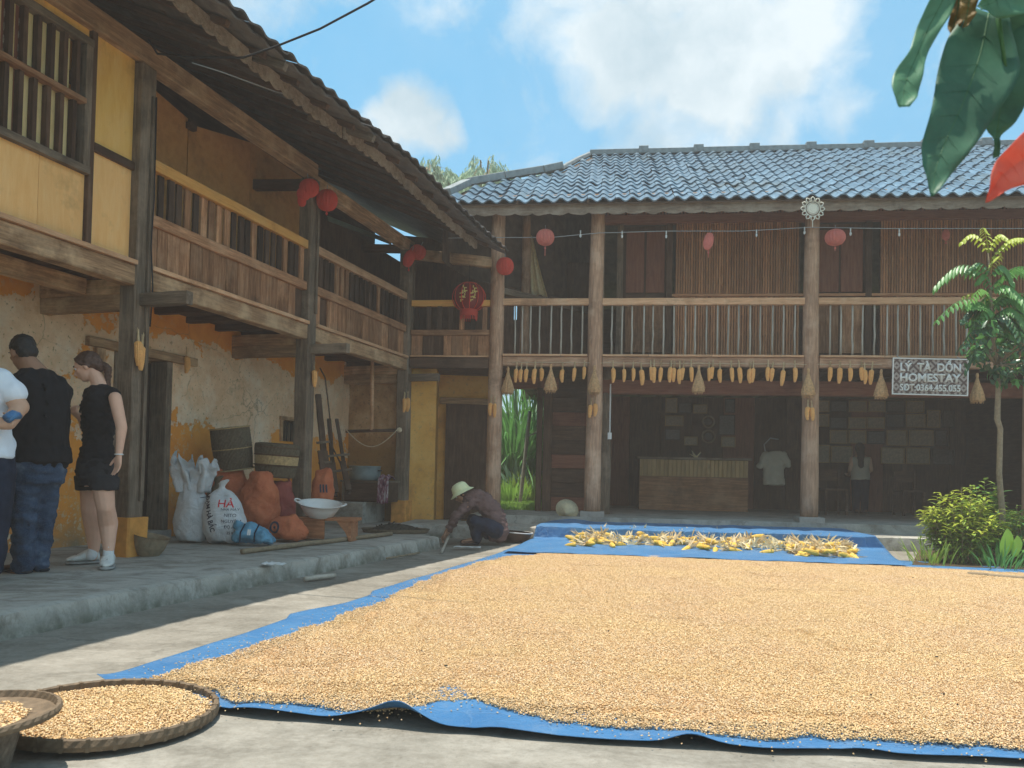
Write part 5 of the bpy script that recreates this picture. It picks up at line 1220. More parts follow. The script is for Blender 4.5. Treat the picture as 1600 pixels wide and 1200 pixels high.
# bench with basin
c = ony(514, 844, 8.75); mw = Matrix.Translation(c) @ Matrix.Rotation(R(-8), 4, 'Z')
bn = thing('wooden_bench', 'low brown wooden bench standing on the porch under the white basin', 'bench', mw=mw)
def lb(name, cx, cy, cz, hx, hy, hz, m, parent, mw): 
    return link(name, boxmesh((hx*2, hy*2, hz*2), m), parent, mw @ Matrix.Translation((cx, cy, cz)))
wood('bench_wood', (.12, .065, .04), (.23, .13, .08), (.33, .2, .12), (.25, .17, .11), .3, tone=.12)
lb('seat', 0, 0, .235, .32, .13, .016, 'bench_wood', bn, mw)
for x in (-.27, .27): lb('leg', x, 0, .108, .014, .115, .108, 'bench_wood', bn, mw)
lb('apron', -.13, -.118, .12, .12, .010, .098, 'bench_wood', bn, mw)
for s in (-1, 1):
    MB().add([(x, -.112+dy, z) for dy in (0, .02) for x, z in ((.27*s-.001*s, .0), (.27*s-.001*s, .218), (.12*s, .218), (.22*s, .10))], [(0, 1, 2, 3), (7, 6, 5, 4), (0, 4, 5, 1), (1, 5, 6, 2), (2, 6, 7, 3), (3, 7, 4, 0)]).build('bracket', 'bench_wood', bn, mw=mw)
c = ony(499, 806, 8.72); c.z = .13+.252; mw = Matrix.Translation(c) @ Matrix.Rotation(R(9), 4, 'X') @ Matrix.Rotation(R(5), 4, 'Y')
bsn = thing('plastic_basin', 'white plastic basin with two handles tilted on the low brown bench', 'basin', mw=mw)
MB().lathe([(.01, .004), (.12, .004), (.15, .02), (.20, .10), (.225, .145), (.24, .150), (.24, .156), (.222, .153), (.195, .10), (.145, .03), (.11, .012), (.01, .012)], 40).build('bowl', 'plastic_white', bsn, True, mw=mw)
for s in (-1, 1):
    MB().tube([Vector((s*.225, -.06, .15)), Vector((s*.265, -.05, .165)), Vector((s*.28, 0, .17)), Vector((s*.265, .05, .165)), Vector((s*.225, .06, .15))], .010, 8).build('handle', 'plastic_white', bsn, True, mw=mw)
# pole, debris tray, bits
def stick(name, label, cat, a, b_, r_, m, jitt=.01, n=8, group=None):
    pts = [a.lerp(b_, i/n)+Vector((0, 0, jitt*abs(mnoise.noise(Vector((i*.8, a.x*3, 0)))))) for i in range(n+1)]
    o = MB().tube(pts, [r_*(1+.15*mnoise.noise(Vector((i*1.3, a.y, 2)))) for i in range(n+1)], 8).build(name, m, None, True); return tag(o, label, cat, group)
stick('wooden_pole', 'long round wooden pole lying along the porch before the bench and sacks', 'pole', onz(378, 862, .155), onz(612, 834, .155), .024, 'bark')
c = onz(618, 832, .13); mw = Matrix.Translation(c); dt = thing('debris_tray', 'dark flat tray heaped with dry leaves at the far end of the porch', 'tray', mw=mw)
MB().lathe([(.01, .01), (.38, .012), (.42, .05), (.43, .05), (.40, .0)], 30, m=Matrix.Scale(.6, 4, (0, 1, 0))).build('tray_body', 'basket_dark', dt, True, mw=mw)
b = MB(); rr = random.Random(8)
for i in range(300):
    g = rr.uniform(0, 6.28); q = rr.random()**.6*.33; p = Vector((q*math.cos(g), q*.6*math.sin(g), .03+.12*(1-q/.36)*rr.random())); s = rr.uniform(.02, .05); d = Vector((rr.uniform(-1, 1), rr.uniform(-1, 1), rr.uniform(-.3, .6)))*s; e = Vector((-d.y, d.x, .01))*.5
    b.add([p-d, p+e, p+d, p-e], [(0, 1, 2, 3)])
b.ell((0, 0, .02), (.3, .17, .09), 14, 8); o = b.build('leaves', 'dark_debris', dt, mw=mw); o['kind'] = 'stuff'
c = onz(229, 868, .13)+Vector((.0, .0, 0)); mw = Matrix.Translation(c) @ Matrix.Rotation(R(12), 4, 'Y'); c2_ = thing('clay_bowl', 'small dark wicker basket behind the orange block of the nearest post', 'basket', mw=mw)
weave_lathe('basket_wall', [(.01, .0), (.09, .0), (.13, .08), (.15, .17), (.158, .175), (.142, .17), (.1, .03)], 'bark', c2_, mw, 40, .01)
c = onz(427, 884, .13); b = MB(); rr = random.Random(2)
b.grid(lambda a, d: c+Vector((-.09+.18*a, -.055+.11*d, .012+.03*abs(mnoise.noise(Vector((a*4, d*4, 1)))))), 9, 7); tag(solid(b.build('paper_scrap', 'paper'), .002), 'crumpled white paper scrap on the porch edge', 'paper')
stick('wood_offcut', 'grey splintered wood offcut lying on the yard before the kerb', 'wood', onz(476, 905, .012), onz(524, 899, .016), .020, 'stick_pale', n=6)
for i, (a, b_, lab) in enumerate((((612, 868), (676, 855), 'nearest long thin stick beside the crouching person'), ((628, 862), (684, 848), 'middle long thin stick beside the crouching person'), ((604, 873), (655, 864), 'short stick lying furthest left beside the crouching person'))):
    stick('stick', lab, 'stick', onz(*a, .012), onz(*b_, .014), .010, 'bark', group='sticks beside the crouching person')
stick('long_batten', 'long dark batten lying behind the kernels at the right', 'batten', onz(1512, 897, .03), onz(1700, 912, .03), .022, 'bark')
# nook things
def NK(px, py, n=.4): u, z = CF.inv(px, py, n); return CF.P(u, n, z)
ctop = lz if lz > .3 else .3
c = NK(578, 788, .45); c.z = ctop+.002; mwn = Matrix.Translation(c) @ Matrix(((CF.u.x, -CF.u.y, 0, 0), (CF.u.y, CF.u.x, 0, 0), (0, 0, 1, 0), (0, 0, 0, 1)))
bx_ = thing('storage_chest', 'dark low chest standing on the ledge in the nook under a grey pot', 'chest', mw=mwn)
lb('chest_body', 0, 0, .145, .36, .2, .143, 'wood_dark', bx_, mwn); lb('lid', 0, 0, .30, .38, .22, .012, 'wood_post', bx_, mwn); lb('strip', .25, -.206, .15, .012, .004, .11, 'plastic_white', bx_, mwn)
for x in (-.34, .34): lb('chest_leg', x, -.19, .145, .02, .018, .144, 'wood_post', bx_, mwn)
mwq = mwn @ Matrix.Translation((-.10, 0, .314)); pt = thing('cooking_pot', 'dull grey metal pot with side knob on the dark chest in the nook', 'pot', mw=mwq)
MB().lathe([(.01, 0), (.2, 0), (.225, .02), (.235, .10), (.235, .20), (.245, .21), (.235, .215), (.225, .2), (.215, .03), (.01, .02)], 36).build('pot_body', 'metal_dull', pt, True, mw=mwq)
for s in (-1, 1): MB().tube([Vector((s*.23, -.03, .15)), Vector((s*.27, -.02, .15)), Vector((s*.27, .02, .15)), Vector((s*.23, .03, .15))], .010, 6).build('handle', 'dark_metal', pt, True, mw=mwq)
b = MB(); b.grid(lambda a, d: Vector((.24+.17*a, -.225-.01*math.sin(a*30)*d-.02*d, .345-.36*d+.01*math.sin(a*9))), 24, 12); b.grid(lambda a, d: Vector((.24+.17*a, -.225+.22*d, .345+.05*math.sin(d*3.1)+.015*math.sin(a*12))), 16, 8)
o = b.build('checked_cloth', 'cloth_mixed', None, True, mw=mwn @ Matrix.Translation((0, -.01, 0))); tag(solid(o, .006), 'dark patterned cloth hanging over the right end of the chest', 'cloth')
# T-shaped hanging beam and rope
p0, p1 = NK(582, 540, .5), NK(581, 672, .5); tb_ = thing('hanging_swing', 'T-shaped wooden hanger hung from the ceiling of the nook with a sagging rope', 'hanger', p0)
MB().tube([p0+Vector((0, 0, .12)), p0.lerp(p1, .5), p1], .028, 10).build('hanger_pole', 'wood_rail', tb_, True)
a, b_ = NK(541, 674, .5), NK(624, 672, .5); MB().tube([a, a.lerp(b_, .5), b_], .024, 10).build('crossbar', 'wood_slat', tb_, True)
b = MB(); rs_ = [a.lerp(b_, i/16)+Vector((0, -.05, -.27*math.sin(math.pi*i/16)+.03)) for i in range(17)]; b.tube(rs_, .008, 6).build('rope', 'rope', tb_, True)
MB().ell(b_, .04, 8, 6).build('knot', 'rope', tb_, True)
# tools leaning in the corner
tl = [((497, 617), (512, 772), .05, 'broad dark plank tool with a pointed top leaning in the nook corner'), ((514, 655), (524, 775), .035, 'middle dark wooden tool leaning in the nook corner'), ((526, 655), (545, 772), .028, 'slender wooden tool leaning furthest right in the nook corner')]
for (a, b_, w_, lab) in tl:
    pa_, pb_ = ony(*a, 10.9), ony(*b_, 10.35); g_ = thing('wooden_tool', lab, 'farm tool', pb_, 'farm tools leaning in the nook')
    beam('shaft', pb_, pa_, w_*1.5, w_, 'wood_slat', g_, jit=.004, nseg=8); beam('blade', pb_+Vector((0, -.02, .05)), pb_.lerp(pa_, .42)+Vector((0, -.06, 0)), w_*2.6, .03, 'wood_dark', g_, jit=.003, nseg=4)
    for q in (.3, .5): beam('crosspiece', pb_.lerp(pa_, q)+Vector((-.07, -.05, 0)), pb_.lerp(pa_, q)+Vector((.10, -.05, .02)), .03, .03, 'wood_post', g_)
b = MB(); rs_ = [ony(x, y, 10.6) for x, y in ((500, 575), (508, 590), (514, 640), (520, 700), (535, 730), (548, 760))]; tag(b.tube(rs_, .010, 6).build('hanging_rope', 'wood_dark', None, True), 'dark rope hanging down the plaster wall in the nook corner', 'rope')
# terrace things: conical hat, plates
c = ony(886, 796, 11.75); mw = Matrix.Translation(c) @ Matrix.Rotation(R(-62), 4, 'X') @ Matrix.Rotation(R(14), 4, 'Y')
hh = thing('conical_hat', 'pale conical straw hat leaning at the foot of the first thick column', 'hat', mw=mw)
MB().lathe([(.17, 0), (.168, -.004), (.10, .045), (.04, .085), (.004, .105)], 36).build('hat_cone', 'straw_pale', hh, True, mw=mw @ Matrix.Rotation(R(180), 4, 'X'))
b = MB(); st_ = [(.055*(1 if i % 2 == 0 else .42)*math.cos(i*.6283+1.57), .055*(1 if i % 2 == 0 else .42)*math.sin(i*.6283+1.57)) for i in range(10)]; b.add([(x, y, .004) for x, y in st_]+[(x, y, .002) for x, y in st_], [tuple(range(10))]+[(i, (i+1) % 10, 10+(i+1) % 10, 10+i) for i in range(10)]); b.build('star', 'dark_debris', hh, mw=mw)
# ================================================================== LANTERNS, WIRES, ORNAMENT
def pleated(name, m, parent, r_, h, n=18, mw=None, sq=1):
    return MB().lathe([(max(.004, r_*math.sin(math.pi*i/12)**.8), h*math.cos(math.pi*i/12)) for i in range(13)], n*2, rfun=lambda g, i: 1-.09*(int(round(g/6.2832*n*2)) % 2)).build(name, m, parent, False, mw=mw)
def lantern(fr, n, px, py, rpx, hpx, Y, m, label, group, rot=(0, 0, 0), flat=1, tassel=0, extra=None):
    u, z = fr.inv(px, py, n); p = fr.P(u, n, z); k_ = p.y/F_PX; mw = Matrix.Translation(p) @ Matrix.Rotation(R(rot[2]), 4, 'Z') @ Matrix.Rotation(R(rot[1]), 4, 'Y') @ Matrix.Rotation(R(rot[0]), 4, 'X')
    root = thing('paper_lantern', label, 'lantern', mw=mw, group=group)
    pleated('shade', m, root, rpx*k_, hpx*k_, mw=mw @ Matrix.Scale(flat, 4, (0, 1, 0)))
    MB().tube([Vector((0, 0, hpx*k_*.98)), Vector((0, 0, hpx*k_+.06))], .004, 5).build('hook', 'wire_grey', root, mw=mw)
    if tassel: MB().tube([p+Vector((0, 0, -hpx*k_*.95)), p+Vector((0, 0, -(hpx+tassel)*k_))], .006, 5).build('tassel', m, root); MB().ell(p+Vector((0, 0, -(hpx+4)*k_)), .016, 8, 6).build('bead', m, root)
    if extra: 
        for (dx, dz, r2, h2) in extra: pleated('fold', m, root, r2*k_, h2*k_, mw=mw @ Matrix.Translation((dx*k_, -.02, dz*k_)) @ Matrix.Scale(.5, 4, (0, 1, 0)))
    return root
lantern(LF, .22, 483, 294, 16, 15, 0, 'lantern_red', 'crumpled red paper lantern left of the second post top with a drooping fold', 'red paper lanterns along the left balcony', (0, -8, 0), .6, 0, [(-9, 9-18, 11, 11), (-13, -20, 7, 9)])
lantern(LF, .22, 511, 313, 17, 17, 0, 'lantern_red', 'round red paper lantern right of the second post top', 'red paper lanterns along the left balcony', (0, 0, 0), .8, 7)
lantern(LF, .22, 653, 394, 13, 12, 0, 'lantern_red', 'right one of two crumpled red lanterns at the third post', 'red paper lanterns along the left balcony', (0, 25, 0), .55, 0)
lantern(LF, .20, 639, 404, 9, 14, 0, 'lantern_red', 'left one of two crumpled red lanterns at the third post', 'red paper lanterns along the left balcony', (0, 20, 0), .6, 6)
lantern(FF, .22, 789, 416, 14, 14, 0, 'lantern_red', 'red round paper lantern on the corner post where the two houses meet', 'red paper lanterns along the left balcony', (0, 0, 0), .7, 0)
lantern(FF, .20, 852, 371, 14.5, 13, 0, 'lantern_pink', 'pale pink fluted lantern on the wire in the dark open gallery corner', 'pink paper lanterns on the gallery wire', (0, 0, 0), .9, 16)
lantern(FF, .20, 1107, 377, 8, 14, 0, 'lantern_pink', 'narrow half-folded pink lantern on the wire before the middle bamboo wall', 'pink paper lanterns on the gallery wire', (0, 12, 0), .5, 12)
lantern(FF, .20, 1305, 371, 16, 13, 0, 'lantern_pink', 'wide pink fluted lantern on the wire just right of the second thick column', 'pink paper lanterns on the gallery wire', (0, 0, 0), .9, 8)
lantern(FF, -.6, 1478, 367, 6, 9, 0, 'lantern_pink', 'small dim pink lantern hanging above the sapling', 'pink paper lanterns on the gallery wire', (0, 0, 0), .8, 5)
# big silk lantern
q = DF.inv(733, 465, .02); p = DF.P(q[0], .02, q[1]); k_ = p.y/F_PX; mw = Matrix.Translation(p)
bl = thing('silk_lantern', 'large deep red silk lantern with ribs and gold lettering over the corner balcony', 'lantern', mw=mw)
RR_, HH = 26*k_, 22*k_
MB().lathe([(RR_*.93*math.sin(math.pi*(.14+.72*i/14))**.75, HH*math.cos(math.pi*(.14+.72*i/14))) for i in range(15)], 40).build('shade', 'lantern_deep', bl, True, mw=mw)
for i in range(12):
    g = i/12*6.283+.1; MB().tube([Vector((RR_*math.sin(math.pi*(.12+.76*j_/10))**.75*math.cos(g), RR_*math.sin(math.pi*(.12+.76*j_/10))**.75*math.sin(g), HH*math.cos(math.pi*(.12+.76*j_/10)))) for j_ in range(11)], .008, 6).build('rib', 'lantern_red', bl, True, mw=mw)
for z, r_ in ((HH*.93, RR_*.46), (-HH*.93, RR_*.50)): MB().lathe([(r_, z-.02), (r_+.012, z), (r_, z+.02), (.01, z+.02)], 28).build('ring', 'lantern_red', bl, True, mw=mw)
MB().lathe([(RR_*.50, -HH*.95), (RR_*.56, -HH*1.02), (RR_*.54, -HH*1.35), (RR_*.5, -HH*1.36)], 28).build('collar', 'lantern_red', bl, True, mw=mw)
b = MB()
for i in range(30): g = i/30*6.283; b.tube([Vector((RR_*.52*math.cos(g), RR_*.52*math.sin(g), -HH*1.34)), Vector((RR_*.5*math.cos(g), RR_*.5*math.sin(g), -HH*1.62))], .006, 4)
b.build('fringe', 'lantern_red', bl, mw=mw)
for sx in (-.30, .30):
    b = MB(); rr = random.Random(int(sx*100))
    for i in range(15):
        x = RR_*(sx+rr.uniform(-.17, .17)); z = rr.uniform(-.45, .6)*HH; y = -math.sqrt(max(.0001, (RR_*.97)**2*(1-(z/HH)**2*.75)-x*x))-.006
        if rr.random() < .55: b.box((x, y, z), (RR_*.085, .002, .008))
        else: b.box((x, y, z), (.008, .002, HH*.08))
    b.build('gold_lettering', 'gold', bl, mw=mw)
MB().tube([p+Vector((0, 0, HH)), p+Vector((0, 0, HH+.62))], .004, 5).build('cord', 'wire_black', bl)
# wire with bulbs
wp = [FF.P(*[(lambda q: (q[0], .14, q[1]))(FF.inv(x, y, .14))][0]) for x, y in ((690, 372), (790, 371), (860, 371), (935, 364), (1040, 361), (1160, 361), (1268, 355), (1380, 357), (1600, 357), (1700, 357))]
lw = thing('light_string', 'thin wire with small pale bulbs strung along the front gallery', 'light string', wp[0]); MB().tube(wp, .006, 5).build('wire', 'wire_grey', lw)
for x, y in ((907, 365), (972, 366), (1041, 366), (1182, 364), (1257, 360), (1329, 362), (1405, 363)):
    q = FF.inv(x, y, .14); c = FF.P(q[0], .14, q[1]); b = MB().ell(c+Vector((0, 0, -.03)), (.017, .017, .03), 10, 6); b.tube([c, c+Vector((0, 0, .05))], .010, 6); b.build('bulb', 'bulb', lw, True)
wq = [ony(*a) for a in ((232, 62, 6.5), (246, 84, 6.4), (300, 90, 6.2), (380, 90, 6.0), (430, 73, 5.9), (500, 45, 5.8), (575, 5, 5.6), (640, -35, 5.5))]
tag(MB().tube(wq, .0085, 6).build('power_cable', 'wire_black', None, True), 'black power cable rising from the nearest post across the sky', 'cable')
wq = [ony(*a) for a in ((300, 98, 6.4), (345, 112, 6.6), (430, 143, 7.2), (500, 160, 8))]; tag(MB().tube(wq, .005, 5).build('thin_wire', 'wire_grey', None, True), 'thin pale wire running under the left eave', 'wire')
# cable down the nearest post
wq = [LF.P(.045, .115, 4.1), LF.P(.05, .12, 3.2), LF.P(.03, .12, 2.8), LF.P(.055, .13, 2.45), LF.P(.05, .12, 2.1)]
tag(MB().tube(wq, .006, 5).build('post_cable', 'wire_black', None, True), 'black cable running down the face of the nearest post', 'cable')
# crochet flower
q = FF.inv(1270, 326, .62); mw = Matrix.Translation(FF.P(q[0], .62, q[1])) @ Matrix.Rotation(R(90), 4, 'X')
cf = thing('lace_flower', 'round cream lace flower with looped petals hung at the top of the second thick column', 'ornament', mw=mw)
for r_ in (.03, .055, .08, .105): MB().tube([Vector((r_*math.cos(i/24*6.2832), r_*math.sin(i/24*6.2832), 0)) for i in range(25)], .006, 5, caps=False).build('lace_ring', 'crochet', cf, True, mw=mw)
MB().lathe([(.07, .002), (.001, .003)], 20).build('lace_centre', 'crochet', cf, mw=mw)
for i in range(12):
    g = i/12*6.2832; MB().tube([Vector((.105*math.cos(g-.2), .105*math.sin(g-.2), 0)), Vector((.145*math.cos(g-.17), .145*math.sin(g-.17), 0)), Vector((.165*math.cos(g), .165*math.sin(g), 0)), Vector((.145*math.cos(g+.17), .145*math.sin(g+.17), 0)), Vector((.105*math.cos(g+.2), .105*math.sin(g+.2), 0))], .008, 5).build('petal', 'crochet', cf, True, mw=mw)
MB().tube([Vector((0, -.165, 0)), Vector((0, -.26, 0))], .005, 5).build('string', 'crochet', cf, mw=mw)
# ================================================================== SIGN
SN = .30; q0_ = FF.inv(1393.5, 617, SN); q1_ = FF.inv(1512, 619, SN); qt = FF.inv(1394, 560, SN); SW = q1_[0]-q0_[0]; SHH = qt[1]-q0_[1]
mw = Matrix((FF.u, Vector((0, 0, 1)), -FF.n*-1)).transposed().to_4x4(); mw.translation = FF.P(q0_[0]+SW/2, SN, q0_[1]+SHH/2) + Vector((0, 0, 0)); mw = mw @ Matrix.Rotation(R(-.9), 4, 'Z')
sg = thing('homestay_sign', 'brown and white diamond-patterned homestay sign hanging from the gallery edge', 'sign', mw=mw)
link('board', boxmesh((SW, SHH, .024), 'sign_pattern'), sg, mw)
for (cx, cy, hx, hy) in ((0, SHH/2-.006, SW/2, .008), (0, -SHH/2+.006, SW/2, .008), (-SW/2+.006, 0, .008, SHH/2-.0145), (SW/2-.006, 0, .008, SHH/2-.0145)):
    link('border', boxmesh((hx*2, hy*2, .010), 'ink_white'), sg, mw @ Matrix.Translation((cx, cy, .0172)))
def sgt(t, size, y, wd, bold):
    me = text_mesh(t, size, bold); xs_ = [v.co.x for v in me.vertices]; s = wd/(max(xs_)-min(xs_)); cx = (max(xs_)+min(xs_))/2
    for v in me.vertices: v.co.x = (v.co.x-cx)*s
    bm = bmesh.new(); bm.from_mesh(me); rt_ = bmesh.ops.extrude_face_region(bm, geom=bm.faces[:]); bmesh.ops.translate(bm, verts=[g for g in rt_['geom'] if isinstance(g, bmesh.types.BMVert)], vec=(0, 0, .012)); bm.normal_update(); bm.to_mesh(me); bm.free()
    me.materials.clear(); me.materials.append(MATS['ink_white']); link('lettering', me, sg, mw @ Matrix.Translation((0, y, .0135)))
sgt('LÝ  TÀ  DỒN', .155, SHH*.24, SW*.80, .0045); sgt('HOMESTAY', .155, -SHH*.045, SW*.80, .0045); sgt('SĐT:0364.455.055', .125, -SHH*.315, SW*.80, .003)
for x in (-SW*.4, SW*.4): MB().tube([Vector((x, SHH/2, 0)), Vector((x, SHH/2+.05, -.12))], .006, 5).build('hanger', 'wire_grey', sg, mw=mw)
# ================================================================== INTERIOR OF THE FRONT HOUSE
cy0 = FF.inv(1000, 714, -3.0); cy1 = FF.inv(1170, 714, -3.0); ct = cy0[1]
ctr = thing('bar_counter', 'wooden counter with an upright bamboo cane band standing in the dark room', 'counter', FF.P(cy0[0], -3.2, .29))
fbox(FF, 'counter_top', cy0[0]-.05, cy1[0]+.05, -3.6, -2.97, ct-.03, ct+.01, 'wood_post', ctr)
fbox(FF, 'counter_front', cy0[0], cy1[0], -3.1, -3.04, .29, ct-.35, 'wood_plank', ctr); fbox(FF, 'counter_body', cy0[0], cy1[0], -3.55, -3.102, .29, ct-.032, 'wood_dark', ctr)
n_ = 26
for i in range(n_):
    u = cy0[0]+(cy1[0]-cy0[0])*(i+.5)/n_; fbox(FF, 'cane', u-.036, u+.034, -3.09, -3.04, ct-.345, ct-.035, 'counter_cane', ctr, vert=True)
c = FF.P(*(lambda q: (q[0], -3.1, ct+.01))(FF.inv(1088, 712, -3.1))); ol = thing('ornament', 'small pale twisted ornament standing on the counter top', 'ornament', c)
b = MB(); rr = random.Random(3)
for i in range(6): b.tube([c, c+Vector((rr.uniform(-.12, .12), rr.uniform(-.05, .05), rr.uniform(.04, .14)))], [.018, .008], 6)
b.build('ornament_body', 'straw_pale', ol, True)
fr_px = [(1040, 622, 1058, 645, 'far left of the top'), (1060, 629, 1081, 646, 'second'), (1083, 632, 1105, 646, 'third'), (1133, 623, 1148, 645, 'tall right'), (1039, 649, 1068, 666, 'left middle'), (1039, 670, 1063, 688, 'lower left'), (1069, 682, 1090, 696, 'lower middle'), (1123, 648, 1148, 680, 'large right'), (1127, 682, 1149, 699, 'lowest right')]
simple('paper_dim', (.42, .34, .24), .6, .4, .35, 22, .1); simple('photo_dark', (.12, .11, .10), .4, .5, .5, 25, .1)
def picture(x0, y0, x1, y1, lab, grp, n=BWN+.06, m='paper_dim'):
    a, z1_ = FF.inv(x0, y0, n); b_, z0_ = FF.inv(x1, y1, n); f = .018
    pf = thing('framed_picture', lab, 'framed picture', FF.P((a+b_)/2, n, z0_), grp)
    fbox(FF, 'picture', a+f, b_-f, n-.015, n-.004, z0_+f, z1_-f, m, pf)
    for (p, q, r_, s) in ((a, b_, z1_-f, z1_), (a, b_, z0_, z0_+f), (a, a+f, z0_+f, z1_-f), (b_-f, b_, z0_+f, z1_-f)): fbox(FF, 'frame', p, q, n-.02, n+.01, r_, s, 'frame_dark' if m == 'photo_dark' else 'basket_tan', pf)
for i, (a, b_, c, d, l) in enumerate(fr_px): picture(a, b_, c, d, 'dim framed picture above the counter, '+l+' of its cluster', 'framed pictures above the counter', m='photo_dark' if i % 2 else 'paper_dim')
for (x, y, r_, lab) in ((1107, 682, 10, 'lower'), (1107, 659, 9, 'upper')):
    u, z = FF.inv(x, y, BWN+.08); k_ = 15.8/F_PX; mw = Matrix.Translation(FF.P(u, BWN+.08, z)) @ Matrix.Rotation(R(90), 4, 'X'); wr = thing('round_plaque', lab+' of two round pale rings on the wall above the counter', 'wall ornament', mw=mw)
    MB().tube([Vector((r_*k_*math.cos(i/24*6.2832), r_*k_*math.sin(i/24*6.2832), 0)) for i in range(25)], .018, 6, caps=False).build('ring', 'paper_dim', wr, True, mw=mw)
    MB().lathe([(r_*k_*.62, 0), (r_*k_*.3, .02), (.001, .02)], 20).build('plate', 'photo_dark', wr, True, mw=mw)
R2 = [(380, 378, 437, 432), (442, 378, 522, 432), (530, 378, 612, 432), (622, 378, 700, 432), (705, 378, 790, 434), (797, 378, 882, 436), (380, 440, 436, 500), (440, 455, 522, 510), (528, 455, 610, 510), (615, 455, 697, 510), (702, 440, 790, 505), (797, 440, 888, 505), (895, 422, 957, 505), (968, 424, 1024, 505),
      (440, 516, 522, 580), (528, 516, 610, 580), (615, 520, 700, 582), (706, 515, 803, 590), (812, 515, 925, 590), (930, 515, 992, 592), (680, 597, 790, 675), (797, 597, 908, 677), (915, 604, 1022, 680), (445, 590, 545, 670), (380, 585, 440, 670)]
rowname = lambda y: 'top' if y < 400 and y < 430 else ('second' if y < 500 else ('third' if y < 560 else 'lowest'))
cnt = {}
for i, (a, b_, c, d) in enumerate(R2):
    rn_ = 'top' if b_ < 380 else ('second' if b_ < 500 and b_ > 380 else ('third' if b_ < 580 else 'lowest')); cnt[rn_] = cnt.get(rn_, 0)+1
    picture(1150+a/3, 500+b_/3, 1150+c/3, 500+d/3, ORD[cnt[rn_]-1]+' framed certificate in the '+rn_+' row on the dark back wall behind the sign', 'framed certificates on the back wall', m='paper_dim' if i % 3 != 1 else 'photo_dark')
# shirt on a hanger
c = ony(1208, 705, 14.6); k_ = 14.6/F_PX; sh = thing('hanging_shirt', 'pale short-sleeved shirt hanging in the dark room left of the second thick column', 'shirt', c)
b = MB(); b.rings([(c+Vector((.04, 0, .0)), (.11, 0, 0), (0, .05, 0)), (c+Vector((.03, 0, -.06)), (.21, 0, 0), (0, .09, 0)), (c+Vector((.02, 0, -.3)), (.19, 0, 0), (0, .10, 0)), (c+Vector((.02, 0, -.62)), (.20, 0, 0), (0, .11, 0))], 18)
b.cap(c+Vector((-.13, 0, -.07)), c+Vector((-.24, 0, -.27)), .07, .06); b.cap(c+Vector((.2, 0, -.07)), c+Vector((.28, 0, -.25)), .07, .06); remesh(b, 'shirt_body', 'shirt_beige', sh, .02, 4, .5, .02, 8)
MB().tube([c+Vector((-.13, .02, -.05)), c+Vector((-.16, .02, .12)), c+Vector((-.05, .02, .24)), c+Vector((.10, .02, .22))], .012, 6).build('hanger', 'wire_grey', sh, True)
# conduit and socket beside the first column
q = FF.inv(954, 600, -.3); q2_ = FF.inv(954, 676, -.3)
cdt = MB().tube([FF.P(q[0], -.3, q[1]), FF.P(q[0], -.3, q2_[1])], .011, 6).build('conduit', 'plastic_white'); tag(cdt, 'white vertical cable conduit with a switch box behind the first thick column', 'conduit')
fbox(FF, 'switch_box', q[0]-.03, q[0]+.03, -.33, -.28, q2_[1]-.10, q2_[1], 'plastic_white', cdt)
# stools / low furniture in the dark
def stool(px, py, Y, lab):
    c = ony(px, py, Y); c.z = .29; mw = Matrix.Translation(c); s = thing('wooden_chair', lab, 'chair', mw=mw, group='chairs in the dark room'); lb('seat', 0, 0, .44, .2, .2, .015, 'wood_dark', s, mw); lb('backrest', 0, .19, .70, .19, .012, .10, 'wood_dark', s, mw)
    for x in (-.18, .18):
        lb('leg', x, -.18, .213, .018, .018, .212, 'wood_dark', s, mw); lb('leg', x, .18, .40, .018, .018, .40, 'wood_dark', s, mw)
stool(1300, 800, 14.2, 'dark wooden chair just right of the second thick column'); stool(1420, 800, 14.4, 'dark wooden chair under the certificates behind the sign')
# ================================================================== PEOPLE
def basis(f, up):
    f = Vector(f).normalized(); up = Vector(up); s = f.cross(up).normalized(); u = s.cross(f).normalized(); return s, f, u
def head(b, c, f, up, sc_=1.0):
    s, f, u = basis(f, up); M = Matrix((s, f, u)).transposed(); c = Vector(c); k_ = sc_
    def at(a, d, e): return c + (s*a+f*d+u*e)*k_
    def el(p, r_): b.ell(at(*p), tuple(x*k_ for x in r_), 14, 10, M)
    el((0, -.008, .028), (.074, .096, .088)); el((0, .028, -.030), (.060, .066, .078)); el((0, .052, -.082), (.034, .032, .024)); el((0, .074, .03), (.05, .02, .02))
    b.cap(at(0, .088, .012), at(0, .108, -.022), .009*k_, .015*k_, 8); el((0, .090, -.050), (.024, .012, .007)); el((0, .088, -.060), (.021, .012, .007))
    for q in (-1, 1): el((q*.075, -.005, -.008), (.010, .020, .031)); el((q*.036, .062, -.012), (.022, .022, .02))
    b.cap(at(0, -.02, -.06), at(0, -.035, -.17), .055*k_, .058*k_, 14); return s, f, u, at
def face_bits(root, at, k_=1):
    for q in (-1, 1):
        MB().ell(at(q*.031, .082, .012), .0085*k_, 8, 6).build('eye', 'ink_white', root, True); MB().ell(at(q*.031, .0925, .011), .0045*k_, 6, 5).build('iris', 'hair_black', root, True)
        MB().tube([at(q*.016, .092, .034), at(q*.034, .090, .038), at(q*.050, .078, .032)], .0035*k_, 5).build('eyebrow', 'hair_brown', root, True)
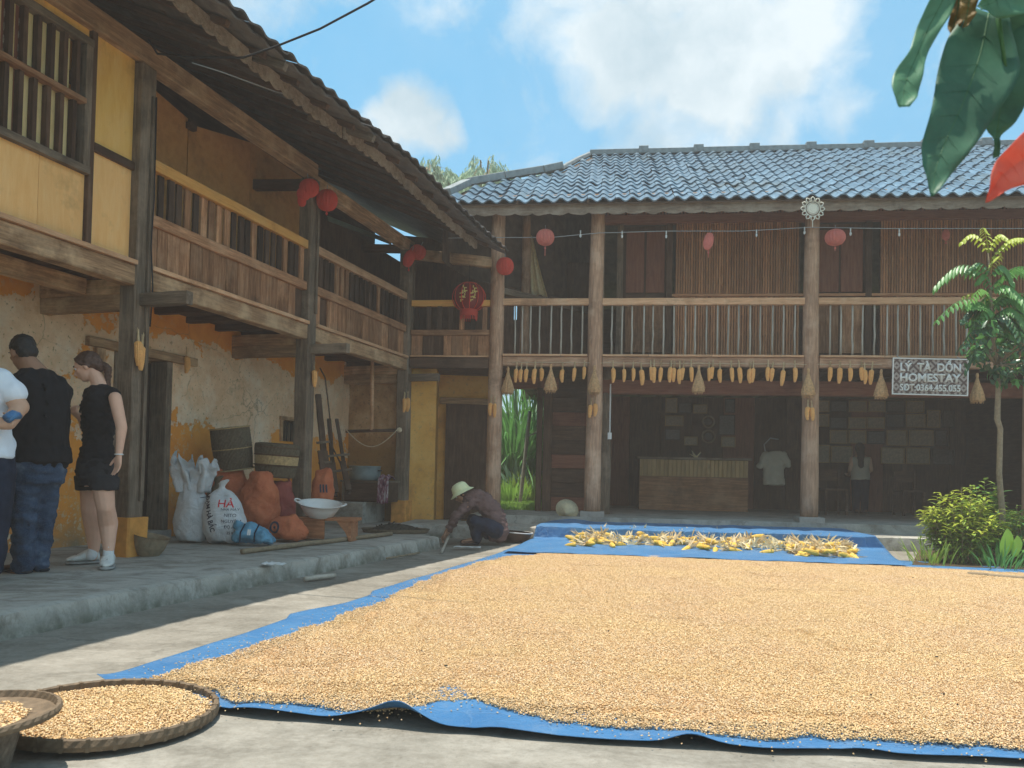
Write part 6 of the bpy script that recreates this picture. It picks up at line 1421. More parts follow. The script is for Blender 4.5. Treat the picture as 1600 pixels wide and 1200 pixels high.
def hand(b, w_, d, side, nrm, curl=.3, L=.17):
    """w_ wrist, d direction of the fingers, side towards the thumb, nrm palm normal (fingers curl that way)"""
    d = Vector(d).normalized(); nrm = (Vector(nrm)-d*Vector(nrm).dot(d)).normalized(); side_ = nrm.cross(d).normalized()
    if side_.dot(Vector(side)) < 0: side_ = -side_
    b.rings([(w_, side_*.026, nrm*.02), (w_+d*.03, side_*.034, nrm*.018), (w_+d*.07, side_*.042, nrm*.016), (w_+d*.09, side_*.041, nrm*.013)], 12)
    for i, (o_, l) in enumerate(((.031, .072), (.011, .080), (-.010, .076), (-.030, .060))):
        p = w_+d*.082+side_*o_; q = p; a = 0; rad = .0088
        for j_, f_ in enumerate((.42, .33, .25)):
            a += curl*(1.0 if j_ else .7); dd = d*math.cos(a)+nrm*math.sin(a); n_ = q+dd*l*f_; b.cap(q, n_, rad, rad*.9, 8); q = n_; rad *= .9
    p = w_+d*.025+side_*.03; q = p+(side_*.7+d*.7+nrm*.25).normalized()*.036; e = q+(side_*.25+d*.9+nrm*.35).normalized()*.032; b.cap(p, q, .013, .011, 8); b.cap(q, e, .011, .009, 8)
def shoe(parent, heel, toe, wd, m='shoe_white', sole='sole_dark', h=.075):
    heel = Vector(heel); toe = Vector(toe); d = (toe-heel).normalized(); s = Vector((-d.y, d.x, 0)); L = (toe-heel).length; U = Vector((0, 0, 1))
    o = link('shoe', None, parent); 
    b = MB(); secs = []
    for a, w_, hh in ((0, .6, .62), (.08, .85, .9), (.25, .92, 1.0), (.45, .9, .85), (.65, 1.05, .55), (.85, .95, .42), (1, .45, .25)): secs.append((heel+d*L*a+U*(.022+h*hh*.5), s*wd*w_, U*(h*hh*.5)))
    b.rings(secs, 14); up = remesh(b, 'shoe', m, parent, .007, 3); b = MB(); secs = [(heel+d*L*a+U*.012, s*wd*w_*1.06, U*.012) for a, w_ in ((-.02, .6), (.08, .88), (.25, .92), (.45, .88), (.65, 1.06), (.85, .96), (1.02, .5))]; b.rings(secs, 14); b.build('sole', sole, up, True)
    bpy.data.objects.remove(o)
    return up
def person(label, base): return thing('person', label, 'person', base)
simple('shoe_sole', (.34, .33, .31), .7, .3, .3, 30, .2)
# ---- woman in black, facing left
WYd = 6.05
W = lambda x, y, dy=0: ony(x, y, WYd+dy)
base = W(158, 880); base.z = .13
wm = person('woman in black sleeveless top and shorts beside the nearest post', base)
b = MB(); up = Vector((-.18, 0, 1)); fdir = Vector((-.86, -.18, -.42))
s_, f_, u_, at = head(b, W(137, 574), fdir, (-.35, 0, 1), .93)
nk_ = W(155, 603); b.chain([at(0, -.03, -.10), nk_], [.05, .055])
chest = W(155, 640); waist = W(153, 690); hip = W(151, 735)
dfw = Vector((-.88, -.47, 0)).normalized(); dsd = Vector((-.47, .88, 0)).normalized()    # body forward and side axes
def tors(b, k_=1.0, lo=True):
    secs = [(W(152, 760), dsd*.150*k_, dfw*.125*k_), (W(151, 737), dsd*.170*k_, dfw*.135*k_), (W(152, 712), dsd*.155*k_, dfw*.118*k_), (W(153, 690), dsd*.118*k_, dfw*.098*k_), (W(153, 664), dsd*.134*k_, dfw*.110*k_), (W(154, 640), dsd*.160*k_, dfw*.125*k_), (W(156, 622), dsd*.165*k_, dfw*.105*k_), (W(157, 610), dsd*.13*k_, dfw*.075*k_), (W(157, 602), dsd*.07*k_, dfw*.06*k_)]
    b.rings(secs, 22)
tors(b, .92)
# left arm hangs, near the camera; right arm bent with fist at the chest
ls, le, lw_ = W(180, 622, -.13), W(190, 668, -.16), W(186, 710, -.20); b.chain([ls, le, lw_], [.047, .040, .024])
hand(b, lw_, (W(182, 745, -.22)-lw_), (-1, 0, 0), (-.4, -.6, 0), .22)
rs_, re, rw = W(138, 622, .12), W(133, 668, .10), W(127, 655, -.04); b.chain([rs_, re], [.045, .038]); b.chain([re, rw], [.038, .024]); hand(b, rw, Vector((-.25, -.6, .5)), (0, 0, 1), (.2, .5, .7), 1.1)
# legs
lk, la = W(165, 792, -.08), W(170, 858, -.04); rk, ra = W(140, 796, .08), W(147, 858, .16)
b.chain([W(160, 755, -.08), lk], [.082, .066]); b.chain([lk, W(169, 818, .0), la], [.064, .070, .040]); b.chain([W(142, 755, .09), rk], [.080, .062]); b.chain([rk, W(146, 820, .14), ra], [.062, .068, .040])
b.chain([la, W(170, 872, -.03)], [.034, .030]); b.chain([ra, W(146, 870, .17)], [.034, .030])
body = remesh(b, 'body', 'skin_pale', wm, .0065, 2)
face_bits(wm, at, .93)
b = MB(); M = Matrix((s_, f_, u_)).transposed(); b.ell(at(0, -.022, .038), (.080*.95, .098*.95, .092*.95), 16, 12, M); b.ell(at(0, -.075, -.005), (.055, .05, .07), 12, 8, M)
for q in (-1, 1): b.chain([at(q*.045, .045, .085), at(q*.070, .030, .04), at(q*.070, -.02, -.01)], [.014, .010, .014])
remesh(b, 'hair', 'hair_brown', wm, .006, 2, disp=.006, dscale=40); b = MB(); b.chain([at(0, -.11, -.02), at(0, -.14, -.07), W(168, 602, .02), W(172, 618, .03)], [.026, .028, .022, .008]); remesh(b, 'ponytail', 'hair_brown', wm, .006, 1, disp=.008, dscale=50)
b = MB(); tors(b, 1.05); b.cap(W(178, 618, -.10), W(170, 612, -.05), .05, .05); b.cap(W(140, 616, .10), W(148, 612, .05), .05, .05)
tp_ = remesh(b, 'top', 'cloth_black', wm, .009, 3, disp=.014, dscale=16, dvec=(1, 1, 2))
b = MB(); b.rings([(W(152, 716), dsd*.165, dfw*.130), (W(151, 736), dsd*.182, dfw*.147), (W(151, 748), dsd*.175, dfw*.14)], 22)
b.rings([(W(161, 744, -.07), dsd*.09, dfw*.115), (W(163, 766, -.08), dsd*.092, dfw*.100)], 16); b.rings([(W(142, 744, .09), dsd*.10, dfw*.115), (W(141, 766, .09), dsd*.090, dfw*.098)], 16)
remesh(b, 'shorts', 'cloth_charcoal', wm, .009, 3, disp=.008, dscale=12)
for (a, h_) in ((la, W(169, 872, -.04)), (ra, W(143, 868, .15))): b = MB().chain([a+Vector((0, 0, .02)), h_], [.038, .040]); remesh(b, 'sock', 'sock', wm, .008, 2)
hz = lambda v: Vector((v.x, v.y, .132))
shoe(wm, hz(W(171, 880, .04)), hz(W(165, 892, -.20)), .050, sole='shoe_sole', h=.10); shoe(wm, hz(W(155, 880, .22)), hz(W(103, 880, .08)), .050, sole='shoe_sole', h=.10)
for (a_, b_) in ((hz(W(171, 880, .04)), hz(W(165, 892, -.20))), (hz(W(155, 880, .22)), hz(W(103, 880, .08)))):
    for t in (.50, .60, .70):
        q_ = a_.lerp(b_, t); d_ = (b_-a_).normalized(); s__ = Vector((-d_.y, d_.x, 0)); MB().tube([q_-s__*.036+Vector((0, 0, .045)), q_+Vector((0, 0, .098-.055*t+.012)), q_+s__*.036+Vector((0, 0, .045))], .005, 5).build('lace', 'cloth_black', wm)
b = MB().tube([lw_+Vector((.027*math.cos(i/12*6.283), .027*math.sin(i/12*6.283), 0)) for i in range(13)], .006, 6, caps=False); b.build('bracelet', 'plastic_white', wm, True)
# ---- man in black T-shirt and jeans, turned away to the left
M_ = lambda x, y, dy=0: ony(x, y, 5.62+dy)
base = M_(48, 896); base.z = .13
mn_ = person('heavy man in black T-shirt and faded jeans, seen from behind', base)
b = MB(); s_, f_, u_, at = head(b, M_(36, 552), (-.80, .50, -.30), (-.2, 0, 1), 1.02); b.chain([at(0, -.03, -.08), M_(62, 588)], [.065, .075])
fw = Vector((-.78, .62, 0)).normalized(); sdv = Vector((.62, .78, 0)).normalized()
def mt(b, k_=1):
    b.rings([(M_(57, 730), sdv*.185*k_, fw*.17*k_), (M_(60, 700), sdv*.19*k_, fw*.18*k_), (M_(61, 665), sdv*.19*k_, fw*.185*k_), (M_(62, 635), sdv*.20*k_, fw*.175*k_), (M_(62, 608), sdv*.20*k_, fw*.15*k_), (M_(61, 590), sdv*.165*k_, fw*.11*k_), (M_(60, 578), sdv*.08*k_, fw*.075*k_)], 22)
mt(b, .83); e1 = M_(84, 650, .16); b.chain([M_(80, 606, .14), e1, M_(60, 668, .30)], [.052, .048, .032]); e2 = M_(26, 655, -.14); b.chain([M_(38, 608, -.13), e2, M_(12, 668, -.02)], [.06, .05, .034]); hand(b, M_(12, 668, -.02), (-.8, .4, .1), (0, 0, 1), (0, .8, .2), .5)
b.chain([M_(38, 735, -.07), M_(35, 800, -.06), M_(36, 875, .0)], [.10, .065, .045]); b.chain([M_(70, 735, .09), M_(70, 800, .10), M_(62, 878, .12)], [.10, .065, .045])
b.chain([M_(36, 880, 0), M_(24, 894, .02)], [.04, .035]); b.chain([M_(62, 880, .12), M_(52, 888, .2)], [.04, .035])
remesh(b, 'body', 'skin_tan', mn_, .0085, 2); face_bits(mn_, at)
b = MB(); M = Matrix((s_, f_, u_)).transposed(); b.ell(at(0, -.018, .042), (.081, .098, .088), 16, 12, M); b.ell(at(0, -.055, .0), (.074, .055, .075), 12, 8, M); remesh(b, 'hair', 'hair_black', mn_, .007, 2, disp=.006, dscale=50)
b = MB(); mt(b, 1.0); b.cap(M_(79, 602, .13), M_(86, 640, .16), .078, .078); b.cap(M_(40, 602, -.12), M_(26, 638, -.14), .078, .075); b.rings([(M_(60, 722), sdv*.205, fw*.20), (M_(61, 700), sdv*.20, fw*.19)], 22)
remesh(b, 't_shirt', 'cloth_black', mn_, .011, 3, disp=.024, dscale=11, dvec=(1, 1, .6))
b = MB(); b.rings([(M_(57, 704), sdv*.19, fw*.175), (M_(56, 735), sdv*.195, fw*.18), (M_(55, 755), sdv*.18, fw*.16)], 22)
b.chain([M_(40, 745, -.06), M_(37, 800, -.06), M_(37, 850, -.02), M_(36, 882, 0)], [.118, .086, .074, .072]); b.chain([M_(69, 745, .08), M_(69, 800, .10), M_(65, 850, .11), M_(62, 880, .12)], [.112, .082, .068, .064])
remesh(b, 'jeans', 'denim', mn_, .011, 3, disp=.018, dscale=11, dvec=(1, 1, 1.6))
shoe(mn_, hz(M_(44, 896, -.02)), hz(M_(4, 898, .08)), .052, 'leather_brown', h=.06); shoe(mn_, hz(M_(70, 890, .1)), hz(M_(40, 886, .3)), .05, 'leather_brown', h=.06)
# ---- person in white T-shirt at the picture's left edge
Q_ = lambda x, y, dy=0: ony(x, y, 5.15+dy)
base = Q_(-28, 910); base.z = .13
pw = person('person in white T-shirt with folded arms cut by the left edge', base)
b = MB(); s_, f_, u_, at = head(b, Q_(-42, 520), (-.9, .3, -.2), (0, 0, 1), .98); b.chain([at(0, -.03, -.08), Q_(-30, 565)], [.06, .065])
fw = Vector((-.7, -.7, 0)).normalized(); sdv = Vector((.7, -.7, 0)).normalized()
def qt_(b, k_=1): b.rings([(Q_(-22, 715), sdv*.19*k_, fw*.15*k_), (Q_(-22, 690), sdv*.185*k_, fw*.15*k_), (Q_(-24, 655), sdv*.16*k_, fw*.14*k_), (Q_(-25, 615), sdv*.18*k_, fw*.15*k_), (Q_(-24, 590), sdv*.17*k_, fw*.12*k_), (Q_(-26, 574), sdv*.09*k_, fw*.07*k_)], 22)
qt_(b, .9); el_ = Q_(31, 636, -.02); b.chain([Q_(6, 600, -.02), el_], [.062, .056]); b.chain([el_, Q_(14, 662, -.14), Q_(-8, 664, -.2)], [.052, .04, .028]); hand(b, Q_(22, 664, -.16), (-.9, -.1, .1), (0, 0, 1), (0, .9, .1), .5)
b.chain([Q_(-56, 600, .05), Q_(-70, 645, .0), Q_(-20, 668, -.2)], [.06, .05, .03])
b.chain([Q_(-8, 730), Q_(-10, 810), Q_(-12, 890)], [.1, .065, .045]); b.chain([Q_(-40, 730, .05), Q_(-42, 810, .05), Q_(-44, 890, .05)], [.1, .065, .045]); b.chain([Q_(-12, 893), Q_(-26, 902, .0)], [.04, .035]); b.chain([Q_(-44, 893, .05), Q_(-60, 902, .02)], [.04, .035])
remesh(b, 'body', 'skin_mid', pw, .0085, 2); face_bits(pw, at)
b = MB(); M = Matrix((s_, f_, u_)).transposed(); b.ell(at(0, -.02, .04), (.083, .10, .09), 16, 12, M); remesh(b, 'hair', 'hair_black', pw, .008, 2)
b = MB(); qt_(b, 1.06); b.cap(Q_(0, 596, -.02), Q_(20, 614, -.02), .082, .082); b.cap(Q_(-52, 596, .05), Q_(-62, 620, .03), .08, .08); remesh(b, 't_shirt', 'cloth_white', pw, .011, 3, disp=.014, dscale=9)
b = MB(); b.rings([(Q_(-22, 695), sdv*.185, fw*.155), (Q_(-22, 730), sdv*.20, fw*.17)], 20); b.chain([Q_(-6, 735, -.02), Q_(-8, 810), Q_(-12, 888)], [.115, .085, .07]); b.chain([Q_(-38, 735, .05), Q_(-40, 810, .05), Q_(-44, 888, .05)], [.115, .085, .07]); remesh(b, 'trousers', 'cloth_navy', pw, .012, 3, disp=.014, dscale=10)
shoe(pw, hz(Q_(-8, 905)), hz(Q_(-40, 912, -.06)), .05, 'leather_brown'); shoe(pw, hz(Q_(-40, 905, .05)), hz(Q_(-76, 912, -.02)), .05, 'leather_brown')
MB().tube([Q_(27, 650, -.08), Q_(20, 648, -.16), Q_(10, 655, -.2)], .03, 8).build('phone_pouch', 'tarp_blue', pw, True)
# ---- crouching person in a pale hat
C_Y = 10.15
K_ = lambda x, y, dy=0: ony(x, y, C_Y+dy)
base = K_(738, 846); base.z = 0
cp = person('crouching person in maroon shirt and pale yellow hat working at the edge of the tarp', base)
b = MB(); s_, f_, u_, at = head(b, K_(722, 772), (-.75, -.1, -.62), (-.7, 0, .75), .95)
sh_ = K_(734, 784); b.chain([at(0, -.03, -.08), sh_], [.05, .06]); spine = [K_(777, 830), K_(775, 815), K_(768, 798), K_(757, 786), K_(743, 779), K_(733, 779)]
b.chain(spine, [.10, .095, .09, .088, .085, .07]); b.chain([K_(733, 788, -.14), K_(712, 806, -.16), K_(697, 832, -.12)], [.045, .036, .028]); b.chain([K_(733, 784, .14), K_(713, 808, .14), K_(699, 834, .05)], [.05, .04, .026])
hand(b, K_(697, 832, -.12), (-.5, -.1, -.7), (0, -1, 0), (.6, 0, -.5), .7); hand(b, K_(699, 834, .05), (-.5, -.1, -.7), (0, -1, 0), (.6, 0, -.5), .7)
b.chain([K_(775, 828, -.10), K_(742, 814, -.18), K_(744, 843, -.14), K_(724, 848, -.16)], [.07, .05, .04, .032]); b.chain([K_(775, 828, .10), K_(738, 812, .16), K_(744, 843, .12), K_(724, 847, .12)], [.07, .05, .04, .032])
remesh(b, 'body', 'skin_tan', cp, .010, 2); face_bits(cp, at, .95)
b = MB(); b.ell(at(0, -.03, .02), (.08, .09, .09), 12, 8); remesh(b, 'hair', 'hair_black', cp, .009, 2)
b = MB(); b.chain(spine, [.150, .142, .132, .128, .125, .10]); b.chain([K_(734, 787, -.13), K_(712, 806, -.16), K_(701, 826, -.13)], [.066, .052, .042]); b.chain([K_(734, 784, .13), K_(713, 808, .14), K_(703, 828, .07)], [.07, .055, .042]); b.chain([K_(777, 832), K_(783, 837)], [.12, .07])
remesh(b, 'shirt', 'cloth_maroon', cp, .012, 3, disp=.022, dscale=14, dvec=(1, 1, 1.8))
b = MB(); b.chain([K_(775, 828, -.10), K_(743, 815, -.18), K_(745, 842, -.14)], [.11, .075, .060]); b.chain([K_(775, 828, .10), K_(739, 813, .16), K_(745, 842, .12)], [.13, .085, .065]); b.chain([K_(776, 832), K_(762, 834)], [.11, .08]); remesh(b, 'trousers', 'cloth_navy', cp, .012, 3, disp=.02, dscale=9)
shoe(cp, Vector((K_(748, 846, -.14).x, K_(748, 846, -.14).y, .002)), Vector((K_(720, 848, -.16).x, K_(720, 848, -.16).y, .002)), .045, 'leather_brown', h=.05)
shoe(cp, Vector((K_(748, 846, .12).x, K_(748, 846, .12).y, .002)), Vector((K_(720, 848, .12).x, K_(720, 848, .12).y, .002)), .045, 'leather_brown', h=.05)
hm = Matrix.Translation(at(0, -.018, .055)) @ Matrix((s_, f_, u_)).transposed().to_4x4() @ Matrix.Rotation(R(10), 4, 'X')
MB().lathe([(.165, -.052), (.163, -.045), (.135, -.028), (.112, -.005), (.108, .03), (.098, .065), (.07, .088), (.03, .098), (.002, .10)], 32).build('hat', 'hat_cream', cp, True, mw=hm)
MB().lathe([(.113, -.005), (.117, .004), (.112, .016)], 32).build('hat_band', 'hat_cream', bpy.data.objects[cp.children[-1].name], True, mw=hm)
# tool in hand, paper and bowl
tl_ = stick('hand_tool', 'pale wooden scraper held by the crouching person', 'tool', ony(701, 838, 10.0), onz(690, 863, .01), .016, 'stick_pale', 0, 4)
c = onz(730, 856, .012); b = MB().grid(lambda a, d: c+Vector((-.16+.32*a, -.06+.12*d, .008+.015*abs(mnoise.noise(Vector((a*3, d*3, 9)))))), 10, 6); tag(solid(b.build('cloth_scrap', 'paper', None, True), .003), 'white paper sheet lying on the ground before the crouching person', 'paper')
c = onz(803, 846, 0); mw = Matrix.Translation(c) @ Matrix.Rotation(R(4), 4, 'Y'); bw_ = thing('wide_basin', 'wide dark basin with a bright rim behind the crouching person', 'basin', mw=mw)
MB().lathe([(.01, .01), (.15, .01), (.2, .05), (.232, .125), (.236, .13), (.215, .10), (.16, .02), (.01, .018)], 32).build('basin_body', 'leather_brown', bw_, True, mw=mw); MB().lathe([(.232, .122), (.245, .128), (.243, .136), (.230, .134)], 32).build('rim', 'plastic_white', bw_, True, mw=mw)
# ---- figure in the dark room
D_ = lambda x, y, dy=0: ony(x, y, 14.9+dy)
base = D_(1344, 800); base.z = .29
dp_ = person('small figure with long dark hair in a pale blouse standing in the dark room', base); b = MB()
s_, f_, u_, at = head(b, D_(1343, 702), (.2, 1, -.1), (0, 0, 1), .9); b.rings([(Vector((base.x, base.y, .95)), (.15, 0, 0), (0, .11, 0)), (Vector((base.x, base.y, 1.15)), (.13, 0, 0), (0, .09, 0)), (Vector((base.x, base.y, 1.32)), (.17, 0, 0), (0, .09, 0)), (Vector((base.x, base.y, 1.38)), (.07, 0, 0), (0, .06, 0))], 18)
for q in (-1, 1): b.chain([Vector((base.x+.16*q, base.y, 1.31)), Vector((base.x+.2*q, base.y, 1.10)), Vector((base.x+.14*q, base.y+.18, 1.0))], [.042, .036, .024]); hand(b, Vector((base.x+.14*q, base.y+.18, 1.0)), (0, 1, .1), (-q, 0, 0), (0, 0, 1), .3); b.chain([Vector((base.x+.07*q, base.y, .95)), Vector((base.x+.08*q, base.y, .62)), Vector((base.x+.08*q, base.y, .33))], [.085, .055, .035])
remesh(b, 'body', 'skin_mid', dp_, .012, 2)
b = MB(); b.ell(at(0, -.03, .03), (.085, .1, .1)); b.chain([at(0, -.09, -.02), at(0, -.11, -.35)], [.075, .05]); remesh(b, 'hair', 'hair_black', dp_, .012, 3, disp=.01, dscale=20)
b = MB(); b.rings([(Vector((base.x, base.y, .92)), (.18, 0, 0), (0, .13, 0)), (Vector((base.x, base.y, 1.15)), (.155, 0, 0), (0, .11, 0)), (Vector((base.x, base.y, 1.34)), (.18, 0, 0), (0, .10, 0))], 18); remesh(b, 'blouse', 'shirt_beige', dp_, .014, 3, disp=.012)
b = MB()
for q in (-1, 1): b.chain([Vector((base.x+.07*q, base.y, .95)), Vector((base.x+.08*q, base.y, .62)), Vector((base.x+.08*q, base.y, .36))], [.10, .075, .065]); shoe(dp_, Vector((base.x+.08*q, base.y-.07, .292)), Vector((base.x+.08*q, base.y+.15, .292)), .04, 'leather_brown')
remesh(b, 'trousers', 'cloth_navy', dp_, .014, 3)
# ================================================================== PLANTS
def leafblade(b, p, d, nrm, L, W_, droop=.3, n=4, fold=.25):
    d = Vector(d).normalized(); s = d.cross(nrm).normalized(); up = s.cross(d).normalized(); vs_ = []; q = Vector(p)
    for i in range(n+1):
        a = i/n; w_ = W_*math.sin(math.pi*min(1, (.06+a*.94)))**.75*(1 if a < 1 else .05); vs_ += [q-s*w_+up*w_*fold, q, q+s*w_+up*w_*fold]
        d = (d+Vector((0, 0, -droop/n))).normalized(); up = s.cross(d).normalized(); q = q+d*L/n
    b.add(vs_, [f for i in range(n) for f in ((3*i, 3*i+1, 3*i+4, 3*i+3), (3*i+1, 3*i+2, 3*i+5, 3*i+4))])
def rv(rr): return Vector((rr.gauss(0, 1), rr.gauss(0, 1), rr.gauss(0, 1))).normalized()
# --- sapling at the right
rr = random.Random(12); SY = 9.3
S_ = lambda x, y, dy=0: ony(x, y, SY+dy)
sb = S_(1566, 862); sb.z = 0
sp = thing('sapling_tree', 'young slender tree with drooping feathery leaves and lime shoots right of the sign', 'tree', sb)
tr = [Vector((sb.x, sb.y, 0)), S_(1566, 800), S_(1561, 740), S_(1563, 670), S_(1558, 655), S_(1560, 600), S_(1552, 540), S_(1549, 480), S_(1546, 430), S_(1544, 395)]
MB().tube(tr, [.036, .033, .031, .030, .033, .027, .022, .018, .013, .008], 10).build('trunk', 'bark', sp, True)
simple('leaf_sap', (.17, .36, .07), .4, .5, .3, 3, .1, trans=.35)
def compound(name, m, pts, nl, L, W_, parent, droop=.9, tip=None):
    b = MB(); b2 = pts; N = 14; path = []
    for i in range(N+1):
        a = i/N; p = pts[0].lerp(pts[1], a); p.z += (pts[2] if len(pts) > 2 else .12)*math.sin(math.pi*a); path.append(p)
    b.tube(path, [.006*(1-.7*i/N) for i in range(N+1)], 5)
    for i in range(nl):
        a = .12+.88*i/(nl-1); t = a*N; k_ = min(N-1, int(t)); p = path[k_].lerp(path[k_+1], t-k_); ax = (path[k_+1]-path[k_]).normalized(); sd = ax.cross(Vector((0, 0, 1))).normalized(); l = L*(.55+.55*math.sin(math.pi*min(1, a*.9)))
        for q in (-1, 1): leafblade(b, p, sd*q*.8+ax*.45+Vector((0, 0, -droop*rr.uniform(.5, 1))), Vector((0, 0, 1)), l*rr.uniform(.85, 1.1), W_, .6, 3)
    return b.build(name, m, parent, True)
top = [(1546, 400), (1549, 430), (1548, 460), (1550, 500)]
cl = [('leaf_lime', (1545, 398), (1502, 378), .16, 9, .09, .02), ('leaf_lime', (1545, 395), (1536, 356), .05, 8, .08, .02), ('leaf_lime', (1545, 396), (1572, 372), .12, 9, .09, .022), ('leaf_lime', (1547, 410), (1600, 372), .10, 11, .09, .022), ('leaf_lime', (1546, 425), (1562, 400), .04, 7, .08, .02), ('leaf_lime', (1550, 470), (1506, 463), .06, 6, .07, .018),
      ('leaf_mid', (1548, 428), (1514, 420), .10, 8, .13, .022), ('leaf_mid', (1548, 432), (1582, 440), .16, 9, .15, .024), ('leaf_mid', (1548, 440), (1462, 446), .22, 13, .17, .021), ('leaf_mid', (1549, 450), (1625, 428), .16, 13, .17, .022), ('leaf_mid', (1549, 455), (1600, 470), .12, 11, .16, .022),
      ('leaf_mid', (1550, 490), (1464, 500), .2, 12, .14, .019), ('leaf_mid', (1550, 480), (1640, 490), .2, 13, .16, .022), ('leaf_mid', (1550, 470), (1530, 500), .16, 10, .16, .022), ('leaf_dark', (1551, 520), (1500, 545), .14, 11, .13, .02)]
for i_ in range(26):
    x0_, y0_ = 1550, rr.uniform(455, 560); a_ = rr.uniform(-.3, 1.25)*(1 if rr.random() < .62 else -1); L_ = rr.uniform(35, 75); cl.append((rr.choice(['leaf_mid', 'leaf_mid', 'leaf_dark', 'leaf_sap']), (x0_, y0_), (x0_+L_*(1 if rr.random() < .66 else -.62), y0_+rr.uniform(-25, 32)), rr.uniform(.08, .2), rr.randrange(9, 13), rr.uniform(.11, .16), rr.uniform(.017, .023)))
for m_, a, b_, arc, nl, L, W_ in cl: compound('compound_leaf', m_, (S_(*a), S_(*b_, rr.uniform(-.35, .2)), arc), nl, L, W_, sp)
b = MB(); b2 = MB(); br = MB()
for i in range(52):
    c = S_(rr.uniform(1512, 1645), rr.uniform(500, 596), rr.uniform(-.45, .5))
    if rr.random() < .35: br.tube([S_(1556, 570), S_(1553, 540).lerp(c, .6), c], [.012, .008, .003], 5)
    for j_ in range(17):
        p = c+rv(rr)*rr.uniform(0, .13); leafblade(b if rr.random() < .72 else b2, p, rv(rr)+Vector((0, 0, -.5)), rv(rr), rr.uniform(.07, .13), rr.uniform(.020, .032), .5, 2)
br.build('branches', 'bark', sp, True)
for bb, m_ in ((b, 'leaf_dark'), (b2, 'leaf_mid')): o = bb.build('crown', m_, sp, True); o['kind'] = 'stuff'
# --- bush below it: three plants
def bush(name, label, cx, cy, Y, rpx, hpx, m1, m2, n, L, W_, seed, cat='bush', group='low bushes at the right of the courtyard'):
    rr = random.Random(seed); k_ = Y/F_PX; c = ony(cx, cy, Y); c.z = 0; r_ = rpx*k_; h = hpx*k_; root = thing(name, label, cat, c, group); b = MB(); b2 = MB(); st = MB()
    for i in range(n):
        g = rr.uniform(0, 6.28); q = rr.random()**.6; hh = h*rr.uniform(.45, 1.12)*(1-.35*q*q); p0 = c+Vector((r_*.3*q*math.cos(g), r_*.3*q*math.sin(g), 0)); p2 = c+Vector((r_*q*math.cos(g), r_*.8*q*math.sin(g), hh)); p1 = (p0+p2)/2+Vector((0, 0, hh*.18))
        path = [p0.lerp(p1, t).lerp(p1.lerp(p2, t), t) for t in [j_/12 for j_ in range(13)]]; st.tube(path, [.007*(1-.7*j_/12) for j_ in range(13)], 4, caps=False)
        nl = rr.randrange(16, 26)
        for j_ in range(nl):
            t = .18+.82*j_/nl; f = t*12; i_ = min(11, int(f)); p = path[i_].lerp(path[i_+1], f-i_); ax = (path[i_+1]-path[i_]).normalized(); gg = j_*2.4+rr.uniform(-.4, .4)
            d = (ax*.55+Vector((math.cos(gg), math.sin(gg), .15))).normalized(); young = (t > .5 and p.z > h*.38) or p.z > h*.7
            leafblade(b2 if young and rr.random() < .8 else b, p, d, Vector((0, 0, 1)), L*rr.uniform(.55, 1.2)*(1 if t < .85 else .7), W_*rr.uniform(.7, 1.25), rr.uniform(.3, 1.2), 3)
    st.build('stems', 'bark', root, True)
    for bb, m_ in ((b, m1), (b2, m2)):
        if bb.f: o = bb.build('foliage', m_, root, True); o['kind'] = 'stuff'
    return root
simple('leaf_variegated', (.30, .42, .07), .5, .4, .4, 6, .1, trans=.3)
bush('leafy_bush', 'yellow-green bush with lime tips at the right edge of the tarpaulin', 1500, 868, 9.0, 62, 110, 'leaf_variegated', 'leaf_lime', 100, .16, .017, 1)
bush('leafy_bush', 'dark green leafy bush rising behind the lime-tipped one at the sapling foot', 1537, 850, 9.8, 50, 115, 'leaf_mid', 'leaf_variegated', 60, .17, .026, 2)
bush('leafy_bush', 'mixed green bush cut by the right edge of the picture', 1602, 866, 8.95, 62, 88, 'leaf_mid', 'leaf_variegated', 75, .15, .013, 3)
def grass_tuft(cx, cy, Y, n, L, seed, m, label, spread=.25, W_=.008, name='grass_clump', group=None, z0=0, lean=.9):
    rr = random.Random(seed); c = ony(cx, cy, Y); c.z = z0; b = MB()
    for i in range(n):
        g = rr.uniform(0, 6.28); q = rr.random()*spread; p = c+Vector((q*math.cos(g), q*math.sin(g), 0)); leafblade(b, p, Vector((math.cos(g)*rr.uniform(.1, .6), math.sin(g)*rr.uniform(.1, .6), 1)), Vector((math.cos(g), math.sin(g), .1)), L*rr.uniform(.5, 1.1), W_, rr.uniform(.5, 1.5)*lean, 6, .15)
    o = b.build(name, m, None, True); return tag(o, label, 'plant', group)
grass_tuft(1455, 880, 8.8, 70, .32, 4, 'leaf_variegated', 'arching grassy clump at the left foot of the lime-tipped bush', .3)
grass_tuft(1560, 884, 8.6, 90, .34, 5, 'leaf_mid', 'arching grassy clump before the sapling trunk', .35)
rr = random.Random(6); c = ony(1570, 870, 8.7); c.z = 0; b = MB()
for (x, y, L, W_) in ((1568, 868, .34, .09), (1585, 870, .26, .07)):
    p = ony(x, y, 8.6); p.z = .12; leafblade(b, p, (-.1, -.3, 1), (.2, -1, .2), L, W_, .5, 8)
tag(b.build('taro_leaf', 'leaf_grass', None, True), 'broad pale green taro leaf in front of the bushes', 'plant')
sl = [onz(1425, 884, 0), onz(1800, 900, 0), onz(1800, 850, 0), onz(1440, 850, 0)]
poly_prism('planting_bed', [(p.x, p.y) for p in sl], -.05, .012, 'soil')
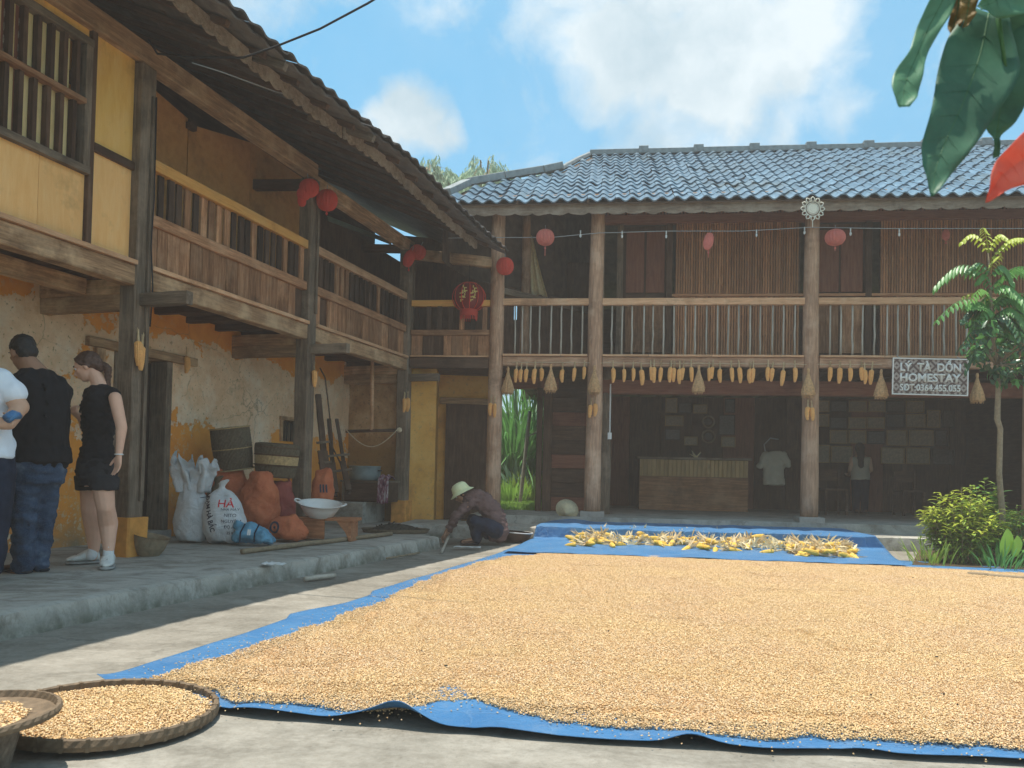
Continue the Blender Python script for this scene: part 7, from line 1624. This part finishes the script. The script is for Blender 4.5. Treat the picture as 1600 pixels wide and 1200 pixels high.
# --- foreground leaves hanging in at the upper right (about a metre away)
FG = 1.15
def fg_leaf(name, m, spine, widths, parent, dy=(0, 0), wav=.0, asym=1.0, fold=.16):
    pts = [ony(x, y, FG+dy[0]+(dy[1]-dy[0])*i/(len(spine)-1)) for i, (x, y) in enumerate(spine)]; k_ = FG/F_PX; N = 26; W_ = []
    def cat(P, t):
        i = min(len(P)-2, int(t)); f = t-i; g = lambda j_: P[max(0, min(len(P)-1, j_))]
        return .5*((2*g(i))+(g(i+1)-g(i-1))*f+(2*g(i-1)-5*g(i)+4*g(i+1)-g(i+2))*f*f+(3*g(i)-g(i-1)-3*g(i+1)+g(i+2))*f**3)
    vs_ = []; ts = [(len(pts)-1)*i/N for i in range(N+1)]; path = [cat(pts, t) for t in ts]; wd = [max(0.0, cat(widths, t))*k_ for t in ts]
    view = Vector((0, 1, 0)); nn = 6; b = MB()
    for i, p in enumerate(path):
        d = (path[min(N, i+1)]-path[max(0, i-1)]).normalized(); s = d.cross(view).normalized()
        for j_ in range(-nn, nn+1):
            a = j_/nn; w_ = wd[i]*(asym if a < 0 else 1); bend = abs(a)*fold*wd[i]+(.0035*math.sin(i*.75+a*2.5)+.002*mnoise.noise(Vector((i*.5, a*2, wd[i]*90))))*abs(a)
            vs_.append(p+s*a*w_+view*(-bend))
    q = 2*nn+1; b.add(vs_, [(i*q+j_, i*q+j_+1, (i+1)*q+j_+1, (i+1)*q+j_) for i in range(N) for j_ in range(q-1)])
    o = b.build(name, m, parent, True); solid(o, .0006)
    MB().tube(path, [.0009*(1-.8*i/N)+.0002 for i in range(N+1)], 6).build('midrib', 'leaf_rib' if 'bract' not in m else m, o, True)
    for i in range(3, N-2, 3):
        d = (path[i+1]-path[i]).normalized(); s = d.cross(view).normalized()
        for q_ in (-1, 1):
            a1 = .85; p1 = path[i]; w_ = wd[min(N, i+2)]*a1*(asym if q_ < 0 else 1); p2 = path[min(N, i+2)]+s*q_*w_+view*(-a1*fold*wd[i]-.0008); MB().tube([p1-view*.0008, p1.lerp(p2, .5)-view*(.0012), p2], [.00035, .00025, .0001], 4).build('vein', m, o)
    return o
simple('leaf_rib', (.07, .17, .06), .5, .3, .2, 3, .05); simple('leaf_fg', (.075, .19, .11), .5, .35, .35, 14, .1, trans=.28); simple('leaf_fg_light', (.14, .31, .17), .45, .4, .25, 14, .1, trans=.35); simple('leaf_brown', (.24, .15, .045), .6, .3, .4, 20, .2, trans=.3)
fp_ = thing('hanging_branch', 'large drooping green leaves with a coral bract hanging close at the upper right', 'plant', ony(1580, -60, FG))
MB().tube([Vector((1.55, 1.5, -.01)), Vector((1.58, 1.5, .7)), Vector((1.5, 1.42, 1.5)), Vector((1.2, 1.28, 1.95)), ony(1700, -160, FG), ony(1620, -60, FG), ony(1560, 30, FG), ony(1572, 110, FG)], [.016, .014, .011, .008, .006, .005, .004, .002], 8).build('stem', 'leaf_rib', fp_, True)
fg_leaf('leaf', 'leaf_fg_light', [(1500, -60), (1473, 0), (1450, 45), (1432, 88), (1418, 120), (1412, 145), (1413, 167)], [12, 20, 17, 15, 21, 21, 7], fp_, (0, -.05))
fg_leaf('leaf', 'leaf_fg', [(1545, 20), (1530, 90), (1505, 160), (1478, 220), (1462, 265), (1458, 306)], [30, 62, 52, 38, 24, 1], fp_, (.02, -.06))
fg_leaf('leaf', 'leaf_fg', [(1580, 40), (1574, 100), (1566, 150), (1560, 190), (1556, 215), (1557, 246)], [26, 44, 42, 26, 8, 4], fp_, (.05, .08))
fg_leaf('leaf', 'leaf_fg', [(1640, 10), (1608, 60), (1592, 110), (1590, 160)], [44, 56, 44, 3], fp_, (.03, .1))
fg_leaf('leaf', 'leaf_fg_light', [(1660, -60), (1600, -25), (1560, 0), (1530, 12)], [30, 46, 34, 4], fp_, (-.03, -.03))
fg_leaf('leaf', 'leaf_brown', [(1502, -40), (1497, 10), (1490, 40), (1485, 70)], [10, 13, 9, 1], fp_, (.02, 0))
fg_leaf('leaf', 'leaf_fg_light', [(1512, 20), (1508, 50), (1504, 85)], [10, 13, 2], fp_, (.06, .08))
fg_leaf('leaf', 'leaf_brown', [(1518, -20), (1512, 15), (1508, 42)], [8, 13, 2], fp_, (-.01, -.02))
fg_leaf('bract', 'bract_coral', [(1700, 160), (1640, 222), (1596, 254), (1562, 280), (1543, 316)], [40, 42, 36, 22, 1], fp_, (-.08, -.1), asym=.9, fold=.45)
MB().tube([ony(1640, 120, FG-.03), ony(1700, 150, FG-.05), ony(1720, 190, FG-.08)], .003, 6).build('bract_stem', 'leaf_rib', fp_, True)
# --- garden seen through the doorway
GY = 15.2
def gr(n_, label, cx, base_y, Y, n, L, sp_, W_, m, seed, lean=1): return grass_tuft(cx, base_y, Y, n, L, seed, m, label, sp_, W_, 'tall_grass', 'plants behind the garden doorway', .27, lean)
gr(0, 'tall fountain-like dark green grass at the left behind the doorway', 798, 760, 19.0, 420, 3.6, .5, .022, 'leaf_mid', 21, 1.4)
gr(0, 'tall fountain-like green grass at the right behind the doorway', 838, 760, 19.5, 420, 3.8, .6, .022, 'leaf_mid', 22, 1.4)
gr(0, 'dark grass mass between the two fountain grasses behind the doorway', 815, 760, 20.5, 500, 3.4, 1.3, .03, 'leaf_dark', 23, 1.1)
gr(0, 'spiky pale blue-green agave behind the doorway', 806, 742, 17.5, 60, 1.0, .12, .045, 'leaf_agave', 24, .9)
gr(0, 'low bright green weeds left of the pole behind the doorway', 795, 775, 16.4, 200, .55, .4, .02, 'leaf_grass', 25, .7)
gr(0, 'low olive weeds right of the pole behind the doorway', 828, 772, 17.0, 300, .7, .5, .022, 'leaf_variegated', 26, .8)
b = MB(); rr = random.Random(77)
for i in range(5200):
    p = ony(rr.uniform(770, 850), 790, rr.uniform(13.4, 18)); p.z = .27; leafblade(b, p, Vector((rr.uniform(-.4, .4), rr.uniform(-.4, .4), 1)), rv(rr), rr.uniform(.05, .13), .008, .5, 2)
tag(b.build('lawn_grass', 'leaf_grass', None, True), 'short bright grass behind the garden doorway', None, None, 'stuff')
stick('garden_pole', 'leaning pale pole standing on the grass behind the doorway', 'pole', Vector((ony(812, 790, 15.5).x, 15.5, .25)), ony(828, 643, 15.5), .035, 'stick_pale'); stick('thin_cane', 'short thin cane crossing the pole behind the doorway', 'cane', ony(822, 683, 15.4), ony(838, 676, 15.4), .014, 'stick_pale')
# --- trees behind the roofs
def far_tree(label, cx, cy, rx, ry, Y, n, seed, trunkpx, m='leaf_far_hazed', L=.22, droop=1.0):
    rr = random.Random(seed); k_ = Y/F_PX; c = ony(cx, cy, Y); root = thing('feathery_tree', label, 'tree', Vector((c.x, c.y, 0)), 'trees behind the roofs')
    t0 = Vector((ony(trunkpx, 600, Y).x, Y, 0)); tr = MB(); tr.tube([t0, t0.lerp(c, .6)+Vector((.3, 0, 0)), c], [.22, .15, .05], 8); b = MB(); cl_ = []
    for i in range(n):
        d = rv(rr); q = rr.uniform(.35, 1); p = c+Vector((d.x*rx*k_*q, d.y*rx*k_*.7*q, d.z*ry*k_*q)); cl_.append(p)
        if i % 4 == 0: tr.tube([c.lerp(t0, .12), c.lerp(p, .55)+Vector((0, 0, .2)), p], [.05, .025, .008], 4)
        out = Vector((d.x, d.y, .2)); tip = p+out*rr.uniform(.3, .9)*.6-Vector((0, 0, rr.uniform(.3, .8)))
        for j_ in range(34):
            a = rr.random(); s = p.lerp(tip, a)+rv(rr)*.10; leafblade(b, s, Vector((out.x*.4, out.y*.4, -droop))+rv(rr)*.5, rv(rr), L*rr.uniform(.6, 1.2), .028, .3, 2)
    tr.build('trunk', 'bark', root, True); o = b.build('crown', m, root, True); o['kind'] = 'stuff'
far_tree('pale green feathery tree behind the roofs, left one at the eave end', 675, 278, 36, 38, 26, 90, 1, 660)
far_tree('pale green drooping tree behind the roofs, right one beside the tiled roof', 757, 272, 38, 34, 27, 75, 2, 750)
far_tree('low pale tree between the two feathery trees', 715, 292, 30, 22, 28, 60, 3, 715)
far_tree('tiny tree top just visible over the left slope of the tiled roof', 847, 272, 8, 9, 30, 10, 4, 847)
# ================================================================== AIR
hb = MB().box((0, 137, 7.2), (175, 172, 9.3)).build('haze'); hb['kind'] = 'stuff'
hm_ = bpy.data.materials.new('haze_air'); hm_.use_nodes = True; hn = hm_.node_tree; hn.nodes.clear()
pv = hn.nodes.new('ShaderNodeVolumePrincipled'); pv.inputs['Color'].default_value = (.97, .84, .74, 1); pv.inputs['Density'].default_value = .0062; pv.inputs['Anisotropy'].default_value = .0
ho = hn.nodes.new('ShaderNodeOutputMaterial'); hn.links.new(pv.outputs[0], ho.inputs['Volume']); hb.data.materials.append(hm_)
